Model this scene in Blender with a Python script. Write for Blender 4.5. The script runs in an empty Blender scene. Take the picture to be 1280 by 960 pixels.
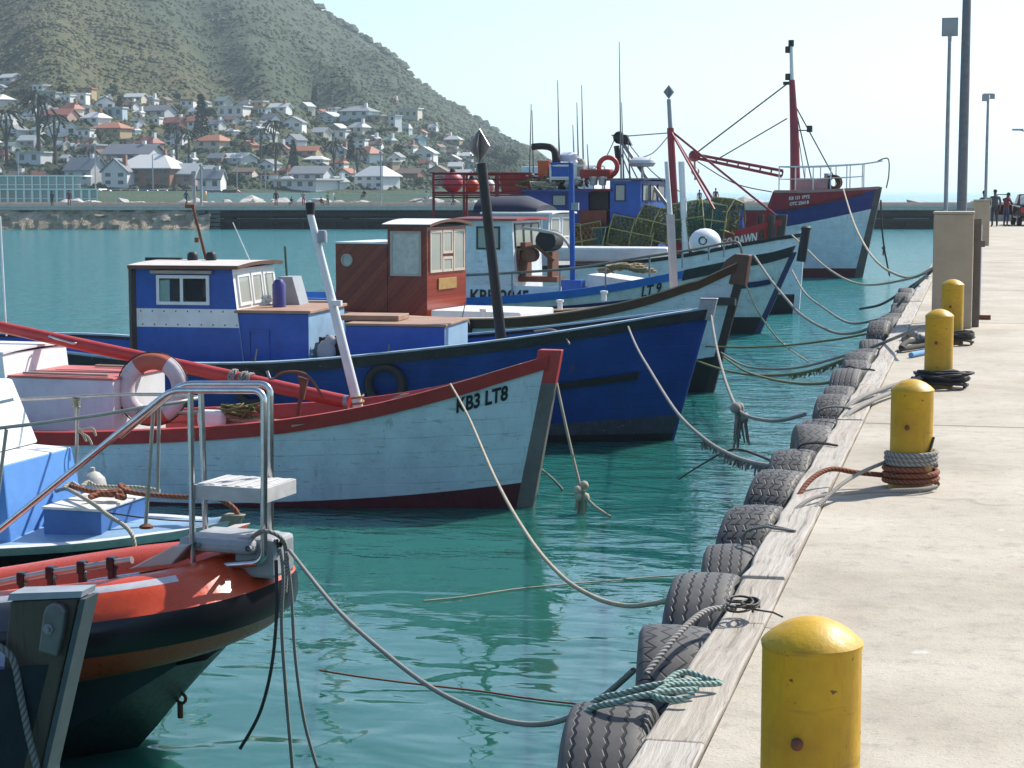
import bpy, bmesh, math, random
from math import sin, cos, pi, radians as R, sqrt, atan2, tan
from mathutils import Vector as V, Matrix, noise
random.seed(7)
sc = bpy.context.scene
C = sc.collection
F = 2350.0; CAMZ = 1.7; WATER = -2.2; HY = 238.0
TH = math.atan((480 - HY) / F); PSI = math.atan(580 * cos(TH) / F)
FH = V((-sin(PSI), cos(PSI), 0)); RT = V((cos(PSI), sin(PSI), 0))
FW = FH * cos(TH) - V((0, 0, 1)) * sin(TH); UP = RT.cross(FW)
CAM = V((0, 0, CAMZ))
def ray(px, py): return FW + RT * ((px - 640) / F) + UP * ((480 - py) / F)
def PD(px, py, d): return CAM + ray(px, py) * d
def PZ(px, py, z):
    r = ray(px, py); return CAM + r * ((z - CAMZ) / r.z)
def G(px, d):                      # quay ground point (z = 0) at camera depth d under image column px
    py = 480 - (-CAMZ / d - FW.z - RT.z * ((px - 640) / F)) * F / UP.z; p = PD(px, py, d); p.z = 0; return p
def PW(px, w):                     # ground position at horizontal distance w under image column px
    a = (px - 640) / F / cos(TH); return FH * w + RT * (a * w)

# ---------------------------------------------------------------- materials
def newmat(name):
    m = bpy.data.materials.new(name); m.use_nodes = True
    nt = m.node_tree; return m, nt, nt.nodes['Principled BSDF']
def nd(nt, t, **k):
    n = nt.nodes.new(t)
    for a, b in k.items(): setattr(n, a, b)
    return n
def lk(nt, a, b): nt.links.new(a, b)
def c4(c): return (c[0], c[1], c[2], 1)
def texco(nt, scale=(1, 1, 1), kind='Object'):
    tc = nd(nt, 'ShaderNodeTexCoord'); mp = nd(nt, 'ShaderNodeMapping')
    mp.inputs['Scale'].default_value = scale; lk(nt, tc.outputs[kind], mp.inputs[0]); return mp.outputs[0]
def noi(nt, co, scale, detail=4, rough=.6, dist=0):
    n = nd(nt, 'ShaderNodeTexNoise'); n.inputs['Scale'].default_value = scale; n.inputs['Detail'].default_value = detail
    n.inputs['Roughness'].default_value = rough; n.inputs['Distortion'].default_value = dist; lk(nt, co, n.inputs['Vector']); return n.outputs['Fac']
def ramp(nt, fac, pts):
    r = nd(nt, 'ShaderNodeValToRGB'); e = r.color_ramp.elements
    while len(e) < len(pts): e.new(.5)
    for el, (p, c) in zip(e, pts):
        el.position = p; el.color = c4(c) if not isinstance(c, (int, float)) else (c, c, c, 1)
    lk(nt, fac, r.inputs[0]); return r.outputs[0]
def mix(nt, fac, a, b, mode='MIX'):
    n = nd(nt, 'ShaderNodeMix', data_type='RGBA', blend_type=mode)
    if isinstance(fac, (int, float)): n.inputs[0].default_value = fac
    else: lk(nt, fac, n.inputs[0])
    for i, x in ((6, a), (7, b)):
        if isinstance(x, tuple): n.inputs[i].default_value = c4(x)
        else: lk(nt, x, n.inputs[i])
    return n.outputs[2]
def mth(nt, op, a, b=0, clamp=False):
    n = nd(nt, 'ShaderNodeMath', operation=op, use_clamp=clamp)
    for i, x in ((0, a), (1, b)):
        if isinstance(x, (int, float)): n.inputs[i].default_value = x
        else: lk(nt, x, n.inputs[i])
    return n.outputs[0]
def bump(nt, b, h, st=.3, dist=.02):
    n = nd(nt, 'ShaderNodeBump'); n.inputs['Strength'].default_value = st; n.inputs['Distance'].default_value = dist
    lk(nt, h, n.inputs['Height']); lk(nt, n.outputs[0], b.inputs['Normal'])
MATS = {}
def paint(name, col, rough=.45, wear=.5, chip=None, metal=0, sc_=3.0, streak=True, hull=False):
    """Weathered paint: tone noise, rain streaks, small chips."""
    if name in MATS: return MATS[name]
    m, nt, b = newmat(name); co = texco(nt)
    n1 = noi(nt, co, sc_, 5, .65)
    dark = tuple(x * (1 - .35 * wear) for x in col); lite = tuple(min(1, x * (1 + .22 * wear) + .015 * wear) for x in col)
    c = ramp(nt, n1, [(.3, dark), (.5, col), (.72, lite)])
    if streak:
        co2 = texco(nt, (5, 5, .5)); n2 = noi(nt, co2, 3, 4, .7)
        c = mix(nt, ramp(nt, n2, [(.55, 0.), (.8, .45 * wear)]), c, tuple(x * .45 + .015 for x in col))
    n3 = noi(nt, co, 26, 3, .7)
    if chip is not None:
        c = mix(nt, ramp(nt, n3, [(.66, 0.), (.7, .9)]), c, chip)
    hh = n3
    if hull:      # plank seams, rust runs and rubbed patches
        sp = nd(nt, 'ShaderNodeSeparateXYZ'); lk(nt, co, sp.inputs[0]); wv = noi(nt, texco(nt, (.35, .35, .35)), 1, 2)
        zz = mth(nt, 'ADD', mth(nt, 'ADD', sp.outputs[2], mth(nt, 'MULTIPLY', wv, .12)), mth(nt, 'MULTIPLY', mth(nt, 'POWER', mth(nt, 'ADD', sp.outputs[0], 6), 2), -.0035))
        se = mth(nt, 'ABSOLUTE', mth(nt, 'SUBTRACT', mth(nt, 'FRACT', mth(nt, 'MULTIPLY', zz, 5.2)), .5)); seam = ramp(nt, se, [(0., 1.), (.045, 0.)])
        br = ramp(nt, noi(nt, texco(nt, (.8, .8, 3)), 2, 4, .7), [(.42, 0.), (.6, .55)])
        c = mix(nt, mth(nt, 'MULTIPLY', seam, br), c, tuple(x * .35 for x in col))
        ru = ramp(nt, noi(nt, texco(nt, (3.2, 3.2, .28)), 2.1, 5, .75), [(.60, 0.), (.76, .6)])
        c = mix(nt, ru, c, (.16, .075, .03)); sc1 = ramp(nt, noi(nt, texco(nt, (1.2, 1.2, 7)), 2.5, 4, .7), [(.62, 0.), (.68, .5)])
        c = mix(nt, sc1, c, chip or tuple(x * .5 + .05 for x in col)); hh = mth(nt, 'SUBTRACT', n3, mth(nt, 'MULTIPLY', seam, 1.2))
    lk(nt, c, b.inputs['Base Color']); b.inputs['Metallic'].default_value = metal
    lk(nt, ramp(nt, n3, [(.3, max(.05, rough - .12)), (.7, min(1, rough + .15))]), b.inputs['Roughness'])
    bump(nt, b, hh, .25 if hull else .15, .01)
    MATS[name] = m; return m
def plain(name, col, rough=.6, metal=0, trans=0):
    if name in MATS: return MATS[name]
    m, nt, b = newmat(name); co = texco(nt); n1 = noi(nt, co, 9, 4, .6)
    lk(nt, ramp(nt, n1, [(.3, tuple(x * .8 for x in col)), (.7, tuple(min(1, x * 1.12) for x in col))]), b.inputs['Base Color'])
    b.inputs['Roughness'].default_value = rough; b.inputs['Metallic'].default_value = metal
    MATS[name] = m; return m
def wood(name, col, dark, scale=(1, 12, 12), rough=.65, st=.4):
    if name in MATS: return MATS[name]
    m, nt, b = newmat(name); co = texco(nt, scale)
    n1 = noi(nt, co, 2.2, 6, .7, .8); n2 = noi(nt, texco(nt), 1.4, 3)
    c = ramp(nt, n1, [(.3, dark), (.47, col), (.75, tuple(min(1, x * 1.15) for x in col))])
    c = mix(nt, ramp(nt, n2, [(.35, 0.), (.75, .4)]), c, tuple(x * .7 for x in col))
    lk(nt, c, b.inputs['Base Color']); b.inputs['Roughness'].default_value = rough
    bump(nt, b, n1, st, .01); MATS[name] = m; return m
def glass(name='window_glass', tint=(.75, .85, .85), tr=.55):
    if name in MATS: return MATS[name]
    m, nt, b = newmat(name)
    t = nd(nt, 'ShaderNodeBsdfTransparent'); t.inputs[0].default_value = c4(tint)
    mx = nd(nt, 'ShaderNodeMixShader'); mx.inputs[0].default_value = tr
    b.inputs['Base Color'].default_value = (.66, .66, .58, 1); b.inputs['Roughness'].default_value = .08
    lk(nt, b.outputs[0], mx.inputs[1]); lk(nt, t.outputs[0], mx.inputs[2])
    lk(nt, mx.outputs[0], nt.nodes['Material Output'].inputs[0]); MATS[name] = m; return m
def ropemat(name, col, dark=None, k=34):
    if name in MATS: return MATS[name]
    m, nt, b = newmat(name); tc = nd(nt, 'ShaderNodeTexCoord'); sp = nd(nt, 'ShaderNodeSeparateXYZ'); lk(nt, tc.outputs['UV'], sp.inputs[0])
    s = mth(nt, 'SINE', mth(nt, 'ADD', mth(nt, 'MULTIPLY', sp.outputs[0], k), mth(nt, 'MULTIPLY', sp.outputs[1], 2 * pi * 3)))
    n1 = noi(nt, texco(nt), 5, 4)
    dark = dark or tuple(x * .35 for x in col)
    h = mth(nt, 'ADD', mth(nt, 'MULTIPLY', s, .5), .5)
    c = ramp(nt, h, [(.05, dark), (.5, col)])
    c = mix(nt, ramp(nt, n1, [(.45, 0.), (.75, .7)]), c, tuple(x * .5 for x in col))
    lk(nt, c, b.inputs['Base Color']); b.inputs['Roughness'].default_value = .9; bump(nt, b, h, .6, .004)
    MATS[name] = m; return m

# ---------------------------------------------------------------- mesh building
class M:
    def __init__(s): s.v = []; s.f = []; s.m = []; s.uv = {}
    def add(s, vs, fs, m=0):
        o = len(s.v); s.v += [V(x) for x in vs]; s.f += [tuple(i + o for i in f) for f in fs]; s.m += [m] * len(fs); return o
    def hexa(s, p, m=0): s.add(p, [(3, 2, 1, 0), (4, 5, 6, 7), (0, 1, 5, 4), (1, 2, 6, 5), (2, 3, 7, 6), (3, 0, 4, 7)], m)
    def box(s, x0, x1, y0, y1, z0, z1, m=0):
        s.hexa([(x0, y0, z0), (x1, y0, z0), (x1, y1, z0), (x0, y1, z0), (x0, y0, z1), (x1, y0, z1), (x1, y1, z1), (x0, y1, z1)], m)
    def cbox(s, c, d, m=0): s.box(c[0] - d[0] / 2, c[0] + d[0] / 2, c[1] - d[1] / 2, c[1] + d[1] / 2, c[2] - d[2] / 2, c[2] + d[2] / 2, m)
    def prism(s, poly, ext, m=0):
        n = len(poly); ext = V(ext); p = [V(q) for q in poly]
        s.add(p + [q + ext for q in p], [tuple(range(n - 1, -1, -1)), tuple(range(n, 2 * n))] + [(i, (i + 1) % n, (i + 1) % n + n, i + n) for i in range(n)], m)
    def tube(s, pts, r=.02, n=8, m=0, cap=True, closed=False):
        pts = [V(p) for p in pts]; k = len(pts)
        rs = r if isinstance(r, (list, tuple)) else [r] * k
        o = len(s.v); up = None; L = 0
        for i, p in enumerate(pts):
            a = pts[i - 1] if (i > 0 or closed) else p; b = pts[(i + 1) % k] if (i < k - 1 or closed) else p
            t = (b - a); t = t.normalized() if t.length > 1e-9 else V((0, 0, 1))
            if up is None: up = V((0, 0, 1)) if abs(t.z) < .9 else V((1, 0, 0))
            x = t.cross(up)
            if x.length < 1e-6: x = t.orthogonal()
            x.normalize(); up = x.cross(t).normalized()
            if i: L += (p - pts[i - 1]).length
            for j in range(n):
                an = 2 * pi * j / n
                s.uv[len(s.v)] = (L / max(rs[i], .004) / 10, j / n)
                s.v.append(p + (x * cos(an) + up * sin(an)) * rs[i])
        K = k if closed else k - 1
        for i in range(K):
            for j in range(n):
                a = o + i * n + j; b = o + i * n + (j + 1) % n; i2 = (i + 1) % k
                s.f.append((a, b, o + i2 * n + (j + 1) % n, o + i2 * n + j)); s.m.append(m)
        if cap and not closed:
            s.f.append(tuple(o + j for j in range(n - 1, -1, -1))); s.m.append(m)
            s.f.append(tuple(o + (k - 1) * n + j for j in range(n))); s.m.append(m)
    def lathe(s, prof, n=24, c=(0, 0, 0), ax='z', m=0, closed=False):
        c = V(c); o = len(s.v)
        for r, h in prof:
            for j in range(n):
                a = 2 * pi * j / n; x, y = r * cos(a), r * sin(a)
                s.v.append(c + (V((x, y, h)) if ax == 'z' else V((h, x, y)) if ax == 'x' else V((x, h, y))))
        k = len(prof)
        for i in range(k if closed else k - 1):
            for j in range(n):
                a, b = o + i * n + j, o + i * n + (j + 1) % n; i2 = (i + 1) % k
                s.f.append((a, b, o + i2 * n + (j + 1) % n, o + i2 * n + j)); s.m.append(m)
    def ball(s, c, r, m=0, n=10):
        r = r if isinstance(r, (tuple, list)) else (r, r, r); c = V(c); o = len(s.v); h = n // 2
        for i in range(h + 1):
            t = pi * i / h
            for j in range(n):
                a = 2 * pi * j / n; s.v.append(c + V((r[0] * sin(t) * cos(a), r[1] * sin(t) * sin(a), r[2] * cos(t))))
        for i in range(h):
            for j in range(n):
                s.f.append((o + i * n + j, o + (i + 1) * n + j, o + (i + 1) * n + (j + 1) % n, o + i * n + (j + 1) % n)); s.m.append(m)
    def sweep(s, frames, m=0, caps=True):
        """frames: list of equal-length rings of points."""
        n = len(frames[0]); o = len(s.v)
        for fr in frames: s.v += [V(p) for p in fr]
        for i in range(len(frames) - 1):
            for j in range(n):
                s.f.append((o + i * n + j, o + i * n + (j + 1) % n, o + (i + 1) * n + (j + 1) % n, o + (i + 1) * n + j)); s.m.append(m)
        if caps:
            s.f.append(tuple(o + j for j in range(n - 1, -1, -1))); s.m.append(m)
            s.f.append(tuple(o + (len(frames) - 1) * n + j for j in range(n))); s.m.append(m)
    def panel(s, o, U, W, N, w, h, holes=(), m=0):
        """Wall panel w x h spanned by U,W with thickness vector N, rectangular openings (u0,u1,w0,w1)."""
        o, U, W, N = V(o), V(U), V(W), V(N)
        us = sorted({0, w, *[q for a in holes for q in a[:2]]}); ws = sorted({0, h, *[q for a in holes for q in a[2:]]})
        for i in range(len(us) - 1):
            run = None
            cells = []
            for j in range(len(ws) - 1):
                cu, cw = (us[i] + us[i + 1]) / 2, (ws[j] + ws[j + 1]) / 2
                if any(a[0] < cu < a[1] and a[2] < cw < a[3] for a in holes): continue
                if cells and abs(cells[-1][1] - ws[j]) < 1e-9: cells[-1][1] = ws[j + 1]
                else: cells.append([ws[j], ws[j + 1]])
            for a, b in cells:
                q = [o + U * us[i] + W * a, o + U * us[i + 1] + W * a, o + U * us[i + 1] + W * b, o + U * us[i] + W * b]
                s.hexa(q + [p + N for p in q], m)
    def build(s, name, mats, parent=None, smooth=0, bevel=0, loc=None, fix=True):
        me = bpy.data.meshes.new(name); me.from_pydata([tuple(p) for p in s.v], [], s.f)
        for mt in (mats if isinstance(mats, (list, tuple)) else [mats]): me.materials.append(mt)
        me.polygons.foreach_set('material_index', s.m)
        if s.uv:
            uvl = me.uv_layers.new(name='UVMap')
            for p in me.polygons:
                vs = [s.uv.get(i, (0, 0)) for i in p.vertices]
                wrap = max(q[1] for q in vs) - min(q[1] for q in vs) > .5
                for li, (u, w) in zip(p.loop_indices, vs): uvl.data[li].uv = (u, w + 1 if wrap and w < .5 else w)
        if fix:
            bm = bmesh.new(); bm.from_mesh(me); bmesh.ops.recalc_face_normals(bm, faces=bm.faces); bm.to_mesh(me); bm.free()
        if smooth:
            me.polygons.foreach_set('use_smooth', [True] * len(me.polygons)); me.set_sharp_from_angle(angle=R(smooth))
        o = bpy.data.objects.new(name, me); C.objects.link(o)
        if parent: o.parent = parent
        if loc is not None: o.location = loc
        if bevel:
            b = o.modifiers.new('bevel', 'BEVEL'); b.width = bevel; b.segments = 2; b.limit_method = 'ANGLE'; b.angle_limit = R(40)
        return o
def tag(o, label=None, cat=None, group=None, kind=None):
    for k, x in (('label', label), ('category', cat), ('group', group), ('kind', kind)):
        if x: o[k] = x
    return o
def empty(name, label, cat, loc=(0, 0, 0), rz=0, group=None):
    o = bpy.data.objects.new(name, None); C.objects.link(o); o.location = loc; o.rotation_euler = (0, 0, rz)
    o.empty_display_size = .2
    return tag(o, label, cat, group)
def dup(o, parent=None):
    c = o.copy(); C.objects.link(c); c.parent = parent
    for ch in list(o.children): dup(ch, c)
    return c
def spline(pts, n=8):
    """Catmull-Rom through pts."""
    p = [V(q) for q in pts]; out = []
    for i in range(len(p) - 1):
        a, b, c, d = p[max(i - 1, 0)], p[i], p[i + 1], p[min(i + 2, len(p) - 1)]
        for k in range(n):
            t = k / n; out.append(.5 * ((2 * b) + (c - a) * t + (2 * a - 5 * b + 4 * c - d) * t * t + (3 * b - a - 3 * c + d) * t ** 3))
    return out + [p[-1]]
def lerp(a, b, t): return a + (b - a) * t
def interp(tab, x):
    if x <= tab[0][0]: return tab[0][1]
    for (a, b), (c, d) in zip(tab, tab[1:]):
        if x <= c: return b + (d - b) * (x - a) / (c - a)
    return tab[-1][1]
def textmesh(txt, size, thick=.02, sx=1.0):
    cu = bpy.data.curves.new('t', 'FONT'); cu.body = txt; cu.size = size; cu.offset = thick * size; cu.resolution_u = 3
    ob = bpy.data.objects.new('t', cu); C.objects.link(ob)
    dg = bpy.context.evaluated_depsgraph_get(); me = bpy.data.meshes.new_from_object(ob.evaluated_get(dg))
    vs = [(v.co.x * sx, v.co.y) for v in me.vertices]; fs = [tuple(p.vertices) for p in me.polygons]
    bpy.data.objects.remove(ob); bpy.data.meshes.remove(me); return vs, fs

# ---------------------------------------------------------------- shared materials
WHITE = paint('white_paint', (.72, .73, .72), .4, .35)
WHITEC = paint('white_hull_paint', (.70, .73, .74), .4, .45, (.2, .2, .18), hull=True)
PALE = paint('pale_blue_white_paint', (.64, .73, .75), .45, .45, (.25, .25, .22), hull=True)
RED = paint('red_paint', (.42, .035, .03), .45, .6, (.25, .12, .1))
MAROON = paint('maroon_paint', (.16, .012, .015), .5, .6)
BOOTRED = paint('antifouling_red_paint', (.11, .015, .02), .7, .6)
BLUE = paint('blue_paint', (.007, .05, .25), .4, .55, (.03, .05, .12))
CBLUE = paint('cabin_blue_paint', (.008, .08, .36), .45, .6, (.03, .06, .15))
NAVY = paint('navy_paint', (.012, .02, .085), .45, .5)
SKYB = paint('light_blue_deck_and_lit_ends', (.24, .38, .52), .55, .5, (.4, .45, .5))
BLACK = paint('black_paint', (.012, .013, .014), .55, .6)
BROWN = paint('brown_varnish', (.11, .042, .02), .4, .6)
TANP = paint('sunbleached_brown_paint', (.34, .20, .13), .6, .6)
CREAM = paint('cream_paint', (.52, .46, .40), .5, .5)
DECK = paint('pale_deck_paint', (.50, .47, .43), .7, .6)
REDWOOD, nt, b = newmat('varnished_red_wood'); co = texco(nt); sp = nd(nt, 'ShaderNodeSeparateXYZ'); lk(nt, co, sp.inputs[0])
dg = mth(nt, 'SUBTRACT', sp.outputs[2], sp.outputs[0]); fr_ = mth(nt, 'FRACT', mth(nt, 'MULTIPLY', dg, 7)); idp = mth(nt, 'FLOOR', mth(nt, 'MULTIPLY', dg, 7))
wn_ = nd(nt, 'ShaderNodeTexWhiteNoise', noise_dimensions='1D'); lk(nt, idp, wn_.inputs['W'])
c = mix(nt, wn_.outputs['Value'], (.20, .022, .010), (.34, .055, .022)); c = mix(nt, ramp(nt, noi(nt, texco(nt, (8, 8, 8)), 1.5, 5, .7, 1), [(.4, 0.), (.7, .6)]), c, (.13, .014, .008))
ln = ramp(nt, mth(nt, 'ABSOLUTE', mth(nt, 'SUBTRACT', fr_, .5)), [(0., 1.), (.06, 0.)]); c = mix(nt, mth(nt, 'MULTIPLY', ln, .8), c, (.04, .008, .006))
lk(nt, c, b.inputs['Base Color']); b.inputs['Roughness'].default_value = .3; bump(nt, b, ln, -.3, .01)
PLANK = wood('old_plank_wood', (.36, .30, .23), (.16, .12, .09), (1, 12, 12))
DARKWOOD = wood('dark_wet_wood', (.055, .042, .032), (.02, .016, .013), (12, 12, 1), .6)
STEEL = plain('stainless_steel', (.62, .62, .62), .22, 1.0)
GALV = plain('galvanised_steel', (.30, .31, .33), .5, .6)
GREYP = paint('grey_paint', (.30, .32, .34), .5, .4)
RUST = paint('rust', (.16, .06, .03), .8, .9)
DKGLASS = glass('clear_dark_glass', (.8, .85, .85), .72); DKGLASS.node_tree.nodes['Principled BSDF'].inputs['Base Color'].default_value = (.03, .035, .035, 1)
RUBBER = plain('black_rubber', (.02, .02, .021), .7)
GLASS = glass()
DGLASS = plain('dark_glass', (.02, .025, .03), .08)
DARKIN = plain('dark_interior', (.03, .028, .026), .8)
ORANGE = paint('orange_plastic', (.55, .10, .03), .5, .4)
RP_CREAM = ropemat('cream_rope', (.50, .44, .32)); RP_GREY = ropemat('grey_rope', (.32, .30, .27)); RP_DARK = ropemat('dark_rope', (.07, .065, .06))
RP_GREEN = ropemat('green_rope', (.30, .42, .36)); RP_RED = ropemat('rusty_red_rope', (.30, .10, .05)); RP_OLIVE = ropemat('weedy_rope', (.22, .22, .09))
# ---------------------------------------------------------------- camera, light, sky
cam = bpy.data.cameras.new('camera'); co_ = bpy.data.objects.new('camera', cam); C.objects.link(co_)
cam.sensor_width = 36; cam.lens = 36 * F / 1280; cam.clip_start = .1; cam.clip_end = 30000
co_.matrix_world = Matrix(((RT.x, UP.x, -FW.x, CAM.x), (RT.y, UP.y, -FW.y, CAM.y), (RT.z, UP.z, -FW.z, CAM.z), (0, 0, 0, 1)))
sc.camera = co_
SUN_EL, SUN_AZ = R(44), R(38)
sl = bpy.data.lights.new('sun', 'SUN'); so = bpy.data.objects.new('sun', sl); C.objects.link(so)
sl.energy = 4.6; sl.angle = R(.5); sl.color = (1, .95, .87)
sd = V((cos(SUN_EL) * sin(SUN_AZ), cos(SUN_EL) * cos(SUN_AZ), sin(SUN_EL)))
so.rotation_euler = sd.to_track_quat('Z', 'Y').to_euler(); so.location = sd * 300
w = bpy.data.worlds.new('World'); sc.world = w; w.use_nodes = True
nt = w.node_tree; bg = nt.nodes['Background']
sk = nt.nodes.new('ShaderNodeTexSky'); sk.sky_type = 'NISHITA'; sk.sun_disc = False
sk.sun_elevation = SUN_EL; sk.sun_rotation = SUN_AZ; sk.air_density = 1.0; sk.dust_density = 1.2; sk.ozone_density = 1.6
c = mix(nt, 1.0, sk.outputs[0], (.885, .965, 1.03), 'MULTIPLY'); nt.links.new(c, bg.inputs[0]); bg.inputs[1].default_value = .12
sc.view_settings.view_transform = 'Standard'; sc.view_settings.look = 'None'; sc.view_settings.exposure = .58; sc.view_settings.gamma = 1
sc.cycles.use_denoising = True; sc.cycles.max_bounces = 6; sc.cycles.transparent_max_bounces = 12; sc.cycles.volume_bounces = 1
sc.cycles.caustics_reflective = False; sc.cycles.caustics_refractive = False; sc.cycles.sample_clamp_indirect = 6

# ---------------------------------------------------------------- haze
hz = M(); hz.box(-6600, 6600, -400, 7300, -4.5, 238); hm = bpy.data.materials.new('haze'); hm.use_nodes = True
hm.node_tree.nodes.clear(); ho = hm.node_tree.nodes.new('ShaderNodeOutputMaterial'); hv = hm.node_tree.nodes.new('ShaderNodeVolumePrincipled')
hv.inputs['Color'].default_value = (.80, .92, 1, 1); hv.inputs['Density'].default_value = .00017; hv.inputs['Anisotropy'].default_value = .35
hm.node_tree.links.new(hv.outputs[0], ho.inputs['Volume'])
tag(hz.build('haze', hm), 'pale sea haze thickening towards the hills', 'haze', kind='stuff')

# ---------------------------------------------------------------- water
m, nt, b = newmat('harbour_water'); ge = nd(nt, 'ShaderNodeNewGeometry')
def wco(sx, sy, rz=0):
    mp = nd(nt, 'ShaderNodeMapping'); mp.inputs['Scale'].default_value = (sx, sy, 1); mp.inputs['Rotation'].default_value = (0, 0, rz)
    lk(nt, ge.outputs['Position'], mp.inputs[0]); return mp.outputs[0]
n1 = noi(nt, wco(.75, 1.05, .5), 1.0, 2, .45, .6); n2 = noi(nt, wco(1.8, 3.2, .25), 1.0, 1.5, .5, .5); n3 = noi(nt, wco(.16, .3, .3), 1, 2)
calm = ramp(nt, noi(nt, wco(.05, .09, .3), 1, 2), [(.38, .25), (.62, 1.25)])
h = mth(nt, 'ADD', mth(nt, 'MULTIPLY', n1, .62), mth(nt, 'MULTIPLY', mth(nt, 'MULTIPLY', n2, .30), calm))
h = mth(nt, 'ADD', h, mth(nt, 'MULTIPLY', n3, .7))
bp = nd(nt, 'ShaderNodeBump'); bp.inputs['Strength'].default_value = 1; bp.inputs['Distance'].default_value = .085
spz = nd(nt, 'ShaderNodeSeparateXYZ'); lk(nt, ge.outputs['Position'], spz.inputs[0])
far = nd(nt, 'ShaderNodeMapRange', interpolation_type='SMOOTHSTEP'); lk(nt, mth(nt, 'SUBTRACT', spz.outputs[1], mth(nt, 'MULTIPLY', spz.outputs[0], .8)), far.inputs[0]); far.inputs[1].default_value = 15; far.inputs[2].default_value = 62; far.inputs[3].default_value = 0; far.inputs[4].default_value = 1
n4 = noi(nt, wco(1.1, 1.9, .2), 1.0, 4, .65, .3)
h = mth(nt, 'ADD', h, mth(nt, 'MULTIPLY', mth(nt, 'MULTIPLY', n4, 3.2), far.outputs[0]))
lk(nt, h, bp.inputs['Height']); lk(nt, bp.outputs[0], b.inputs['Normal'])
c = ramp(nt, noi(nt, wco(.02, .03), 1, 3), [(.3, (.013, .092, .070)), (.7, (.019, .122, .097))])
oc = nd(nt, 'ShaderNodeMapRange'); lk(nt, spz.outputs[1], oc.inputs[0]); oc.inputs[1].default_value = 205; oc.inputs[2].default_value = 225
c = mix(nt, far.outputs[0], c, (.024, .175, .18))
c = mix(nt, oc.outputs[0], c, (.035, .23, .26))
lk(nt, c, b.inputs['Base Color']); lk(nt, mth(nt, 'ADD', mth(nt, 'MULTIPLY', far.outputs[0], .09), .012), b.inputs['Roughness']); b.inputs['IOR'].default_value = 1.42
b.inputs['Subsurface Weight'].default_value = 1; b.inputs['Subsurface Radius'].default_value = (.6, 1, 1); b.inputs['Subsurface Scale'].default_value = 1.6
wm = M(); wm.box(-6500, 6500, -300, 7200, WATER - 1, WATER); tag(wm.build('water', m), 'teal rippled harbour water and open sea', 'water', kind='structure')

# ---------------------------------------------------------------- quay
m, nt, b = newmat('quay_concrete'); co = texco(nt)
n1 = noi(nt, co, .7, 6, .65); n2 = noi(nt, co, 9, 6, .75); n3 = noi(nt, co, 70, 3, .7); n4 = noi(nt, texco(nt, (.35, 2.6, 1)), 1.1, 5, .7, .5)
c = ramp(nt, n1, [(.25, (.28, .235, .175)), (.5, (.42, .37, .29)), (.75, (.52, .47, .385))])
c = mix(nt, ramp(nt, n4, [(.5, 0.), (.72, .5)]), c, (.36, .31, .25))
c = mix(nt, ramp(nt, n2, [(.52, 0.), (.72, .75)]), c, (.24, .215, .18))
c = mix(nt, ramp(nt, n3, [(.60, 0.), (.68, .7)]), c, (.16, .145, .13))
c = mix(nt, ramp(nt, noi(nt, co, 1.7, 5, .75, .6), [(.60, 0.), (.72, .5)]), c, (.20, .175, .145))
c = mix(nt, ramp(nt, noi(nt, texco(nt, (1, 1, 1)), 4.5, 3, .5), [(.70, 0.), (.74, .7)]), c, (.55, .52, .47))
n5 = noi(nt, co, .28, 3, .5, .3)
vo = nd(nt, 'ShaderNodeTexVoronoi', feature='DISTANCE_TO_EDGE'); vo.inputs['Scale'].default_value = .16
dd = nd(nt, 'ShaderNodeVectorMath', operation='ADD'); ns = nd(nt, 'ShaderNodeTexNoise'); ns.inputs['Scale'].default_value = 1.3; lk(nt, co, ns.inputs[0]); lk(nt, co, dd.inputs[0]); lk(nt, ns.outputs['Color'], dd.inputs[1]); lk(nt, dd.outputs[0], vo.inputs['Vector'])
c = mix(nt, mth(nt, 'MULTIPLY', ramp(nt, vo.outputs['Distance'], [(0., 1.), (.004, 0.)]), ramp(nt, n5, [(.5, 0.), (.6, .55)])), c, (.18, .15, .13))
c = mix(nt, ramp(nt, noi(nt, co, .9, 2), [(.66, 0.), (.74, .3)]), c, (.40, .26, .16))
lk(nt, c, b.inputs['Base Color']); b.inputs['Roughness'].default_value = .85
bump(nt, b, mth(nt, 'ADD', n2, mth(nt, 'MULTIPLY', n3, .5)), .5, .014)
QC = m
q = M(); q.box(-.758, 60, -12, 110, -3.2, 0); tag(q.build('quay', QC), 'pale concrete quay running away to the breakwater', 'quay', kind='structure')
q = M(); q.box(-.02, .02, 0, 1, 0, 1)
JD = plain('joint_filler', (.24, .21, .175), .9)
m, nt, b = newmat('weathered_timber'); oi = nd(nt, 'ShaderNodeObjectInfo'); tc = nd(nt, 'ShaderNodeTexCoord')
av = nd(nt, 'ShaderNodeVectorMath', operation='ADD'); mv = nd(nt, 'ShaderNodeVectorMath', operation='SCALE'); mv.inputs[0].default_value = (7.3, 17.1, 3.7)
lk(nt, oi.outputs['Random'], mv.inputs['Scale']); lk(nt, tc.outputs['Object'], av.inputs[0]); lk(nt, mv.outputs[0], av.inputs[1])
ds = nd(nt, 'ShaderNodeTexNoise'); ds.inputs['Scale'].default_value = 1.3; ds.inputs['Detail'].default_value = 2; lk(nt, av.outputs[0], ds.inputs[0])
dsc = nd(nt, 'ShaderNodeVectorMath', operation='SCALE'); dsc.inputs['Scale'].default_value = .10; lk(nt, ds.outputs['Color'], dsc.inputs[0])
a2 = nd(nt, 'ShaderNodeVectorMath', operation='ADD'); lk(nt, av.outputs[0], a2.inputs[0]); lk(nt, dsc.outputs[0], a2.inputs[1])
mp = nd(nt, 'ShaderNodeMapping'); mp.inputs['Scale'].default_value = (30, .8, 30); lk(nt, a2.outputs[0], mp.inputs[0])
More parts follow.
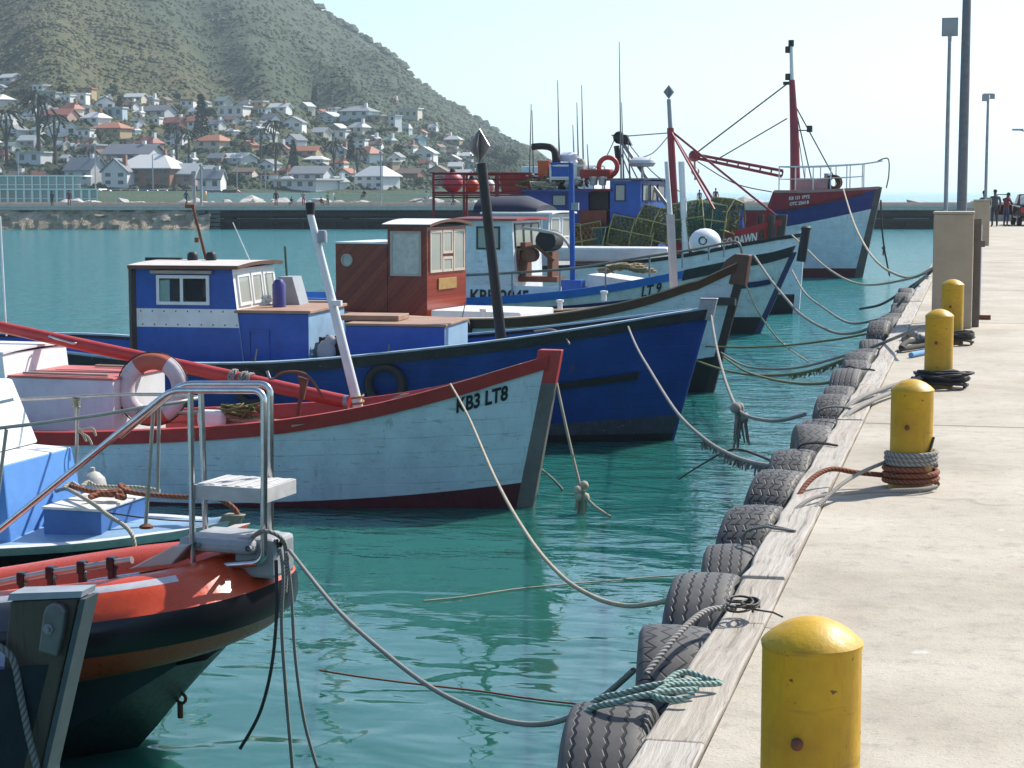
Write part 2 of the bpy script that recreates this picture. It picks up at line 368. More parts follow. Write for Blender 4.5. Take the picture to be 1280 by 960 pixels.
g1 = noi(nt, mp.outputs[0], 1.2, 6, .72); mp2 = nd(nt, 'ShaderNodeMapping'); mp2.inputs['Scale'].default_value = (60, 1.2, 60); lk(nt, a2.outputs[0], mp2.inputs[0]); g2 = noi(nt, mp2.outputs[0], 1, 3, .6)
c = ramp(nt, g1, [(.28, (.14, .115, .09)), (.42, (.36, .32, .27)), (.6, (.47, .43, .375)), (.8, (.54, .50, .445))])
c = mix(nt, ramp(nt, g2, [(.60, 0.), (.68, .75)]), c, (.13, .11, .10))
tone = ramp(nt, oi.outputs['Random'], [(0., (.72, .68, .62)), (.5, (.95, .93, .9)), (1., (1., 1., 1.))]); c = mix(nt, 1.0, c, tone, 'MULTIPLY')
c = mix(nt, ramp(nt, noi(nt, av.outputs[0], 2.2, 3), [(.58, 0.), (.75, .5)]), c, (.24, .22, .19))
lk(nt, c, b.inputs['Base Color']); b.inputs['Roughness'].default_value = .85; bump(nt, b, g1, .8, .012)
TIMBER = m
ORD = ['nearest', 'second', 'third', 'fourth', 'fifth', 'sixth', 'seventh', 'eighth', 'ninth', 'tenth', 'eleventh', 'twelfth', 'thirteenth', 'fourteenth', 'fifteenth', 'sixteenth', 'seventeenth', 'eighteenth', 'nineteenth', 'twentieth', 'twenty-first', 'twenty-second', 'twenty-third', 'twenty-fourth', 'twenty-fifth', 'twenty-sixth', 'twenty-seventh', 'twenty-eighth', 'twenty-ninth', 'thirtieth']
y = 2.0; lens = [3.6, 2.5, 1.9, 2.4, 1.5, 2.6, 2.2, 2.9, 2.0, 2.6, 3.0, 2.4, 3.4, 2.8, 3.6, 3.2]
for i, L in enumerate(lens):
    b = M(); j = random.uniform(-.006, .006); n = 8; wj = [random.uniform(-.012, .012) for _ in range(n + 1)]
    fr = [[(-.955 + wj[k], L * k / n, -.28), (-.765, L * k / n, -.28), (-.765 + wj[k] * .4, L * k / n, .018 + j), (-.945 + wj[k], L * k / n, .016 + j), (-.957 + wj[k], L * k / n, -.005 + j)] for k in range(n + 1)]
    b.sweep(fr); o = b.build('edge_timber', TIMBER, loc=(0, y, 0), bevel=.008)
    tag(o, ['weathered grey edge timber beside the nearest yellow bollard, grain swirling round a knot'][0] if i == 0 else f'weathered grey edge timber, {ORD[i]} length of the quay edge counted from the near end', 'timber', 'weathered timbers edging the quay')
    y += L + .012

# ---------------------------------------------------------------- tyres
def tyremat(name, kind):
    m, nt, b = newmat(name); tc = nd(nt, 'ShaderNodeTexCoord'); sp = nd(nt, 'ShaderNodeSeparateXYZ'); lk(nt, tc.outputs['Object'], sp.inputs[0])
    x = sp.outputs[0]; an = mth(nt, 'ARCTAN2', sp.outputs[2], sp.outputs[1])
    rr = mth(nt, 'SQRT', mth(nt, 'ADD', mth(nt, 'POWER', sp.outputs[1], 2), mth(nt, 'POWER', sp.outputs[2], 2)))
    tri = lambda k, ph=0: mth(nt, 'ABSOLUTE', mth(nt, 'SUBTRACT', mth(nt, 'FRACT', mth(nt, 'ADD', mth(nt, 'MULTIPLY', an, k / (2 * pi)), ph + 50)), .5))
    if kind == 0:   # zigzag ribs with hexagon shoulder blocks
        t = mth(nt, 'MULTIPLY', tri(36), .075); g = mth(nt, 'ABSOLUTE', mth(nt, 'SUBTRACT', mth(nt, 'FRACT', mth(nt, 'DIVIDE', mth(nt, 'ADD', mth(nt, 'ADD', x, t), 1.0), .056)), .5))
        line = ramp(nt, g, [(.07, 1.), (.11, 0.)])
        cross = mth(nt, 'MULTIPLY', ramp(nt, tri(36), [(.02, 1.), (.05, 0.)]), ramp(nt, mth(nt, 'ABSOLUTE', x), [(.072, 0.), (.076, 1.)]))
    elif kind == 1:  # straight ribs with small sawtooth edges
        t = mth(nt, 'MULTIPLY', tri(60), .018); g = mth(nt, 'ABSOLUTE', mth(nt, 'SUBTRACT', mth(nt, 'FRACT', mth(nt, 'DIVIDE', mth(nt, 'ADD', mth(nt, 'ADD', x, t), 1.0), .052)), .5))
        line = ramp(nt, g, [(.08, 1.), (.13, 0.)]); cross = mth(nt, 'MULTIPLY', line, 1)
    else:           # staggered blocks
        t = mth(nt, 'MULTIPLY', tri(30), .045); u = mth(nt, 'DIVIDE', mth(nt, 'ADD', mth(nt, 'ADD', x, t), 1.0), .05)
        g = mth(nt, 'ABSOLUTE', mth(nt, 'SUBTRACT', mth(nt, 'FRACT', u), .5)); line = ramp(nt, g, [(.07, 1.), (.12, 0.)])
        st = mth(nt, 'MULTIPLY', mth(nt, 'FLOOR', u), .5)
        q = mth(nt, 'ABSOLUTE', mth(nt, 'SUBTRACT', mth(nt, 'FRACT', mth(nt, 'ADD', mth(nt, 'MULTIPLY', an, 30 / (2 * pi)), mth(nt, 'ADD', st, 50))), .5))
        cross = ramp(nt, q, [(.05, 1.), (.09, 0.)])
    gro = mth(nt, 'MAXIMUM', line, cross)
    gro = mth(nt, 'MULTIPLY', gro, ramp(nt, rr, [(.47, 0.), (.485, 1.)]))
    n1 = noi(nt, tc.outputs['Object'], 6, 5, .7); n2 = noi(nt, tc.outputs['Object'], 40, 3, .6)
    base = ramp(nt, n1, [(.3, (.062, .058, .054)), (.6, (.105, .098, .09)), (.8, (.16, .15, .138))])
    c = mix(nt, gro, base, (.008, .008, .008)); c = mix(nt, ramp(nt, n2, [(.6, 0.), (.75, .3)]), c, (.05, .045, .04))
    lk(nt, c, b.inputs['Base Color']); b.inputs['Roughness'].default_value = .6
    bump(nt, b, mth(nt, 'SUBTRACT', mth(nt, 'MULTIPLY', n2, .08), gro), .7, .012); return m
TM = [tyremat('tread_zigzag', 0), tyremat('tread_ribbed', 1), tyremat('tread_blocks', 2)]
prof = [(.30, -.11), (.335, -.125), (.40, -.142), (.46, -.140), (.488, -.128), (.497, -.115), (.503, -.06), (.505, 0), (.503, .06), (.497, .115), (.488, .128), (.46, .140), (.40, .142), (.335, .125), (.30, .11), (.31, .10), (.40, .12), (.47, .11), (.48, 0), (.47, -.11), (.40, -.12), (.31, -.10)]
tm_ = M(); tm_.lathe(prof, 72, ax='x', closed=True); to = tm_.build('tyre_fender', TM[0], smooth=50); TYME = to.data
TYS = []
pat = [1, 0, 1, 1, 2, 2, 2, 0, 1, 2, 2, 1, 2, 0, 2, 1, 2, 2, 0, 1, 2, 2, 1, 0, 2, 2, 1, 2]
tops = [-.02, 0, .0, -.03, -.04, .03, -.02, .05, -.03, .02, .0, .03]
PATN = ['zigzag', 'ribbed', 'block']
for i in range(28):
    me = TYME if pat[i] == 0 else bpy.data.meshes.get(f'tyre_{pat[i]}')
    if me is None:
        me = TYME.copy(); me.name = f'tyre_{pat[i]}'; me.materials.clear(); me.materials.append(TM[pat[i]])
    o = to if i == 0 else bpy.data.objects.new('tyre_fender', me)
    if i: C.objects.link(o)
    o.data = me; yy = 6.05 + i * 1.07 + (.12 if i == 1 else 0)
    s = random.uniform(.91, 1.06); o.scale = (random.uniform(.95, 1.1), s, s)
    o.location = (-1.115 + random.uniform(-.02, .01), yy, -.52 + (tops[i] if i < len(tops) else random.uniform(-.13, .06)))
    o.rotation_euler = (random.uniform(0, 6), random.uniform(-.06, .06), random.uniform(-.16, .16))
    lab = {0: 'truck tyre fender at the near end of the quay, tied with pale green rope', 1: 'big truck tyre fender with zigzag tread and hexagon shoulder blocks, second from the near end', 2: 'ribbed truck tyre fender hanging beside the wire loop on the timber'}.get(i, f'grey {PATN[pat[i]]}-tread truck tyre fender, {ORD[i]} in the row along the quay from the near end')
    tag(o, lab, 'tyre', 'truck tyres hung along the quay as fenders'); TYS.append(o.location.copy())
    if i in (3, 6, 8, 11):
        xj = random.uniform(-.04, .04); L3 = [V((-1.13 + xj, yy + .05, -.14 + o.location.z + .52)), V((-1.12 + xj, yy + .02, .02 + o.location.z + .52)), V((-1.02 + xj, yy, .035)), V((-.93, yy - .02, .034)), V((-.86 + xj, yy - .05, .03))]
        hb_ = M(); hb_.tube(spline(L3, 6), .007, 6); hb_.tube(spline([q_ + V((0, .06, -.002)) for q_ in L3[:4]] + [L3[4]], 6), .006, 6)
        c_ = hb_.build('hanging_rope', random.choice([RP_DARK, RP_GREY, RP_OLIVE]), o, smooth=80); c_.matrix_parent_inverse = o.matrix_basis.inverted()

# ---------------------------------------------------------------- bollards
m, nt, b = newmat('yellow_bollard_paint'); co = texco(nt); n1 = noi(nt, co, 3.5, 5, .65); n2 = noi(nt, co, 22, 4, .7); n3 = noi(nt, texco(nt, (9, 9, 1.2)), 1.6, 4, .7)
c = ramp(nt, n1, [(.3, (.42, .22, .003)), (.55, (.56, .32, .005)), (.75, (.64, .39, .010))])
c = mix(nt, ramp(nt, n3, [(.55, 0.), (.75, .6)]), c, (.24, .13, .01))
c = mix(nt, ramp(nt, n2, [(.66, 0.), (.69, .95)]), c, (.09, .045, .02))
c = mix(nt, ramp(nt, noi(nt, co, 4.5, 3, .6), [(.655, 0.), (.675, .95)]), c, (.20, .075, .025))
spb = nd(nt, 'ShaderNodeSeparateXYZ'); lk(nt, co, spb.inputs[0]); c = mix(nt, mth(nt, 'MULTIPLY', ramp(nt, spb.outputs[2], [(.0, 1.), (.3, 0.)]), ramp(nt, n1, [(.4, .1), (.6, .8)])), c, (.13, .09, .04))
c = mix(nt, ramp(nt, noi(nt, texco(nt, (3, 3, 26)), 1, 3, .6), [(.62, 0.), (.68, .35)]), c, (.20, .12, .03))
lk(nt, c, b.inputs['Base Color']); lk(nt, ramp(nt, n2, [(.3, .38), (.7, .62)]), b.inputs['Roughness']); bump(nt, b, mth(nt, 'ADD', n2, n1), .2, .01)
YEL = m
BOL = []
blabs = ['thick chipped yellow bollard cut by the bottom of the frame', 'yellow bollard with grey and rusty ropes wound round its foot', 'yellow bollard with a dark hose coil heaped behind its foot', 'yellow bollard standing against the tan concrete plinth']
for i, (px, d, h) in enumerate([(1010, 4.62, .61), (1138, 10.8, .565), (1172.5, 16.3, .62), (1189.5, 20.9, .66)]):
    gp = G(px, d); x = gp.x; d = gp.y
    e = empty('bollard', blabs[i], 'bollard', (x, d, 0), group='yellow mooring bollards on the quay')
    b = M(); b.lathe([(.128, 0), (.126, .02), (.121, .04), (.120, h - .015), (.1225, h - .004), (.1215, h + .004)], 40); b.build('post', YEL, e, smooth=35)
    b = M(); b.lathe([(.1235, h + .003), (.118, h + .010), (.1, h + .026), (.075, h + .043), (.045, h + .056), (.02, h + .062), (.001, h + .063)], 40); b.build('domed_cap', YEL, e, smooth=50)
    b = M(); b.lathe([(.015, -.012), (.015, .006), (.010, .012), (.001, .014)], 12, (0, 0, 0), 'y'); pt = b.build('lifting_stud', RUST, e, smooth=40)
    pt.rotation_euler = (0, 0, pi); pt.location = (-.022, -.122, h * .64)
    BOL.append(V((x, d, 0)))

# ---------------------------------------------------------------- ropes
def rope(name, label, pts, r, mat, cat='rope', group=None, n=8, sub=8, parent=None, ends=None):
    b = M(); b.tube(spline(pts, sub), r, n); o = b.build(name, mat, parent, smooth=80)
    if not parent: tag(o, label, cat, group)
    return o
def prope(label, pxs, d0, d1, r, mat, name='mooring_rope', extra=None, cat='rope'):
    """Rope whose plan is a straight line from depth d0 to d1, following the given sag."""
    L = [0]
    for a, b in zip(pxs, pxs[1:]): L.append(L[-1] + math.hypot(b[0] - a[0], b[1] - a[1]))
    pts = []
    for p, l in zip(pxs, L):
        d = 1 / lerp(1 / d0, 1 / d1, l / L[-1]); q = PD(p[0], p[1], d)
        if q.z < WATER + .01: q = PZ(p[0], p[1], WATER + .012)
        pts.append(q)
    b = M(); b.tube(spline(pts, 8), r, 7)
    if extra: extra(b, pts)
    return tag(b.build(name, mat, smooth=80), label, cat)
def weed(b, pts):
    for i in range(120):
        k = random.randrange(len(pts) // 2, len(pts) - 1); t = random.random(); p = pts[k].lerp(pts[k + 1], t)
        b.tube([p, p + V((random.uniform(-.04, .04), random.uniform(-.04, .04), -random.uniform(.02, .09)))], [.012, .005], 4)
def knot(k):
    def f(b, pts):
        p = pts[k]
        for i in range(5): b.ball(p + V((random.uniform(-.05, .05), random.uniform(-.05, .05), random.uniform(-.1, .05))), .06, n=8)
        for i in range(16):
            x = p + V((random.uniform(-.04, .04), random.uniform(-.04, .04), 0)); b.tube([x, x + V((random.uniform(-.06, .06), random.uniform(-.06, .06), -random.uniform(.15, .42)))], [.014, .008], 4)
    return f
prope('long slack grey rope from the orange inflatable bow to a tyre', [(362, 688), (420, 760), (480, 815), (540, 860), (600, 890), (640, 903), (680, 905), (720, 893), (760, 866), (792, 838)], 12.3, 7.3, .013, RP_GREY)
prope('cream rope from the red gunwale of the KB3 boat to a tyre', [(563, 480), (585, 520), (620, 600), (660, 670), (700, 718), (740, 745), (780, 757), (818, 754), (846, 747)], 22.4, 8.2, .0125, RP_CREAM)
prope('cream rope hanging from the KB3 stem into the water with frayed knot', [(690, 450), (698, 490), (710, 545), (722, 595), (727, 612), (740, 630), (763, 646)], 23.2, 22.6, .018, RP_CREAM, extra=knot(4))
prope('short dark rope end running into the water behind the KB3 stem', [(668, 580), (690, 598), (703, 612)], 24.0, 24.6, .018, RP_GREY)
prope('rope from the blue boat gunwale sagging to a tyre with green weed', [(783, 403), (795, 432), (812, 462), (845, 514), (880, 548), (910, 567), (940, 578), (978, 584)], 29.6, 12.3, .016, RP_GREY, extra=weed)
prope('dark rope from the blue boat stem head to the quay, knotted midway', [(888, 388), (895, 430), (905, 470), (916, 500), (925, 514), (940, 522), (970, 526), (1006, 518)], 30, 15, .017, RP_GREY, extra=knot(4))
prope('thin dark line lying on the water before the blue bow', [(848, 599), (875, 582), (905, 565), (925, 562), (950, 570), (985, 585)], 25, 12.4, .011, RP_DARK)
prope('thin cream line from the brown stem boat down to the water', [(928, 344), (945, 385), (965, 415), (985, 435), (1010, 452)], 37, 43, .016, RP_CREAM)
prope('thick rope from the blue gunwale boat bow to the far quay edge', [(943, 320), (962, 348), (984, 375), (1000, 392), (1025, 408), (1051, 417), (1082, 412), (1114, 391), (1140, 362), (1158, 345)], 50, 33, .032, RP_GREY)
prope('cream rope from the white boat stem sagging to the quay corner', [(990, 294), (1010, 313), (1030, 332), (1059, 350), (1087, 356), (1129, 350), (1166, 338)], 59, 37, .027, RP_CREAM)
prope('dark rope running from the water up to the distant tyres', [(1075, 386), (1100, 381), (1125, 367), (1151, 350), (1168, 336)], 46, 36, .03, RP_DARK)
prope('second dark rope sagging from the blue stem boat to the quay', [(990, 338), (1006, 366), (1030, 385), (1060, 403), (1090, 401), (1112, 392), (1130, 372)], 49, 29, .024, RP_GREY)
prope('slack rope from the trawler rail to the quay', [(1054, 236), (1066, 275), (1080, 305), (1096, 327), (1116, 341), (1140, 347), (1168, 334)], 82, 38, .032, RP_CREAM)
prope('knotted dark rope hanging from the trawler bow', [(1101, 250), (1102, 280), (1105, 308), (1108, 325), (1112, 345)], 83, 84, .04, RP_DARK, extra=knot(2))
prope('low rope stretched just over the water from the brown stem boat', [(880, 433), (930, 434), (980, 432), (1040, 425), (1085, 417)], 36.5, 26, .017, RP_OLIVE)
prope('weedy rope sagging from the brown boat waterline towards the quay', [(868, 450), (890, 458), (915, 465), (945, 469), (985, 468), (1020, 462), (1060, 448), (1098, 437)], 36.5, 21, .02, RP_OLIVE, extra=weed)
prope('grey rope crossing low from the brown boat to the bollards', [(900, 440), (930, 457), (960, 461), (1000, 459), (1050, 446), (1095, 432), (1150, 409)], 36.5, 19, .018, RP_GREY)
prope('slack line dipping to the water by the weathered tyres', [(903, 445), (930, 463), (960, 473), (995, 479), (1030, 479), (1062, 470)], 36, 18, .018, RP_OLIVE)
prope('pale frayed line floating before the KB3 hull reflection', [(530, 751), (580, 746), (640, 737), (700, 731), (760, 726), (820, 721), (880, 718)], 19.5, 19, .008, RP_CREAM, name='floating_line')
prope('brownish line floating over the water by the inflatable', [(400, 838), (450, 846), (520, 855), (600, 864), (660, 873), (720, 880), (765, 886)], 15, 14.5, .008, RP_RED, name='floating_line')
for lab, px, mt, r in (('grey rope hanging straight down from the inflatable bow', [(350, 685), (354, 720), (352, 780), (357, 860), (366, 965)], RP_GREY, .012),
                       ('pale rope hanging from the inflatable bow, rightmost of three', [(358, 690), (364, 740), (369, 820), (380, 900), (397, 962)], RP_GREY, .011),
                       ('dark rope bowing down from the inflatable bow into the water', [(345, 700), (346, 760), (340, 830), (325, 890), (300, 936)], RP_DARK, .012)):
    prope(lab, px, 12.2, 12.4, r, mt, name='hanging_rope')
# ropes round the second bollard
b2 = BOL[1]; e = empty('rope_coil', 'grey and rusty ropes wound round the foot of the second bollard', 'rope', b2)
b = M(); b.tube([(.14 * cos(a * .35), .14 * sin(a * .35), .135 + .004 * a * .35) for a in range(0, 56)], .015, 8); b.build('grey_turns', RP_GREY, e, smooth=80)
b = M(); b.tube([(.15 * cos(a * .35), .15 * sin(a * .35), .028 + .0055 * a * .35) for a in range(0, 52)], .016, 8); b.build('rusty_turns', RP_RED, e, smooth=80)
rope('mooring_rope', 'rusty rope running from the second bollard over the quay edge', [b2 + V(q) for q in ((-.13, -.02, .07), (-.3, -.08, .09), (-.45, -.2, .12), (-.56, -.4, .06), (-.62, -.6, -.08), (-.66, -.75, -.3))], .015, RP_RED)
rope('mooring_rope', 'rope tight from the second bollard to a near tyre', [b2 + V(q) for q in ((-.14, -.02, .15), (-.35, -.6, .10), (-.6, -1.3, -.1))], .011, RP_GREY)
rope('mooring_rope', 'doubled rope lying on the concrete past the second bollard', [b2 + V(q) for q in ((.15, -.1, .03), (.05, -.24, .03), (-.15, -.34, .03), (-.32, -.5, .035), (-.5, -.85, .05), (-.62, -1.15, -.05), (-.68, -1.3, -.25))], .011, RP_GREY)
rope('mooring_rope', 'thin dark line crossing the face of the second bollard', [b2 + V(q) for q in ((.125, -.03, .3), (.10, -.085, .22), (.05, -.125, .17), (-.03, -.142, .13), (-.1, -.13, .1))], .008, RP_DARK)
# hoses round the third and fourth bollards
def coil(name, label, c, rr, n, r, mat, cat='rope', sq=.75, h=.05):
    b = M(); pts = []
    for a in range(n * 14):
        t = a * 2 * pi / 14; q = rr * (1 + .22 * sin(a * .31) + .16 * sin(a * .83) + .1 * sin(a * 1.7))
        pts.append(V(c) + V((q * cos(t), q * sq * sin(t), r + h * abs(sin(a * .11)) + .008 * (a / 14) + .02 * abs(sin(a * .57)))))
    b.tube(pts, r, 7); return tag(b.build(name, mat, smooth=80), label, cat)
b3 = BOL[2]; b4 = BOL[3]
coil('hose_coil', 'heap of black hose round the foot of the third bollard', b3 + V((.03, -.06, 0)), .19, 13, .013, RUBBER, 'hose', .8, .03)
rope('mooring_rope', 'grey rope from the third bollard to a tyre by the timber', [b3 + V(q) for q in ((-.1, -.08, .1), (-.4, -.8, .07), (-.62, -1.7, .04), (-.7, -2.0, -.1))], .02, RP_GREY)
rope('mooring_rope', 'looped rope beside the third bollard reaching the quay edge', [b3 + V(q) for q in ((-.12, -.12, .05), (-.4, -1.2, .05), (-.6, -2.4, .04), (-.7, -2.7, -.1))], .02, RP_GREY)
coil('hose_coil', 'dark rope heap lying by the fourth bollard foot', b4 + V((.06, -.1, 0)), .15, 11, .013, RP_DARK, 'rope', .9, .05)
rope('mooring_rope', 'dark hawser laid from the fourth bollard across the timber', [b4 + V(q) for q in ((-.1, -.05, .05), (-.3, -.3, .05), (-.45, -.8, .08), (-.5, -1.3, .05), (-.38, -1.0, .04), (-.2, -.6, .04))], .03, RP_DARK)
rope('mooring_rope', 'rope end with thick eye lying behind the third bollard', [b4 + V(q) for q in ((-.1, 0, .05), (-.3, -.1, .06), (-.42, .1, .1), (-.5, .3, .06), (-.52, .15, .03))], .04, RP_GREY)
rope('mooring_rope', 'short blue rope lying by the third bollard', [b4 + V(q) for q in ((-.12, -1.2, .03), (-.25, -1.5, .03), (-.38, -1.9, .03))], .03, paint('blue_rope', (.12, .28, .48), .8, .6))
# near details on the timber
T0 = TYS[0]
g = M()
for k, (dx, dy) in enumerate(((0, 0), (.0, .12))):
    z = .0
    g.tube(spline([(-1.27, 6.0 + dy - .1, -.35), (-1.24, 6.0 + dy, -.06), (-1.1, 5.98 + dy, .02), (-.97, 6.02 + dy, .05), (-.86, 6.1 + dy, .045)], 8), .011, 8)
g.tube(spline([(-.98, 6.12, .05), (-.93, 6.22, .07), (-.84, 6.22, .05), (-.80, 6.2, .045), (-.86, 6.15, .05), (-.95, 6.08, .06), (-.99, 6.0, .04), (-.9, 5.98, .04), (-.86, 6.0, .06)], 8), .011, 8)
tag(g.build('lashing', RP_GREEN, smooth=80), 'pale green rope lashing the nearest tyre to the timber', 'rope')
g = M(); p0 = PZ(925, 767, .04)
g.tube([p0 + V((.05 * cos(a * .4), .05 * sin(a * .4) * 1.6, .01 + .0012 * a)) for a in range(45)], .005, 6)
g.tube([p0 + V((.04 + .035 * cos(a * .5), .05 * sin(a * .5) * 1.3, .03 + .0008 * a)) for a in range(30)], .005, 6)
g.tube([p0 + V((.05, 0, .02)), p0 + V((.13, .0, .012)), p0 + V((.17, -.02, .0))], .004, 6); tag(g.build('wire_loop', DARKWOOD, smooth=80), 'twisted dark wire loop on the edge timber', 'wire')
rope('lashing', 'grey rope from the wire loop down to the tyres', [p0 + V(q) for q in ((-.02, 0, .02), (-.12, -.12, .03), (-.2, -.35, -.02), (-.28, -.55, -.12))], .012, RP_GREY)
# ---------------------------------------------------------------- boats
class Boat:
    def __init__(s, name, label, stem_px, heading, L, B, top_px, sheer_px, cat='boat', transom=.72, full=2.3, sheer_loc=None, bwk=.86, half=.045):
        s.o = PZ(stem_px[0], stem_px[1], WATER); s.h = R(heading); s.L, s.B, s.tr, s.full, s.bwk, s.hb = L, B / 2, transom, full, bwk, half
        s.X = V((cos(s.h), sin(s.h), 0)); s.Y = V((-sin(s.h), cos(s.h), 0))
        s.e = empty(name, label, cat, s.o, s.h, 'fishing boats moored bow to the quay')
        p = s.loc(*top_px, 0); s.top = p; s.rake = p.x / p.z
        s.tab = [(-L, 1.2), (0, p.z)]
        if sheer_loc: s.tab = sheer_loc
        else:
            out = []
            for px, py in sheer_px:
                x = -L * .4
                for _ in range(12):
                    q = s.loc(px, py, -s.b(x)); x = .5 * x + .5 * (q.x - s.rake * q.z * s.k(x)); x = max(-L, min(0, x))
                out.append((x, q.z))
            out.sort(); s.tab = out
    def loc(s, px, py, y=0):
        r = ray(px, py); o = s.o + s.Y * y; t = (o - CAM).dot(s.Y) / r.dot(s.Y); P = CAM + r * t - s.o
        return V((P.dot(s.X), y, P.z))
    def k(s, x):
        t = max(0, min(1, (x / s.L + 1 - .62) / .38)); return t * t * (3 - 2 * t)
    def b(s, x):
        t = max(0, min(1, x / s.L + 1)); m = .46
        v = 1 - ((t - m) / (1 - m)) ** s.full if t > m else 1 - (1 - s.tr) * ((m - t) / m) ** 2
        return s.hb + (s.B - s.hb) * v
    def bw(s, x):
        t = max(0, min(1, x / s.L + 1)); m = .46
        v = 1 - ((t - m) / (1 - m)) ** (s.full * .72) if t > m else 1 - (1 - s.tr) * ((m - t) / m) ** 2
        return s.hb + (s.B * s.bwk - s.hb) * v
    def sh(s, x): return sum(interp(s.tab, x + d * s.L * .035) for d in (-2, -1, 0, 1, 2)) / 5 if x < -s.L * .07 else interp(s.tab, x)
    def pt(s, x, z, side=-1, off=0):
        """Point of the hull skin at base station x and height z."""
        f = z / max(.3, s.sh(x)); b, w = s.b(x), s.bw(x)
        y = w + (b - w) * (max(0, f) ** 1.25) if f >= 0 else w * (1 + f * .9)
        return V((x + s.rake * z * s.k(x), side * (max(.02, y) + off), z))
    def st(s, n=30): return [-s.L + s.L * (1 - (1 - i / (n - 1)) ** 1.5) for i in range(n)]
    def base_x(s, x, z):
        q = x
        for _ in range(15): q = x - s.rake * z * s.k(q)
        return q
    def hull(s, rows, mats, n=34, name='hull'):
        """rows: list of (fn(t)->fraction or ('z',height), material of the strip above)."""
        b = M(); xs = s.st(n); n = len(xs); lv = []
        for r_, nx in zip(rows, rows[1:]):
            for k in range(3): lv.append((r_, nx, k / 3))
        lv.append((rows[-1], rows[-1], 0))
        def zv(r, x):
            a = r[0]
            if isinstance(a, tuple): return a[1]
            t = x / s.L + 1; return (a(t) if callable(a) else a) * s.sh(x)
        for side in (-1, 1):
            o = len(b.v); N = len(lv)
            for x in xs:
                for r_, nx, f in lv: b.v.append(s.pt(x, lerp(zv(r_, x), zv(nx, x), f), side))
            for i in range(n - 1):
                for j in range(N - 1): b.f.append((o + i * N + j, o + (i + 1) * N + j, o + (i + 1) * N + j + 1, o + i * N + j + 1)); b.m.append(lv[j][0][1])
            if side == -1: o1 = o
        for j in range(N - 1): b.f.append((o1 + j, o1 + j + 1, o + j + 1, o + j)); b.m.append(lv[j][0][1])
        return b.build(name, mats, s.e, smooth=40)
    def inside(s, depth, mat, dmat, x1=-.25, t=.07):
        b = M(); xs = [x for x in s.st(30) if x < x1]
        fr = []
        for x in xs:
            zs = s.sh(x) - .02; zd = zs - (depth(x) if callable(depth) else depth); a = s.pt(x, zs, -1); r = max(.012, abs(a.y) - t); pd = s.pt(x, zd, -1); r2 = max(.01, abs(pd.y) - t - .02); xx = a.x; xd = pd.x
            fr.append([(xx, -r, zs), (xd, -r2, zd), (xd, r2, zd), (xx, r, zs)])
        o = len(b.v)
        for f in fr: b.v += [V(p) for p in f]
        for i in range(len(fr) - 1):
            for j in range(3): b.f.append((o + i * 4 + j, o + (i + 1) * 4 + j, o + (i + 1) * 4 + j + 1, o + i * 4 + j + 1)); b.m.append(1 if j == 1 else 0)
        b.f.append((o, o + 1, o + 2, o + 3)); b.m.append(0); k = o + (len(fr) - 1) * 4; b.f.append((k, k + 1, k + 2, k + 3)); b.m.append(0)
        b.build('deck', [mat, dmat], s.e)
    def strake(s, name, mat, zf, w=.05, h=.1, inw=.09, x0=None, x1=0, both=True, n=40):
        """Square-section rail following the hull at height zf(x)."""
        b = M(); xs = [x for x in s.st(n) if (x0 is None or x >= x0) and x <= x1]
        for side in ((-1, 1) if both else (-1,)):
            fr = []
            for i, x in enumerate(xs):
                z = zf(x); a = s.pt(x, z, side); yo, yi = abs(a.y) + w, max(.005, abs(a.y) - inw)
                a2 = s.pt(x, z - h, side); yo2, yi2 = abs(a2.y) + w, max(.004, abs(a2.y) - inw)
                fr.append([(a2.x, side * yi2, z - h), (a2.x, side * yo2, z - h), (a.x, side * yo, z), (a.x, side * yi, z + .004)])
            b.sweep(fr)
        return b.build(name, mat, s.e, smooth=30)
    def stem(s, mat, up=.15, w=.06, d=.12, z0=-.5, back=.12, name='stem', m2=None, split=None):
        b = M(); zt = s.top.z + up; r = s.rake
        zz = [z0, 0, zt * .33, zt * .66, zt]
        if split: zz = sorted(zz + [split])
        fr = [[(r * z - back, -w, z), (r * z + d, -w * .7, z), (r * z + d, w * .7, z), (r * z - back, w, z)] for z in zz]
        b.sweep(fr); o = b.build(name, [mat] + ([m2] if m2 else []), s.e, bevel=.012)
        if split:
            for p in o.data.polygons:
                if p.center.z < split: p.material_index = 1
        return o
    def text(s, txt, size, px0, px1, mat, name='registration', slant=True, thick=.012):
        """Lettering wrapped on the near hull side, baseline from px0 to px1."""
        vs, fs = textmesh(txt, size, .035); w = max(v[0] for v in vs)
        def solve(p):
            x = -s.L * .2; z = 1
            for _ in range(20):
                q = s.loc(p[0], p[1], -abs(s.pt(x, z).y)); x = s.base_x(q.x, q.z); z = q.z
            return q
        a, c = solve(px0), solve(px1); b = M(); k = (c.x - a.x) / w
        for u, v in vs:
            z = lerp(a.z, c.z, u / w) + v; xx = a.x + u * k + s.rake * v * .5; b.v.append(V((xx, -abs(s.pt(s.base_x(xx, z), z).y) - thick, z)))
        b.f = fs; b.m = [0] * len(fs); return b.build(name, mat, s.e, fix=False)
    def W(s, p): return s.o + s.X * p[0] + s.Y * p[1] + V((0, 0, p[2]))
    def local(s, P):
        q = P - s.o; return V((q.dot(s.X), q.dot(s.Y), q.z))

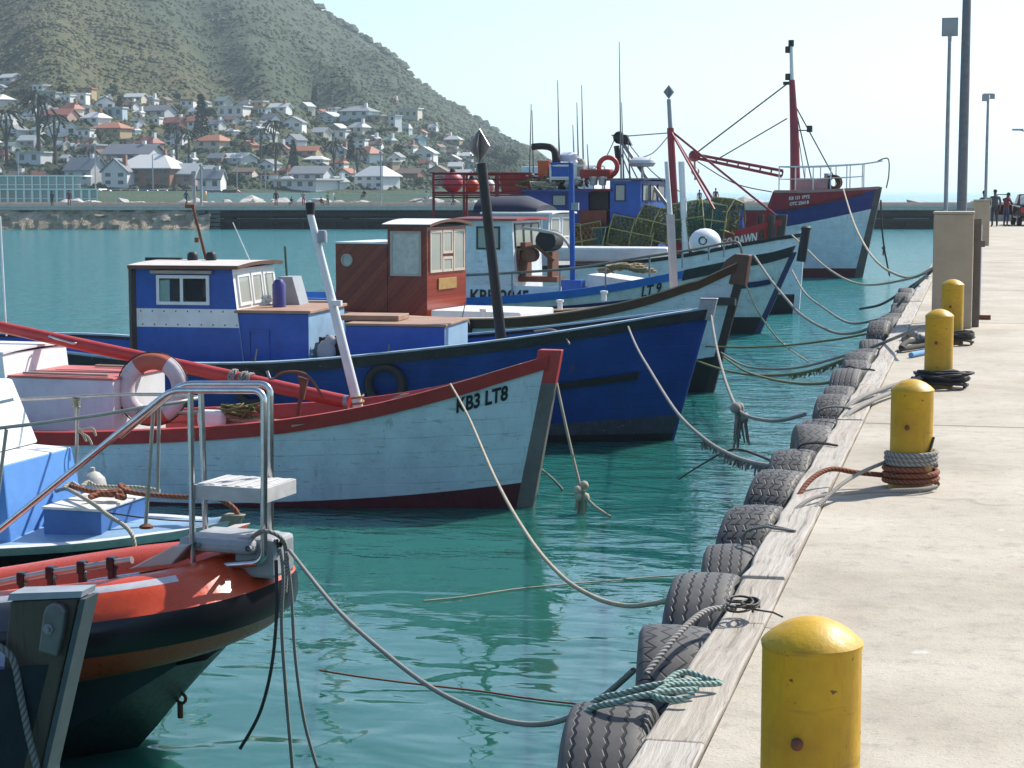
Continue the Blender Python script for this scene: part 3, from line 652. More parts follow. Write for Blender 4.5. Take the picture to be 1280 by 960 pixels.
def window(parent, mat_frame, mat_glass, o, U, W, N, w, h, t=.05, mull=(), name='window'):
    """Framed pane on a wall opening: frame bars + glass sub-part."""
    o, U, W, N = V(o), V(U), V(W), V(N); b = M()
    def bar(u0, u1, w0, w1):
        q = [o + U * u0 + W * w0 - N * .012, o + U * u1 + W * w0 - N * .012, o + U * u1 + W * w1 - N * .012, o + U * u0 + W * w1 - N * .012]; b.hexa(q + [p + N * (.012 + .03) for p in q])
    bar(0, w, 0, t); bar(0, w, h - t, h); bar(0, t, t, h - t); bar(w - t, w, t, h - t)
    for u in mull: bar(u - t / 2, u + t / 2, t, h - t)
    f = b.build(name, mat_frame, parent)
    g = M(); q = [o + U * t + W * t + N * .012, o + U * (w - t) + W * t + N * .012, o + U * (w - t) + W * (h - t) + N * .012, o + U * t + W * (h - t) + N * .012]
    g.hexa(q + [p + N * .006 for p in q]); g.build('pane', mat_glass, f); return f

def cabin(bt, x0, x1, xt, yh, z0, z1, mats, side_holes=(), front_holes=(), back_holes=(), t=.05, roof=None, over=.08, crown=.05, name='wheelhouse', frame=None, gl=None, gls=None, roof_t=.06, mull=()):
    """Hollow cabin; the front wall leans from x1 at z0 to xt at z1. holes in (u0,u1,w0,w1) metres."""
    b = M(); H = z1 - z0
    def sidequad(y, n):
        us = sorted({0., 1., *[q for a in side_holes for q in a[:2]]}); ws = sorted({0., H, *[q for a in side_holes for q in a[2:]]})
        W_ = lambda w: lerp(x1, xt, w / H) - x0
        L0 = x1 - x0
        for i in range(len(us) - 1):
            for j in range(len(ws) - 1):
                cu, cw = (us[i] + us[i + 1]) / 2, (ws[j] + ws[j + 1]) / 2
                if any(a[0] < cu < a[1] and a[2] < cw < a[3] for a in side_holes): continue
                def P(u, w): return V((x0 + W_(w) * (u if u in (0., 1.) else min(1, u * L0 / W_(w))), y, z0 + w))
                q = [P(us[i], ws[j]), P(us[i + 1], ws[j]), P(us[i + 1], ws[j + 1]), P(us[i], ws[j + 1])]
                mi = 0
                if len(mats) > 1 and bt_band(cw, H): mi = 1
                b.hexa(q + [p + V((0, n * t, 0)) for p in q], mi)
    band = getattr(bt, 'band', None)
    def bt_band(cw, H): return band and band[0] < cw < band[1]
    if band: side_holes = list(side_holes) + [(0, 0, band[0], band[1])]
    sidequad(-yh, 1); sidequad(yh, -1)
    fw = V((xt - x1, 0, H)); fl = fw.length; fd = fw / fl; fn = V((fd.z, 0, -fd.x))
    b.panel(V((x1, -yh + t, z0)), (0, 1, 0), fd, -fn * t, 2 * yh - 2 * t, fl, front_holes)
    b.panel(V((x0, -yh + t, z0)), (0, 1, 0), (0, 0, 1), (t, 0, 0), 2 * yh - 2 * t, H, back_holes)
    w = b.build(name, mats, bt.e)
    frame = frame or WHITE; gl = gl or GLASS
    L0 = x1 - x0
    for a in side_holes:
        if a[0] == a[1]: continue
        for y, n in ((-yh, -1), (yh, 1)):
            window(w, frame, gls or gl, (x0 + a[0] * L0, y, z0 + a[2]), (1, 0, 0), (0, 0, 1), (0, n, 0), (a[1] - a[0]) * L0, a[3] - a[2], mull=mull)
    for a in front_holes: window(w, frame, gl, V((x1, -yh + t + a[0], z0)) + fd * a[2], (0, 1, 0), fd, fn, a[1] - a[0], a[3] - a[2], mull=())
    if roof:
        r = M(); n = 8
        ra, rb = x0 - over, max(xt, x1 if xt > x1 else xt) + over * 1.3
        prof = [(-(yh + over) + 2 * (yh + over) * i / n) for i in range(n + 1)]
        ring = lambda x: [(x, y, z1 + .002 + crown * (1 - (y / (yh + over)) ** 2)) for y in prof] + [(x, y, z1 + roof_t + crown * (1 - (y / (yh + over)) ** 2)) for y in reversed(prof)]
        r.sweep([ring(ra), ring(rb)])
        ro = r.build('roof', roof, bt.e)
        for p in ro.data.polygons:
            if len(roof) > 1 and p.normal.z < .8: p.material_index = 1
    return w

def trunk(bt, name, x0, x1, yh, z0, z1, side, top, front=None, lip=.03, th=.04):
    b = M(); b.box(x0, x1, -yh, yh, z0, z1); o = b.build(name, [side, front or side], bt.e, bevel=.01)
    for p in o.data.polygons:
        if p.normal.x > .9: p.material_index = 1
    b = M(); b.box(x0 - .01, x1 + lip, -yh - lip, yh + lip, z1 + .001, z1 + th); b.build('top_board', top, o, bevel=.008); return o

def pole(parent, name, pts, r, mat, n=12, smooth=60):
    b = M(); b.tube(pts, r, n); return b.build(name, mat, parent, smooth=smooth)
def reflector(parent, c, r, mat):
    b = M()
    for a in range(3):
        d = V((cos(a * pi / 3 + .5), sin(a * pi / 3 + .5), 0)); q = [V(c) + V((0, 0, r)), V(c) + d * r * .8, V(c) - V((0, 0, r)), V(c) - d * r * .8]
        n = d.cross(V((0, 0, 1))) * .006; b.prism([p - n / 2 for p in q], n)
    return b.build('radar_reflector', mat, parent)

# ======== red gunwale boat, KB3 LT8
B2 = Boat('fishing_boat', 'pale wooden boat with red gunwale, white leaning mast and KB3 LT8 on its bow', (655, 633), -3, 8.6, 2.7, (690, 440),
          [(686, 447), (640, 461), (600, 473), (560, 487), (500, 502), (447, 513), (387, 525), (320, 532), (240, 538), (165, 541), (60, 544)], full=2.5)
B2.hull([(('z', -.5), 1), (('z', .0), 1), (lambda t: max(.03, .03 + .14 * max(0, (t - .55) / .45)), 0), (.6, 0), (1, 0)], [PALE, BOOTRED])
B2.inside(lambda x: .62 if x < -1.3 else .34, RED, DARKWOOD, x1=-.3)
B2.strake('gunwale', RED, lambda x: B2.sh(x) + .03, .045, .17, .11)
B2.stem(RED, .03, .085, .13, back=.16, m2=paint('worn_stem_paint', (.14, .13, .115), .6, .8, (.3, .28, .25)), split=B2.top.z - .38)
B2.text('KB3 LT8', .25, (570, 516), (635, 499), BLACK)
b = M()
for px0, px1, th in (((372, 532), (420, 520), .03), ((500, 503), (636, 463), .025)):
    p, q = B2.loc(*px0, -1.02), B2.loc(*px1, -.72); d = (q - p)
    p = V((p.x, -B2.b(B2.base_x(p.x, p.z)) + .02, p.z)); q = V((q.x, -B2.b(B2.base_x(q.x, q.z)) + .02, q.z))
    b.hexa([p + V((0, -.05, 0)), q + V((0, -.05, 0)), q + V((0, .05, 0)), p + V((0, .05, 0)), p + V((0, -.05, .04)), q + V((0, -.05, .04)), q + V((0, .05, .04)), p + V((0, .05, .04))])
b.build('rail_cap', PLANK, B2.e, bevel=.005)
b = M(); p = B2.loc(452, 517, -.75)
b.prism([p, p + V((.33, 0, .02)), p + V((.62, 0, .27)), p + V((.5, 0, .25))], (0, .05, 0)); b.build('cleat_board', PLANK, B2.e)
mb, mt_ = B2.loc(447, 505, 0), B2.loc(388, 268, 0)
ms = pole(B2.e, 'mast', [mb - V((0, 0, .7)), mb, mb.lerp(mt_, .5), mt_], [.068, .066, .058, .045], WHITE)
b = M(); b.lathe([(.055, 0), (.055, .07), (.06, .071), (.06, .15), (.001, .16)], 16, mt_); b.build('lamp', [BLACK], ms, smooth=40)
b = M(); p = B2.loc(403, 297, -.02); b.lathe([(.06, -.06), (.06, .05), (.05, .09), (.001, .095)], 16, p); b.build('lamp', [GREYP], ms, smooth=40)
b = M(); p = B2.loc(421, 379, -.05); b.cbox(p, (.13, .06, .07)); b.build('bracket', WHITE, ms)
b = M(); b.tube([mb + V((.075 * cos(a * .5), .075 * sin(a * .5), -.12 + .006 * a)) for a in range(40)], .014, 6); b.build('lashing', ropemat('ochre_rope', (.40, .26, .08)), ms, smooth=80)
p0, p1 = B2.loc(436, 503, .02), B2.loc(-30, 402, .25)
bo = pole(B2.e, 'boom', [p0, p0.lerp(p1, .25), p0.lerp(p1, .7), p1], [.085, .09, .082, .075], RED, 14)
b = M(); b.lathe([(.093, -.03), (.093, .03)], 16, p0 - V((.02, 0, 0)), 'x'); b.build('end_collar', GALV, bo, smooth=40)
b = M(); a_ = B2.loc(62, 420, .12); c_ = B2.loc(95, 429, .1); b.tube([a_, a_ + V((.02, -.06, 0)), c_ + V((-.02, -.06, 0)), c_], .015, 6); b.build('handle', STEEL, bo, smooth=80)
for px in (300, 320, 312):
    p = p0.lerp(p1, (436 - px) / 466); b = M(); b.tube([p + V((random.uniform(-.03, .03) + .02 * sin(a), .108 * cos(a * .6), .108 * sin(a * .6) - .005)) for a in range(40)], .016, 6); b.build('lashing', RP_GREY, bo, smooth=80)
# house and engine box
zd = .45
q0, q1 = B2.loc(8, 516, -.75), B2.loc(140, 516, -.75); zt_ = B2.loc(140, 476, -.75).z
trunk(B2, 'engine_box', q0.x, q1.x, .72, zd, zt_, paint('shaded_white_side', (.58, .55, .60), .5, .4), paint('pink_red_hatch', (.48, .13, .12), .6, .5), WHITE, .02, .03)  # lilac sides carry the shade of a white box in their colour
b = M(); b.box(q0.x + .3, q1.x - .05, -.02, .0, zt_ + .042, zt_ + .05); b.box(q0.x + .2, q1.x - .1, -.66, -.60, zt_ + .042, zt_ + .07); b.box(q0.x + .6, q1.x - .02, .5, .56, zt_ + .042, zt_ + .07); b.build('hatch_batten', PLANK, B2.e)
xw = B2.loc(12, 472, -.8).x
B2.band = None
cabin(B2, xw - 1.5, xw + .05, xw - .1, .8, zd, B2.loc(45, 430, .8).z, [WHITE], side_holes=[(.45, .85, .62, .9)], front_holes=[(.1, .68, .60, .90), (.82, 1.42, .60, .90)], roof=[WHITE, WHITE], over=.02, crown=.03, roof_t=.03, frame=WHITE, gl=GREYP and plain('pale_screen_glass', (.30, .35, .36), .12))
pole(B2.e, 'aerial', [B2.loc(8, 420, .3), B2.loc(0, 270, .3)], .012, WHITE, 6)
# things lying in the boat
lr = empty('life_ring', 'orange and white life ring standing upright on the red gunwale boat', 'life ring', B2.W(B2.loc(190, 532, -.45)), B2.h)
RR, rr = .36, .112
b = M(); N = 48
for i in range(N):
    a = 2 * pi * i / N
    for j in range(12):
        t = 2 * pi * j / 12; r_ = RR + rr * cos(t); b.v.append(V((r_ * cos(a), rr * .9 * sin(t), r_ * sin(a) + RR + rr)))
for i in range(N):
    a = (360 * i / N + 3.75) % 360; mi = 1 if (58 < a < 128 or 238 < a < 300) else 0
    for j in range(12):
        k = (i + 1) % N; b.f.append((i * 12 + j, k * 12 + j, k * 12 + (j + 1) % 12, i * 12 + (j + 1) % 12)); b.m.append(mi)
rg = b.build('ring', [paint('life_ring_white', (.52, .47, .47), .8, .9, (.3, .26, .24)), paint('life_ring_orange', (.42, .10, .06), .75, .8, (.4, .3, .26))], lr, smooth=60)
b = M(); b.tube([((RR + rr * 1.0 + .012 * abs(sin(i * pi / 12))) * cos(i * 2 * pi / 48), -.02, (RR + rr * 1.0 + .012 * abs(sin(i * pi / 12))) * sin(i * 2 * pi / 48) + RR + rr) for i in range(48)], .009, 6, closed=True)
b.build('grab_line', RP_DARK, lr, smooth=80); lr.rotation_euler = (R(-8), 0, B2.h + R(8))
b = M(); p = B2.W(B2.loc(265, 527, -.4))
b.sweep([[(x * w_, y * w_, z) for x, y in ((-.16, -.1), (.16, -.1), (.19, 0), (.16, .1), (-.16, .1), (-.19, 0))] for z, w_ in ((-.1, .9), (0, 1), (.1, 1), (.15, .85))]); o = b.build('plastic_tub', WHITE, loc=p, bevel=.03); tag(o, 'small white plastic tub lying in the red gunwale boat', 'tub')
a = empty('anchor', 'rusty grapnel anchor leaning on the red boom', 'anchor', B2.W(B2.loc(371, 525, -.35)), B2.h)
z1_ = B2.loc(380, 472, -.35).z - B2.loc(371, 525, -.35).z
b = M(); b.tube([(0, 0, -.05), (.09, 0, z1_)], [.03, .025], 8); b.build('shank', RUST, a, smooth=60)
b = M(); b.tube(spline([(-.30, 0, z1_ - .02), (-.18, 0, z1_ + .05), (0.05, 0, z1_ + .06), (.2, 0, z1_ - .02), (.36, 0, z1_ - .24)], 6), [.016 + .0006 * min(i, 24 - i) for i in range(25)], 8); b.prism([(.02, -.02, z1_ + .02), (.16, -.02, z1_ - .02), (.1, -.02, z1_ - .28)], (0, .04, 0)); b.build('fluke_arm', RUST, a, smooth=60)
b = M(); b.tube([(-.3, 0, z1_ - .02), (-.36, 0, z1_ - .03), (-.4, 0, z1_ + .07)], .02, 6); b.build('shackle', GALV, a, smooth=60)
b = M()
for i, (x, y, an) in enumerate(((0, 0, .1), (.05, .14, .2), (.2, -.1, -.15), (-.5, .1, .05), (-.8, -.12, .12))):
    d = V((cos(an), sin(an), 0)) * .5; n_ = V((-sin(an), cos(an), 0)) * .06; c_ = V((x, y, .04 * i)); b.hexa([c_ - d - n_, c_ + d - n_, c_ + d + n_, c_ - d + n_, c_ - d - n_ + V((0, 0, .035)), c_ + d - n_ + V((0, 0, .035)), c_ + d + n_ + V((0, 0, .035)), c_ - d + n_ + V((0, 0, .035))])
tag(b.build('thwart_boards', PLANK, loc=B2.W(B2.loc(300, 533, -.2)), bevel=.006), 'loose grey boards lying inside the red gunwale boat', 'boards')
rr_ = random.Random(3)
b = M(); b.tube([(rr_.uniform(-.28, .28), rr_.uniform(-.16, .16), rr_.uniform(0, .2)) for i in range(70)], .013, 6)
tag(b.build('rope_tangle', RP_OLIVE, smooth=80, loc=B2.W(B2.loc(300, 523, -.3))), 'tangle of weedy rope on the boards of the red gunwale boat', 'rope')

# ======== blue boat
B3 = Boat('fishing_boat', 'blue wooden boat with blue wheelhouse, white band and black leaning post', (840, 550), 3, 12.2, 3.5, (887, 380),
          [(880, 390), (840, 396), (790, 404), (730, 414), (660, 426), (580, 436), (500, 444), (380, 456), (260, 460), (160, 456), (60, 440)], full=2.5)
SCUM = paint('scum_line', (.045, .055, .075), .8, .9, (.38, .39, .38), sc_=5)
HB = paint('hull_blue_paint', (.005, .043, .225), .4, .8, (.012, .02, .05), sc_=1.6, hull=True)
B3.hull([(('z', -.5), 1), (('z', .12), 2), (lambda t: .14 + .06 * max(0, (t - .6) / .4), 0), (lambda t: .42 + .13 * max(0, (t - .5) / .5), 0), (1, 0)], [HB, BLACK, SCUM])
B3.inside(.5, CBLUE, PLANK)
B3.strake('gunwale', paint('black_gunwale', (.02, .022, .026), .5, .7, (.3, .32, .3)), lambda x: B3.sh(x) + .035, .045, .15, .05)
B3.strake('rail_cap', paint('worn_light_blue', (.30, .42, .50), .6, .8, (.5, .5, .45)), lambda x: B3.sh(x) + .065, .02, .027, .13)
B3.strake('rubbing_band', BLACK, lambda x: B3.sh(x) * (.47 + .12 * max(0, (x / B3.L + .5) / .5)), .05, .11, .08, x1=-.7)
B3.stem(HB, -.02, .06, .035, back=.14)
b = M(); t3 = B3.top
b.prism([t3 + V((-.2, -.09, -.22)), t3 + V((.05, -.09, -.26)), t3 + V((.12, -.09, .07)), t3 + V((-.14, -.09, .07))], (0, .18, 0)); b.prism([t3 + V((-.15, -.1, .072)), t3 + V((.13, -.1, .072)), t3 + V((.13, .1, .072)), t3 + V((-.15, .1, .072))], (0, 0, .02))
b.tube([t3 + V((0, -.12, -.06)), t3 + V((0, .12, -.06))], .03, 8); b.build('stem_head', paint('worn_grey_white', (.30, .30, .31), .6, .9, (.05, .05, .06)), B3.e, bevel=.01)
x0, x1 = B3.loc(172, 450, -1.05).x, B3.loc(308, 450, -1.05).x; xt = B3.loc(290, 336, -1.05).x; zc1 = B3.loc(200, 336, -1.05).z; zc0 = B3.sh(x0) - .5
H = zc1 - zc0
def hz_(py): return B3.loc(230, py, -1.05).z - zc0
L0 = x1 - x0; u = lambda px: (B3.loc(px, 360, -1.05).x - x0) / L0
B3.band = (hz_(409), hz_(386))
fl0 = hz_(384) * 1.02
cw = cabin(B3, x0, x1, xt, 1.05, zc0, zc1, [CBLUE, WHITE], side_holes=[(u(196), u(262), hz_(381), hz_(344))], front_holes=[(.08, .68, hz_(382), hz_(342)), (.76, 1.28, hz_(382), hz_(342)), (1.36, 1.92, hz_(382), hz_(342))], back_holes=[(.7, 1.4, .1, 1.7)], roof=[paint('roof_buff', (.55, .50, .46), .7, .5), BROWN], over=.1, crown=.04, mull=(.42,), gls=DKGLASS)
for p in cw.data.polygons:
    if p.normal.x > .8: p.material_index = 1
pole(B3.e, 'corner_post', [V((x0 - .06, -1.04, zc0)), V((x0 - .06, -1.04, zc1))], .07, DARKWOOD, 4, 0)
b = M(); b.box(x0 + u(190) * L0, x0 + u(266) * L0, -1.13, -1.052, zc0 + hz_(342), zc0 + hz_(338)); b.build('window_hood', PLANK, B3.e)
xb = B3.loc(386, 430, -1.02).x; zb = B3.loc(350, 392, -1.02).z
trunk(B3, 'forward_cabin', x1 - .16, xb, 1.02, zc0, zb, CBLUE, TANP, SKYB, .04, .05)  # front face takes the light blue: sunlight put into its colour
b = M(); pa = B3.loc(311, 450, -1.02); pc = B3.loc(337, 412, -1.02)
b.panel(V((pa.x, -1.024, pa.z)), (1, 0, 0), (0, 0, 1), (0, -.014, 0), pc.x - pa.x, pc.z - pa.z, [(.03, pc.x - pa.x - .03, .03, pc.z - pa.z - .03)]); b.build('locker_hatch', CBLUE, B3.e)
b = M()
for i in range(9): x_ = lerp(x0 + .1, x1 - .15, i / 8); b.lathe([(.014, 0), (.012, -.006), (.001, -.007)], 6, (x_, -1.052, zc0 + B3.band[0] + .04), 'y'); b.lathe([(.014, 0), (.012, -.006), (.001, -.007)], 6, (x_ - .03, -1.052, zc0 + B3.band[1] - .04), 'y')
o = b.build('band_screws', RUST, cw); o['kind'] = 'stuff'
xh0, xh1, zh = B3.loc(432, 430, -.85).x, B3.loc(556, 430, -.85).x, B3.loc(500, 408, -.85).z
trunk(B3, 'fish_hatch', xh0, xh1, .85, zc0, zh, CBLUE, TANP, SKYB, .03, .04)  # lit bow end painted in, light blue against the blue sides
b = M(); xa, xc = B3.loc(430, 402, 0).x, B3.loc(505, 402, 0).x; b.box(xa, xc, -.35, .35, zh + .045, zh + .13); b.build('hatch_lid', TANP, B3.e, bevel=.01)
mb, mt_ = B3.loc(628, 438, 0), B3.loc(602, 204, 0)
ms = pole(B3.e, 'mast', [mb - V((0, 0, .4)), mb, mt_], [.085, .085, .078], paint('tarred_black', (.01, .01, .011), .5, .4), 14)
reflector(ms, mt_ + V((-.03, 0, .27)), .27, plain('dull_reflector', (.40, .36, .34), .35, .5))
pole(B3.e, 'aerial', [B3.loc(258, 325, .3), B3.loc(241, 258, .3)], [.03, .022], RUST, 8)
b = M(); b.cbox(B3.loc(238, 258, .3), (.16, .08, .06)); b.cbox(B3.loc(246, 300, .3), (.06, .06, .08)); b.build('aerial_bracket', RUST, B3.e)
pole(B3.e, 'whip_aerial', [B3.loc(312, 325, .5), B3.loc(291, 278, .5)], .008, WHITE, 6)
pole(B3.e, 'pole', [B3.loc(359, 350, .8), B3.loc(356, 308, .8)], .022, plain('green_pole', (.05, .12, .10), .5), 8)
b = M()
for px in (241, 264): b.lathe([(.07, 0), (.09, .02), (.09, .1), (.06, .14), (.001, .15)], 12, B3.loc(px, 326, .0))
b.cbox(B3.loc(205, 326, .2) + V((0, 0, .03)), (.62, .1, .05)); b.build('roof_fittings', BLACK, B3.e, smooth=40)
b = M(); p = B3.loc(357, 388, .4); b.prism([p, p + V((.27, 0, .0)), p + V((.12, 0, .55)), p + V((-.12, 0, .55))], (0, .5, 0)); b.build('vent_cowl', GREYP, B3.e)
b = M(); p = B3.loc(349, 388, -.2); b.lathe([(.11, 0), (.11, .42), (.06, .5), (.001, .5)], 12, p); tag(b.build('gas_bottle', [paint('purple_blue', (.05, .05, .22), .4, .4)], smooth=40, loc=B3.o * 0), 'purple bottle strapped before the blue wheelhouse windscreen', 'gas bottle'); bpy.data.objects['gas_bottle'].matrix_world = Matrix.Translation(B3.o) @ Matrix.Rotation(B3.h, 4, 'Z')
cr = empty('crate', 'black slatted plastic crate between the blue cabin and the fish hatch', 'crate', B3.W(B3.loc(418, 450, -.6)), B3.h)
b = M()
for sx in (-1, 1):
    for k in range(5): b.box(-.16, .16, sx * .2 - .01, sx * .2 + .01, .08 * k, .08 * k + .045); b.box(sx * .16 - .01, sx * .16 + .01, -.19, .19, .08 * k + .002, .08 * k + .043)
    for ty in (-1, 1): b.box(sx * .165 - .02, sx * .165 + .02, ty * .205 - .02, ty * .205 + .02, 0, .38)
b.box(-.15, .15, -.19, .19, .003, .02); b.build('slatted_body', BLACK, cr)
b = M(); b.ball((0, 0, .1), (.16, .14, .2), n=12); b.ball((.06, .03, .27), (.1, .09, .1), n=10); tag(b.build('sack', paint('grey_sack', (.38, .36, .35), .9, .7), smooth=60, loc=B3.W(B3.loc(408, 448, -.85))), 'grey sack slumped against the black crate', 'sack')
def hangtyre(label, bt, px, R_=.3, dirn=None):
    b = M(); prof_ = [(R_ * a, c * R_) for a, c in ((.62, -.2), (.75, -.3), (.93, -.28), (1, -.15), (1, .15), (.93, .28), (.75, .3), (.62, .2), (.66, .12), (.9, .1), (.9, -.1), (.66, -.12))]
    b.lathe(prof_, 28, ax='y', closed=True); e = empty('car_tyre', label, 'tyre', bt.W(px), bt.h); b.build('tyre', RUBBER, e, smooth=50)
    b = M(); b.tube([(0, .02, R_ * .8), (.02, .06, R_ + .12), (.03, .12, R_ + .28)], .01, 6); b.build('hanging_line', RP_OLIVE, e, smooth=80); return e
def hullside(bt, px, py, off):
    x = -bt.L * .4; z = 1
    for _ in range(20): q = bt.loc(px, py, -abs(bt.pt(x, z).y) - off); x = bt.base_x(q.x, q.z); z = q.z
    return q
hangtyre('black car tyre slung on the blue hull behind the red gunwale', B3, hullside(B3, 482, 481, .1), .33)
hangtyre('black tyre at the blue hull behind the red boom', B3, hullside(B3, 316, 484, .1), .3)
rope('mooring_rope', 'short pale rope lying over the blue boat foredeck rail', [B3.W(B3.loc(px, py, y)) for px, py, y in ((668, 414, .6), (690, 412, .3), (705, 420, -.8), (712, 430, -1.2))], .015, RP_CREAM)

# ======== varnished wheelhouse boat
B4 = Boat('fishing_boat', 'white boat with brown gunwale and varnished red wooden wheelhouse', (885, 490), -9, 9.8, 3.1, (928, 325),
          [(924, 330), (900, 341), (870, 355), (820, 372), (780, 382), (720, 393), (652, 401), (590, 402), (520, 400), (411, 393), (380, 389)], full=2.4)
B4.hull([(('z', -.5), 1), (lambda t: .26 + .06 * max(0, t - .6), 0), (.6, 0), (1, 0)], [WHITEC, BLACK])
B4.inside(.25, CREAM, DECK)
B4.strake('gunwale', BROWN, lambda x: B4.sh(x) + .03, .05, .17, .05)
B4.strake('rail_cap', paint('buff_rail_cap', (.50, .38, .27), .6, .6), lambda x: B4.sh(x) + .06, .03, .027, .2)
B4.stem(paint('dark_stem', (.035, .025, .02), .5, .8, (.2, .18, .15)), .02, .075, .12, back=.16)
b = M(); t4 = B4.top
b.prism([t4 + V((-.5, -.12, -.42)), t4 + V((.08, -.12, -.5)), t4 + V((.17, -.12, .10)), t4 + V((-.12, -.12, .12)), t4 + V((-.3, -.12, 0))], (0, .24, 0)); b.build('stem_head', [BROWN], B4.e, bevel=.02)
b = M(); p = hullside(B4, 884, 378, .05); b.box(p.x - .1, p.x + .55, p.y - .02, p.y + .1, p.z - .05, p.z + .1); b.build('fender_block', DARKWOOD, B4.e)
zf = B4.sh(-6.0) - .25
xa, xb_, xf = B4.loc(420, 392, -.95).x, B4.loc(485, 392, -.95).x, B4.loc(534, 392, -.95).x
zt1, zt2 = B4.loc(450, 305, -.95).z, B4.loc(505, 284, -.95).z
B4.band = None
hh = lambda py: B4.loc(508, py, -.95).z - zf
uu = lambda px: (B4.loc(px, 320, -.95).x - xb_ ) / (xf - xb_)
CRF = paint('cream_frame', (.50, .42, .34), .5, .4)
cabin(B4, xb_, xf, xf, .95, zf, zt2, [REDWOOD], side_holes=[(.08, .86, hh(345), hh(289))], front_holes=[(.06, .62, hh(341), hh(288)), (.66, 1.14, hh(318), hh(288)), (.66, 1.14, hh(341), hh(322)), (1.18, 1.74, hh(341), hh(288))], back_holes=[(.3, 1.5, 1.7, 2.1)], roof=[WHITE, BROWN], crown=.1, over=.09, frame=CRF, gls=plain('cream_lit_pane', (.60, .56, .48), .12))
trunk(B4, 'aft_cabin', xa, xb_ - .01, .95, zf, zt1, REDWOOD, WHITE, REDWOOD, .02, .04)
pw = V((B4.loc(434, 325, -.95).x, -.95, B4.loc(434, 325, -.95).z))
b = M(); b.lathe([(.13, .0), (.13, -.03), (.10, -.035), (.10, 0)], 24, pw, 'y'); f = b.build('porthole', CRF, B4.e, smooth=40)
b = M(); b.lathe([(.105, -.012), (.001, -.012)], 24, pw, 'y'); b.build('pane', plain('pale_porthole_glass', (.45, .48, .42), .1), f)
b = M(); b.box(xf + .003, xf + .03, -.45, .42, zf + hh(363), zf + hh(349)); pl = b.build('name_board', [plain('gilt_board', (.42, .25, .08), .4, .3)], B4.e, bevel=.006)
b = M(); xm_ = B4.loc(460, 399, -1.0).x; xd = B4.loc(648, 396, -1.0).x
b.box(xf + .05, xd, -.9, .9, zf, B4.sh(xd) + .12); b.build('deck_house_coaming', [WHITE], B4.e, bevel=.03)
for px, py in ((604, 398), (700, 387), (755, 376)):
    b = M(); b.lathe([(.05, 0), (.05, .14), (.075, .15), (.075, .19), (.001, .2)], 12, B4.loc(px, py, -.9)); b.build('bitt', WHITE, B4.e, smooth=40)
mb, mt_ = B4.loc(843, 362, 0), B4.loc(838, 268, 0)
ms = pole(B4.e, 'post', [mb - V((0, 0, .2)), mt_], .085, paint('cream_post_paint', (.55, .47, .44), .5, .3), 4, 0)
pole(B4.e, 'thin_mast', [mt_ + V((0, 0, -.1)), B4.loc(833, 202, 0)], [.05, .04], WHITE, 10)
hangtyre('black tyre hung inside the brown gunwale by a green line', B4, B4.loc(577, 410, -1.62), .22)

# ======== blue gunwale boat, LT 9
B5 = Boat('fishing_boat', 'white boat with bright blue gunwale, red roofed white wheelhouse and pipe handrail', (945, 417), -6, 15.0, 3.9, (1001, 292),
          [(998, 309), (965, 317), (934, 322), (912, 328), (870, 336), (820, 347), (760, 359), (700, 366), (640, 371), (584, 374), (500, 377)], full=2.4)
B5.hull([(('z', -.5), 1), (('z', .46), 0), (.6, 0), (1, 0)], [paint('rust_streaked_white', (.62, .62, .60), .5, .9, (.35, .18, .08), hull=True), BLACK])
B5.inside(.35, WHITE, DECK)
B5.strake('gunwale', paint('bright_blue_gunwale', (.03, .15, .5), .45, .5), lambda x: B5.sh(x) + .03, .05, .22, .12, x1=-2.2)
B5.strake('bow_rail', paint('black_gunwale', (.02, .022, .026)), lambda x: B5.sh(x) + .04, .05, .30, .12, x0=-2.4)
B5.strake('rubbing_band', NAVY, lambda x: B5.sh(x) * .66, .04, .16, .04, x0=-9, x1=-.1)
B5.stem(NAVY, -.5, .07, .12, back=.2)
b = M(); t5 = B5.top; b.tube([t5 + V((.02, 0, -.75)), t5 + V((.14, 0, .12))], [.13, .12], 10); b.ball(t5 + V((.14, 0, .14)), (.15, .15, .08), n=10); b.build('stem_head', BLACK, B5.e, smooth=50)
B5.text('LT 9', .42, (801, 372), (826, 366), BLACK)
zf = B5.sh(-11) - .35
xa, xf = B5.loc(575, 366, -1.2).x, B5.loc(645, 366, -1.2).x; zt1 = B5.loc(620, 276, -1.2).z
hh = lambda py: B5.loc(620, py, -1.2).z - zf
cabin(B5, xa, xf, xf - .12, 1.2, zf, zt1, [WHITEC, BLACK], side_holes=[(.30, .72, hh(312), hh(283))], front_holes=[(.1, .8, hh(310), hh(279)), (.84, 1.46, hh(310), hh(279)), (1.5, 2.2, hh(310), hh(279))], roof=[MAROON, RED], frame=paint('black_frame', (.02, .03, .03)), crown=.04, over=.15)
trunk(B5, 'aft_house', xa - 1.6, xa - .02, 1.15, zf, B5.loc(575, 295, -1.15).z, WHITEC, MAROON, WHITEC)
ra = [B5.W(B5.loc(px, py, -1.75)) for px, py in ((585, 345), (640, 342), (700, 337), (760, 328), (820, 318))]
rl = [B5.loc(px, py, -1.7 if px < 880 else -1.2) for px, py in ((560, 345), (640, 341), (720, 335), (800, 322), (860, 313), (905, 304), (923, 304), (928, 320))]
h_ = pole(B5.e, 'handrail', spline(rl, 6), .035, plain('rusty_pipe', (.22, .19, .16), .6, .3), 8)
for px, py in ((640, 341), (700, 337), (757, 329), (812, 320), (853, 314), (886, 308), (905, 305)):
    p = B5.loc(px, py, -1.68 if px < 880 else -1.25); pole(h_, 'stanchion', [p, V((p.x, p.y, B5.sh(p.x) - .05))], .025, GALV, 6)
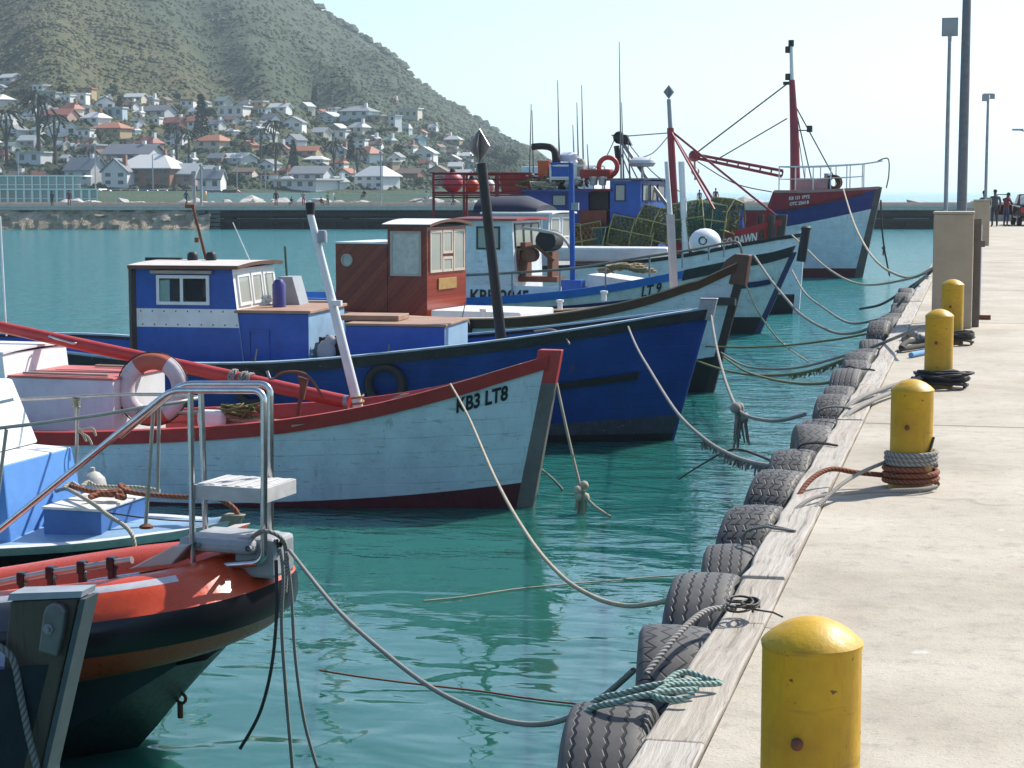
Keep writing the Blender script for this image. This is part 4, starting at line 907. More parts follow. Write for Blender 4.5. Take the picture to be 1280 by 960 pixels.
pb, ptp = B5.loc(716, 358, -.9), B5.loc(714, 205, -.9)
pp = pole(B5.e, 'blue_post', [pb, ptp], .075, CBLUE, 10)
b = M(); b.box(pb.x - .28, pb.x + .3, -1.1, -.7, pb.z - .4, pb.z + .18); b.build('post_step', CBLUE, pp)
b = M(); b.cbox(B5.loc(719, 258, -.95), (.2, .1, .2)); b.build('lamp_box', GREYP, pp)
b = M(); x0_ = B5.loc(745, 335, 0).x; x1_ = B5.loc(850, 335, 0).x; b.sweep([[(x0_, -.9, zf), (x0_, .9, zf), (x0_, .8, zf + 1.15), (x0_, -.8, zf + 1.15)], [(x1_ - .3, -.8, zf), (x1_ - .3, .8, zf), (x1_ - .8, .65, zf + .95), (x1_ - .8, -.65, zf + .95)]]); b.build('fore_hatch', WHITE, B5.e, bevel=.03)
pn = M(); p = B5.loc(628, 372, -1.93); vs, fs = textmesh('KBR 2045', .5, .03); w_ = max(v[0] for v in vs)
pn.box(p.x - 1.2, p.x + 1.6, -1.62, -1.58, B5.sh(p.x) - .35, B5.sh(p.x) + .30); pb_ = pn.build('number_board', WHITE, B5.e)
tm = M(); xe = B5.loc(661, 368, -1.64).x
for u_, v_ in vs: tm.v.append(V((xe - w_ * .86 + u_ * .86, -1.632, B5.sh(p.x) - .17 + v_)))
tm.f = fs; tm.m = [0] * len(fs); tm.build('registration', BLACK, pb_, fix=False)
b = M(); rr_ = random.Random(5)
for i in range(26):
    x, y = rr_.uniform(-.6, .6), rr_.uniform(-.4, .4); rr2 = rr_.uniform(.15, .4); b.tube([(x + rr2 * cos(a), y + rr2 * .7 * sin(a), .5 * (1 - (x * x) / .6) * rr_.uniform(.7, 1) * .8 + .1) for a in [k * .7 for k in range(10)]], .03, 5)
tag(b.build('rope_pile', ropemat('tan_rope', (.38, .28, .16)), smooth=80, loc=B5.W(B5.loc(782, 352, -1.0))), 'pile of tan rope on the blue gunwale boat deck', 'rope')
wn = empty('winch', 'black and rusty winch motor on deck before the red roofed wheelhouse', 'winch', B5.W(B5.loc(675, 352, -.6)), B5.h)
b = M(); b.lathe([(.001, -.4), (.30, -.36), (.30, .36), (.001, .4)], 16, (.25, .1, 1.15), 'y'); b.build('drum', RUBBER, wn, smooth=40)
b = M(); b.box(-.6, .6, -.3, .4, 0, .15); b.box(-.5, -.35, -.25, .3, .15, 1.1); b.box(.3, .45, -.25, .3, .15, .85); b.tube([(-.6, -.3, .3), (-.5, -.35, .9), (0, -.3, 1.0), (.5, -.3, .6)], .06, 6); b.lathe([(.001, -.2), (.2, -.18), (.2, .18), (.001, .2)], 12, (-.2, -.2, .75), 'y'); b.build('frame', RUST, wn)
b = M(); b.tube(spline([(-.4, -.3, 1.5), (.1, -.4, 1.45), (.7, -.3, 1.3), (1.0, -.2, .9)], 6), .05, 6); b.build('hose', CREAM, wn, smooth=60)

# ======== small white boat behind
B6 = Boat('fishing_boat', 'white boat with black rail, half hidden behind the blue gunwale boat', (995, 392), -6, 14, 3.9, (1003, 290), [(1000, 293), (970, 297), (946, 301), (900, 310), (840, 322), (760, 330), (680, 334), (560, 334)], full=2.3)
B6.hull([(('z', -.5), 1), (('z', .62), 0), (1, 0)], [WHITEC, BLACK]); B6.inside(.4, WHITE, DECK)
B6.strake('gunwale', BLACK, lambda x: B6.sh(x) + .03, .05, .12, .1); B6.stem(WHITEC, .0, .08, .1)
zf = B6.sh(-8.5) - .4; x0_, x1_ = B6.loc(606, 320, -1.2).x, B6.loc(684, 320, -1.2).x; zt1 = B6.loc(690, 268, -1.2).z; hh = lambda py: B6.loc(690, py, -1.2).z - zf
cabin(B6, x0_, x1_, x1_ + .05, 1.2, zf, zt1, [paint('grey_white_cabin', (.42, .45, .48), .5, .3)], side_holes=[(.7, .93, hh(300), hh(272))], front_holes=[(.15, 1.0, hh(298), hh(272)), (1.3, 2.1, hh(298), hh(272))], roof=[WHITE, WHITE], over=.12)
b = M(); p = B6.loc(606, 268, 0)
b.sweep([[(x, y_, z) for y_, z in [(1.1 * cos(t), zt1 + .05 + hgt * sin(t)) for t in [pi * k / 10 for k in range(11)]]] for x, hgt in ((p.x, .5), (p.x + 1.5, .55), (p.x + 2.2, .25))]); b.build('canopy', paint('dark_navy_canvas', (.012, .016, .04), .7, .4), B6.e, smooth=40)
bb = empty('buoy', 'round white buoy with a black mark on the white boat rail', 'buoy', B6.W(B6.loc(881, 320, -.9))); b = M(); b.ball((0, 0, .42), (.52, .52, .46), n=20); b.build('float', WHITE, bb, smooth=60)
b = M(); b.tube([(.12 * cos(a), -.5, .5 + .12 * sin(a)) for a in [k * pi / 6 for k in range(13)]], .025, 5); b.build('mark', BLACK, bb)
b = M(); p = B6.loc(735, 330, -1.0); b.sweep([[(p.x + x, y_, z + p.z) for y_, z in ((-.6, .1), (-.7, .55), (.7, .55), (.6, .1))] for x in (-1.3, 2.6)] ); tag(b.build('dinghy', [paint('dinghy_white', (.6, .62, .62), .5, .4)], loc=B6.o, bevel=.08), 'upturned pale dinghy lying on the deck of the half hidden white boat', 'dinghy')

# ======== trap boat
B7 = Boat('trap_boat', 'red and navy trap boat with blue wheelhouses, red mast and red rail platform', (966, 373), -5, 14.5, 4.8, (979, 272), [(972, 276), (940, 284), (900, 294), (860, 303), (800, 318), (740, 328), (680, 333), (560, 333)], full=2.2)
B7.hull([(('z', -.5), 2), (('z', .5), 0), (lambda t: .78, 1), (1, 1)], [NAVY, RED, BOOTRED]); B7.inside(.5, RED, DECK)
B7.strake('gunwale', paint('bright_red_rail', (.36, .02, .025), .45, .4), lambda x: B7.sh(x) + .04, .08, .22, .14)
B7.stem(DARKWOOD, .1, .14, .14, back=.25)
for dx in (-.35, -.75):
    b = M(); b.tube([B7.top + V((dx, -.35, -.9)), B7.top + V((dx, -.35, .1))], .13, 8); b.build('bow_bitt', DARKWOOD, B7.e, smooth=40)
B7.text('INDIGO DAWN', .42, (884, 312), (946, 301), WHITE, 'name_lettering')
zf = B7.sh(-9) - .5; B7.band = None
def blk(nm, pxa, pxb, pyt, yh, holes, fh, mats, roof, lean=.0):
    xa, xb = B7.loc(pxa, 320, -yh).x, B7.loc(pxb, 320, -yh).x; zt = B7.loc(pxb, pyt, -yh).z
    hh = lambda py: B7.loc(pxb, py, -yh).z - zf
    return cabin(B7, xa, xb, xb + lean, yh, zf, zt, mats, side_holes=[((B7.loc(a, 300, -yh).x - xa) / (xb - xa), (B7.loc(c, 300, -yh).x - xa) / (xb - xa), hh(e), hh(d)) for a, c, d, e in holes], front_holes=[(a, c, hh(e), hh(d)) for a, c, d, e in fh], roof=roof, name=nm, frame=NAVY, over=.12)
CB2 = paint('deep_blue_cabin', (.012, .035, .22), .45, .4)
blk('aft_wheelhouse', 655, 735, 240, 1.9, [(690, 708, 243, 258)], [], [CB2], [paint('roof_blue_grey', (.3, .36, .45), .6, .4), CB2])
w7 = blk('wheelhouse', 762, 800, 226, 1.9, [(768, 782, 230, 252)], [(.2, 1.1, 230, 252), (1.3, 2.2, 230, 252), (2.4, 3.4, 230, 252)], [CBLUE], [BLACK, NAVY])
p = B7.loc(742, 285, -1.9)
b = M(); xa, xb = B7.loc(722, 280, -1.92).x, B7.loc(758, 280, -1.92).x; b.prism([V((xa, -1.93, B7.loc(740, 288, -1.9).z)), V((xb, -1.93, B7.loc(740, 288, -1.9).z)), V((xb, -1.93, B7.loc(740, 263, -1.9).z)), V((xa + .1, -1.93, B7.loc(740, 263, -1.9).z))], (0, 1.2, 0)); b.build('side_door', paint('rust_red_panel', (.17, .035, .02), .6, .6), B7.e)
b = M(); b.prism([V((xa, -1.7, B7.loc(740, 262, -1.9).z)), V((xb, -1.7, B7.loc(740, 262, -1.9).z)), V((xb, -1.7, B7.loc(740, 238, -1.9).z)), V((xa, -1.7, B7.loc(740, 238, -1.9).z))], (0, 1, 0)); b.build('dark_doorway', DARKIN, B7.e)
b = M(); b.box(B7.loc(720, 238, -1.9).x, B7.loc(765, 238, -1.9).x, -2.0, 1.9, B7.loc(740, 239, -1.9).z, B7.loc(740, 236, -1.9).z); b.build('top_deck', MAROON, B7.e)
# red rail platform aft
fr = paint('dark_red_rail', (.20, .015, .02), .5, .5); b = M(); y_ = -1.8
for yy_ in (-1.8, 1.8):
    for py in (217, 224, 231, 241, 247): b.tube([B7.loc(541, py, -1.8) * 1 + V((0, yy_ + 1.8, 0)), B7.loc(664, py, -1.8) + V((0, yy_ + 1.8, 0))], .05 if py in (217, 241) else .03, 6)
    for px in (542, 580, 622, 662): b.tube([B7.loc(px, 275, -1.8) + V((0, yy_ + 1.8, 0)), B7.loc(px, 216, -1.8) + V((0, yy_ + 1.8, 0))], .05, 6)
for py in (217, 224, 231, 241): b.tube([B7.loc(541, py, -1.8), B7.loc(541, py, -1.8) + V((0, 3.6, 0))], .04, 6)
xa, xb = B7.loc(541, 244, -1.8).x, B7.loc(664, 244, -1.8).x; z_ = B7.loc(600, 243, -1.8).z; b.box(xa, xb, -1.8, 1.8, z_ - .06, z_)
b.build('rail_platform', fr, B7.e)
for lab, px, py, r_, mt in (('big pink buoy lying in the red rail platform', 566, 241, .40, paint('pink_buoy', (.50, .10, .12), .5, .4)), ('orange buoy beside the pink one on the red platform', 590, 241, .27, ORANGE), ('white float bundle under the red platform rail', 610, 241, .26, WHITE)):
    e = empty('buoy', lab, 'buoy', B7.W(B7.loc(px, py, -.9))); b = M(); b.ball((0, 0, r_), r_, n=16); b.build('float', mt, e, smooth=60); b = M(); b.lathe([(.1, 0), (.12, .05), (.08, .14), (.001, .14)], 10, (0, 0, 2 * r_ - .04)); b.build('eye', BLACK, e)
for lab, px, py, w_, h_, mt in (('red fish bin stacked by the aft blue wheelhouse', 644, 241, 1.0, .75, RED), ('second red fish bin nearer the blue wheelhouse', 668, 241, .8, .6, paint('red_bin', (.33, .03, .04), .5, .4)), ('orange tub on top of the aft blue wheelhouse', 680, 222, .42, .62, ORANGE), ('blue drum box on the wheelhouse roof under the radar', 703, 222, .75, .55, CBLUE), ('white box hanging at the wheelhouse corner', 656, 259, .9, .5, WHITE)):
    b = M(); b.sweep([[(x * k, y * k, z) for x, y in ((-w_ / 2, -w_ / 2.4), (w_ / 2, -w_ / 2.4), (w_ / 2, w_ / 2.4), (-w_ / 2, w_ / 2.4))] for z, k in ((0, .86), (h_ * .9, 1), (h_ * .9 + .001, 1.06), (h_, 1.06))]); tag(b.build('fish_bin', mt, loc=B7.W(B7.loc(px, py, -1.2)), bevel=.03), lab, 'bin')
ex = B7.loc(694, 224, -.6); pole(B7.e, 'exhaust_pipe', spline([ex, ex + V((0, 0, .9)), ex + V((-.15, 0, 1.15)), ex + V((-.5, 0, 1.22)), ex + V((-.9, 0, 1.2))], 5), .13, BLACK, 10)
def radar(px, py, w_):
    b = M(); p = B7.loc(px, py, -.2); b.lathe([(.001, -.2), (w_ * .8, -.18), (w_, -.05), (w_ * .95, .05), (w_ * .6, .16), (.001, .18)], 20, p); b.build('radar_dome', paint('radar_white', (.55, .58, .62), .4, .2), B7.e, smooth=40); pole(B7.e, 'radar_post', [p - V((0, 0, .9)), p - V((0, 0, .18))], .05, WHITE, 8)
radar(712, 196, .42); radar(803, 202, .5)
for px, py0, py1 in ((661, 240, 130), (667, 240, 138), (699, 222, 100), (700, 222, 152), (718, 222, 156), (723, 222, 128), (729, 222, 106), (736, 226, 180), (776, 225, 52), (779, 225, 128), (787, 225, 176)):
    pole(B7.e, 'whip_aerial', [B7.loc(px + .5, py0, -.3), B7.loc(px - (2 if px > 770 else -3 if px == 661 else 2), py1, -.3)], [.035, .014], plain('aerial_grey', (.16, .17, .17), .5), 6)
lr = empty('life_ring', 'red life ring standing on the blue wheelhouse roof', 'life ring', B7.W(B7.loc(760, 223, -1.2)))
b = M(); b.tube([(.34 * cos(a), 0, .42 + .34 * sin(a)) for a in [k * pi / 12 for k in range(24)]], .09, 8, closed=True); b.build('ring', RED, lr, smooth=60)
tag_o = M(); tag_o.sweep([[(x, y, z) for y, z in ((-.4, 0), (-.45, .36), (.45, .36), (.4, 0))] for x in (-.55, .55)]); tag(tag_o.build('raft_box', paint('raft_red', (.30, .035, .025), .6, .4), loc=B7.W(B7.loc(746, 224, -1.1)), bevel=.06), 'red raft box beside the red life ring on the roof', 'box')
for i, px in enumerate((742, 753)):
    e = empty('deck_lamp', ['work lamp on the maroon deck edge, left one of two', 'work lamp on the maroon deck edge, right one of two'][i], 'lamp', B7.W(B7.loc(px, 236, -1.9)), group='work lamps above the side door'); b = M(); b.lathe([(.02, 0), (.02, .12), (.13, .14), (.17, .42), (.001, .44)], 12); b.build('housing', GALV, e, smooth=40)
b = M(); rr_ = random.Random(8)
for i in range(40): c_ = V((rr_.uniform(-1.0, 1.0), rr_.uniform(-.6, .6), rr_.uniform(0, .35))); b.tube([c_ + V((rr_.uniform(-.4, .4), rr_.uniform(-.4, .4), rr_.uniform(-.1, .3))) for _ in range(6)], .04, 4, m=i % 3)
tag(b.build('net_heap', [RP_CREAM, RP_OLIVE, paint('pale_net', (.4, .42, .4), .9, .6)], loc=B7.W(B7.loc(692, 239, -1.2))), 'heap of pale nets and ropes on the aft blue wheelhouse roof', 'nets')
b = M()
for x_ in (B7.loc(688, 238, -1.5).x, B7.loc(730, 238, -1.5).x):
    for y_ in (-1.5, 1.2): b.tube([V((x_, y_, B7.loc(700, 240, -1.5).z)), V((x_, y_, B7.loc(700, 207, -1.5).z))], .04, 6)
for py in (207, 222): b.tube([B7.loc(688, py, -1.5), B7.loc(730, py, -1.5)], .04, 6); b.tube([B7.loc(688, py, -1.5) + V((0, 2.7, 0)), B7.loc(730, py, -1.5) + V((0, 2.7, 0))], .04, 6)
b.box(B7.loc(688, 222, -1.5).x, B7.loc(730, 222, -1.5).x, -1.5, 1.2, B7.loc(700, 223, -1.5).z - .05, B7.loc(700, 223, -1.5).z); b.build('roof_rack', WHITE, B7.e)
for lab, px, py, s_, mt in (('white gas cylinder standing on the wheelhouse roof rack', 719, 222, .16, WHITE), ('brown sack stuffed on the roof rack beside the radar', 727, 222, .17, PLANK)):
    b = M(); b.lathe([(.001, 0), (s_, 0), (s_ * 1.05, s_ * 2), (s_ * .8, s_ * 3.4), (s_ * .3, s_ * 4), (.001, s_ * 4)], 12); tag(b.build('roof_gear', mt, smooth=40, loc=B7.W(B7.loc(px, py, -1.2))), lab, 'gear')
# derrick and red mast
mb, mm = B7.loc(845, 300, 0), B7.loc(838, 160, 0)
ms = pole(B7.e, 'mast', [mb, mm], [.16, .13], paint('mast_red', (.26, .02, .035), .45, .4), 12)
pole(ms, 'topmast', [mm, B7.loc(836, 124, 0)], [.085, .075], GREYP, 10); reflector(B7.e, B7.loc(836, 115, 0), .26, GREYP)
for q in (((838, 163, 0), (978, 276, 0)), ((838, 163, 0), (893, 262, -2.2)), ((838, 163, 0), (915, 288, 1.9))): pole(B7.e, 'stay_bar', [B7.loc(*q[0]), B7.loc(*q[1])], .045, MATS['mast_red'], 6)
pole(B7.e, 'derrick', [B7.loc(772, 170, 0), B7.loc(808, 222, 0), B7.loc(838, 262, 0)], .07, GALV, 8)
b = M(); p = B7.loc(774, 172, 0); b.lathe([(.2, -.08), (.24, 0), (.2, .08), (.001, .08)], 12, p, 'y'); b.prism([p + V((-.3, -.1, .1)), p + V((.3, -.1, .1)), p + V((.5, -.1, -.3)), p + V((.2, -.1, -.25))], (0, .2, 0)); b.tube([p + V((-.1, 0, -.3)), p + V((0, 0, -1.0))], .11, 6); b.build('block', BLACK, B7.e)
for a_, c_, r_ in (((772, 171), (838, 166), .022), ((795, 198), (838, 167), .02), ((770, 170), (742, 212), .02), ((774, 186), (815, 290), .025), ((778, 186), (828, 285), .025), ((780, 172), (850, 240), .02)):
    p, q = B7.loc(*a_, 0), B7.loc(*c_, 0); b = M(); mid = p.lerp(q, .5) + V((0, 0, -.25 if r_ == .02 else 0)); b.tube(spline([p, mid, q], 6), r_, 5); b.build('rigging_line', RP_GREY, B7.e)
pole(B7.e, 'white_post', [B7.loc(857, 320, -2.0), B7.loc(852, 202, -2.0)], .12, WHITE, 10)
# traps
NETS = [plain('net_green', (.05, .13, .09), .8), plain('net_orange', (.32, .15, .05), .8), plain('net_olive', (.15, .16, .07), .8), plain('net_teal', (.05, .15, .14), .8)]
FRM = plain('trap_yellow_frame', (.38, .33, .12), .7)
NETC, nt, b = newmat('mottled_net_cloth'); oi = nd(nt, 'ShaderNodeObjectInfo'); ge = nd(nt, 'ShaderNodeNewGeometry')
n1 = noi(nt, ge.outputs['Position'], 2.6, 4, .7, .5); n2 = noi(nt, ge.outputs['Position'], 13, 3, .7)
lk(nt, ramp(nt, n1, [(.28, (.03, .035, .03)), (.40, (.08, .19, .14)), (.47, (.34, .17, .05)), (.53, (.10, .26, .23)), (.60, (.42, .38, .18)), (.70, (.14, .16, .08))]), b.inputs['Base Color']); b.inputs['Roughness'].default_value = .85
tl = nd(nt, 'ShaderNodeBsdfTranslucent'); tr_ = nd(nt, 'ShaderNodeBsdfTransparent'); m1 = nd(nt, 'ShaderNodeMixShader'); m2_ = nd(nt, 'ShaderNodeMixShader'); m1.inputs[0].default_value = .55
lk(nt, b.inputs['Base Color'].links[0].from_socket, tl.inputs[0]); lk(nt, b.outputs[0], m1.inputs[1]); lk(nt, tl.outputs[0], m1.inputs[2])
lk(nt, ramp(nt, n2, [(.46, 0.), (.52, 1.)]), m2_.inputs[0]); lk(nt, tr_.outputs[0], m2_.inputs[1]); lk(nt, m1.outputs[0], m2_.inputs[2]); lk(nt, m2_.outputs[0], nt.nodes['Material Output'].inputs[0])
def trap(label, px, py, y, w_, d_, h_, net, rz):
    e = empty('lobster_trap', label, 'trap', B7.W(B7.loc(px, py, y)), B7.h + rz, 'lobster traps stacked on the trap boat deck'); rng = random.Random(px)
    prof_ = [(-.5, 0), (.5, 0), (.5, .55), (.25, 1), (-.25, 1), (-.5, .55)]
    P = lambda u, k: V((lerp(-w_ / 2, w_ / 2, u), prof_[k][0] * d_, prof_[k][1] * h_))
    e.rotation_euler = (rng.uniform(-.22, .22), rng.uniform(-.25, .25), B7.h + rz + rng.uniform(-.5, .5)); b = M()
    for u in (0, .5, 1): b.tube([P(u, k) for k in range(6)], .024, 5, closed=True)
    for k in range(6): b.tube([P(0, k), P(1, k)], .024, 5)
    b.build('frame', FRM, e)
    b = M(); n = 9
    for k in range(6):
        k2 = (k + 1) % 6
        for i in range(n + 1):
            for s_ in (1, -1):
                u0 = i / n; u1 = max(0, min(1, u0 + s_ * .22)); b.tube([P(u0, k), P(u1, k2)], .016, 3)
        for j in range(1, 4): b.tube([P(0, k).lerp(P(0, k2), j / 4), P(1, k).lerp(P(1, k2), j / 4)], .014, 3)
    for u in (0, 1):
        for i in range(7): b.tube([V((P(u, 0).x, lerp(-.5, .5, i / 6) * d_, 0)), V((P(u, 0).x, lerp(-.35, .35, (i * 2.3 % 6) / 6) * d_, h_ * .9))], .016, 3)
    for i in range(14): c_ = V((rng.uniform(-.4, .4) * w_, rng.uniform(-.3, .3) * d_, rng.uniform(.05, .5) * h_)); b.tube([c_ + V((rng.uniform(-.3, .3), rng.uniform(-.3, .3), rng.uniform(-.2, .3))) for _ in range(6)], .035, 4)
    b.build('netting', [net], e); b = M(); k_ = .97
    for k in range(1, 6):
        k2 = (k + 1) % 6; o = len(b.v); b.v += [P(0, k) * k_, P(1, k) * k_, P(1, k2) * k_, P(0, k2) * k_]; b.f.append((o, o + 1, o + 2, o + 3)); b.m.append(0)
    for u in (.0, 1): o = len(b.v); b.v += [P(u, k) * k_ for k in range(6)]; b.f.append(tuple(o + q for q in range(6))); b.m.append(0)
    b.build('net_cloth', NETC, e)
TL = [('green netted lobster trap leaning at the left of the pile', 710, 328, -1.9, 1.3, 1.4, 1.4, 0, .4), ('orange and green lobster trap under the rust red door', 735, 327, -1.8, 1.5, 1.4, 1.35, 1, .1), ('teal netted lobster trap right of the orange one', 755, 327, -1.7, 1.2, 1.4, 1.3, 3, -.2),
      ('tall olive lobster trap in front of the blue wheelhouse', 790, 308, -1.6, 1.6, 1.5, 1.05, 2, .3), ('olive trap with yellow corner left of the red mast', 820, 302, -1.5, 1.3, 1.5, 1.2, 2, -.1), ('green lobster trap right of the red mast', 862, 296, -1.3, 1.3, 1.5, 1.25, 0, .15), ('teal lobster trap with yellow frame beside the grey post', 884, 294, -1.1, 1.0, 1.4, 1.2, 3, 0), ('olive lobster trap nearest the bow end of the pile', 903, 291, -.9, .9, 1.4, 1.2, 2, -.1), ('low orange trap on the deck beneath the olive traps', 776, 326, -1.8, 1.2, 1.3, .85, 1, 0)]
for t in TL: trap(t[0], t[1], t[2], t[3], t[4], t[5], t[6], NETS[t[7]], t[8])
e = empty('drum', 'blue plastic drum on the trap boat foredeck', 'drum', B7.W(B7.loc(919, 288, -.4))); b = M(); b.lathe([(.001, 0), (.3, 0), (.32, .1), (.3, .4), (.32, .7), (.3, .9), (.001, .92)], 16); b.build('body', CBLUE, e, smooth=40); b = M(); b.lathe([(.05, .921), (.05, .95), (.001, .95)], 8, (.15, 0, 0)); b.build('bung', BLACK, e)

# ======== trawler
B8 = Boat('trawler', 'large trawler bow painted red, blue and white with a red mast and white rail', (1075, 347), -4, 19, 5.6, (1098, 240), None, full=1.9, bwk=.8, sheer_loc=[(-19, 2.6), (-4.4, 2.95), (-4.2, 3.0), (-4.0, 3.86), (-3.95, 3.88), (-2.8, 3.88), (-1.5, 3.95), (0, 4.05)])
B8.top = V((B8.rake * 4.05, 0, 4.05)); B8.sh = lambda x: interp(B8.tab, x)
B8.st_old = B8.st; B8.st = lambda n=30: sorted(B8.st_old(n) + [-4.2, -4.0, -3.95])
f1 = lambda t: .47 + .30 * max(0, (t - .7) / .3); f2 = lambda t: .66 + .32 * max(0, (t - .68) / .32)
def _hull8():
    B8.hull([(('z', -.5), 0), (('z', .42), 1), (f1, 2), (f2, 3), (1, 3)], [BOOTRED, WHITEC, paint('trawler_blue', (.012, .028, .17), .45, .5), paint('trawler_red', (.30, .014, .032), .45, .5)], n=40)
_n = B8.hull.__func__
import types
def hull8(s, rows, mats, n=34, name='hull'): return _n(s, rows, mats, n + 3, name)
B8.hull = types.MethodType(hull8, B8); _hull8()
B8.inside(.45, MAROON, DECK, x1=-.4); B8.strake('gunwale', paint('pinkish_rail', (.42, .22, .2), .5, .5), lambda x: B8.sh(x) + .03, .06, .12, .14, x0=-3.95)
B8.strake('rubbing_strake', MAROON, lambda x: f2(x / 19 + 1) * B8.sh(x), .06, .1, .05, x0=-3.9, x1=-.5)
B8.stem(paint('stem_brown', (.12, .09, .075), .6, .8), .0, .12, .12, back=.25)
for txt, a_, c_ in (('KB 121 1PY2', (986, 250), (1012, 247.5)), ('OTC 2564 B', (987, 257), (1011, 254.5))): B8.text(txt, .2, a_, c_, WHITE)
b = M(); xr = [B8.loc(968, 240, -2.4).x]; pts = [-3.8, -3.2, -2.55, -1.9, -1.3, -.7]
top_, mid_ = {-1: [], 1: []}, {-1: [], 1: []}
for side in (-1, 1):
    for x in pts:
        p = B8.pt(x, B8.sh(x), side); p.y -= side * .12; q = V((p.x, p.y, p.z + .02)); h_ = 1.05
        b.tube([q, q + V((0, 0, h_))], .03, 6); top_[side].append(q + V((0, 0, h_))); mid_[side].append(q + V((0, 0, .5)))
    b.tube(top_[side], .035, 6); b.tube(mid_[side], .022, 6)
nz = V((B8.top.x + .1, 0, 5.2)); b.tube([top_[-1][-1], nz, top_[1][-1]], .035, 6); b.tube([top_[-1][0], top_[1][0]], .035, 6); b.tube([mid_[-1][0], mid_[1][0]], .022, 6)
b.build('bow_railing', WHITE, B8.e)
rope('drape', 'x', [nz + V((-.2, 0, 0)), nz + V((.25, 0, .1)), nz + V((.3, 0, -.6)), nz + V((.2, 0, -1.2))], .028, RP_DARK, parent=B8.e).name = 'draped_rope'
m0, m1, m2, m3 = B8.loc(995, 242, 0), B8.loc(993, 165, 0), B8.loc(990, 100, 0), B8.loc(989, 58, 0)
ms = pole(B8.e, 'mast', [m0 - V((0, 0, .5)), m1, m2], [.24, .2, .13], MATS['mast_red'], 14)
tp = pole(ms, 'topmast', [m2, m3], [.1, .08], WHITE, 10)
for px, py, mt in ((989, 54, BLACK), (985, 62, BLACK), (985, 96, BLACK), (1012, 161, BLACK)):
    b = M(); b.lathe([(.1, -.15), (.13, -.14), (.13, .14), (.001, .15)], 12, B8.loc(px, py, 0)); b.build('lamp', mt, tp, smooth=40)
b = M(); b.tube([B8.loc(993, 163, 0), B8.loc(1012, 163, 0)], .03, 6); b.cbox(B8.loc(986, 104, 0), (.5, .15, .14)); b.build('lamp_arm', BLACK, tp)
k0, k1 = B8.loc(978, 217, 0), B8.loc(868, 195, 0); n_ = (k1 - k0).normalized().cross(V((0, 1, 0))) * .16
b = M(); b.tube([k0 + n_ * .8, k1 + n_ * .5], .07, 8); b.tube([k0 - n_ * .8, k1 - n_ * .5], .07, 8)
for i in range(9): p = k0.lerp(k1, i / 8); b.tube([p + n_ * .75, p - n_ * .75], .04, 5)
b.ball(k1, .28, n=10); b.build('boom', MATS['mast_red'], B8.e, smooth=50)
b = M(); b.lathe([(.14, -.08), (.2, 0), (.14, .08)], 10, k1 + V((.05, 0, -.7)), 'y'); b.tube([k1, k1 + V((.05, 0, -1.1))], .05, 6); b.build('pulley', GALV, B8.e)
for a_, c_, r_ in (((985, 104), (868, 193), .035), ((984, 148), (897, 199), .03), ((993, 130), (1018, 240), .03), ((993, 130), (1050, 235), .03), ((987, 106), (990, 236), .02), ((872, 202), (965, 240), .025), ((992, 130), (1008, 238), .02)):
    b = M(); p, q = B8.loc(*a_, 0), B8.loc(*c_, 0); b.tube(spline([p, p.lerp(q, .5) - V((0, 0, .3 if r_ == .025 else 0)), q], 5), r_, 5); b.build('rigging_wire', RP_DARK, B8.e)
wl = empty('windlass', 'rusty windlass on the trawler foredeck under the rail', 'windlass', B8.W(B8.loc(1042, 242, 0)))
b = M(); b.lathe([(.35, -.7), (.35, -.55), (.18, -.5), (.18, .5), (.35, .55), (.35, .7)], 14, (0, 0, .5), 'y'); b.build('drum', RUST, wl, smooth=30); b = M(); b.box(-.4, -.2, -.5, .5, -.2, .9); b.box(-.3, .5, -.45, .45, -.25, .12); b.build('frame', GREYP, wl)
for lab, px, w_ in (('pinkish fish bin beside the trawler mast', 1008, .9), ('second pink bin near the trawler windlass', 1024, .8)):
    b = M(); b.sweep([[(x * k, y * k, z) for x, y in ((-w_ / 2, -.35), (w_ / 2, -.35), (w_ / 2, .35), (-w_ / 2, .35))] for z, k in ((-.2, .9), (.55, 1), (.551, 1.06), (.65, 1.06))]); tag(b.build('fish_bin', paint('pink_bin', (.5, .26, .26), .6, .4), loc=B8.W(B8.loc(px, 241, -.5))), lab, 'bin')
b = M(); x0_ = -15.5; b.box(x0_, -12, -1.6, 1.6, 2.0, 5.0); b.build('aft_house', [WHITEC], B8.e, bevel=.05)
# ======== low blue decked boat at the left
B1 = Boat('fishing_boat', 'low black boat with light blue deck, white house and tubular pulpit', (262, 706), -2, 7.5, 2.9, (290, 652), [(284, 657), (255, 663), (200, 672), (150, 679), (80, 686), (0, 692), (-120, 694)], full=2.5)
B1.hull([(('z', -.5), 0), (1, 0)], [paint('black_hull', (.012, .011, .012), .45, .5)])
b = M(); fr = []
for x in [q for q in B1.st(28)]:
    z = B1.sh(x) + .01; a = B1.pt(x, z, -1); h_ = abs(a.y) - .02
    fr.append([(a.x, -h_, z), (a.x, -h_ * .5, z + .07), (a.x, 0, z + .09), (a.x, h_ * .5, z + .07), (a.x, h_, z)])
for f in fr: b.v += [V(p) for p in f]
for i in range(len(fr) - 1):
    for j in range(4): b.f.append((i * 5 + j, i * 5 + j + 1, i * 5 + j + 6, i * 5 + j + 5)); b.m.append(0)
b.build('deck', SKYB, B1.e, smooth=60)
B1.strake('toe_rail', paint('worn_white_rail', (.62, .62, .62), .6, .8, (.2, .2, .2)), lambda x: B1.sh(x) + .05, .035, .10, .13)
B1.stem(paint('dirty_cream_wood', (.30, .26, .18), .7, .9, (.1, .1, .08)), .08, .08, .1)
zd = lambda px, y=-.0: B1.sh(B1.loc(px, 660, y).x) + .08
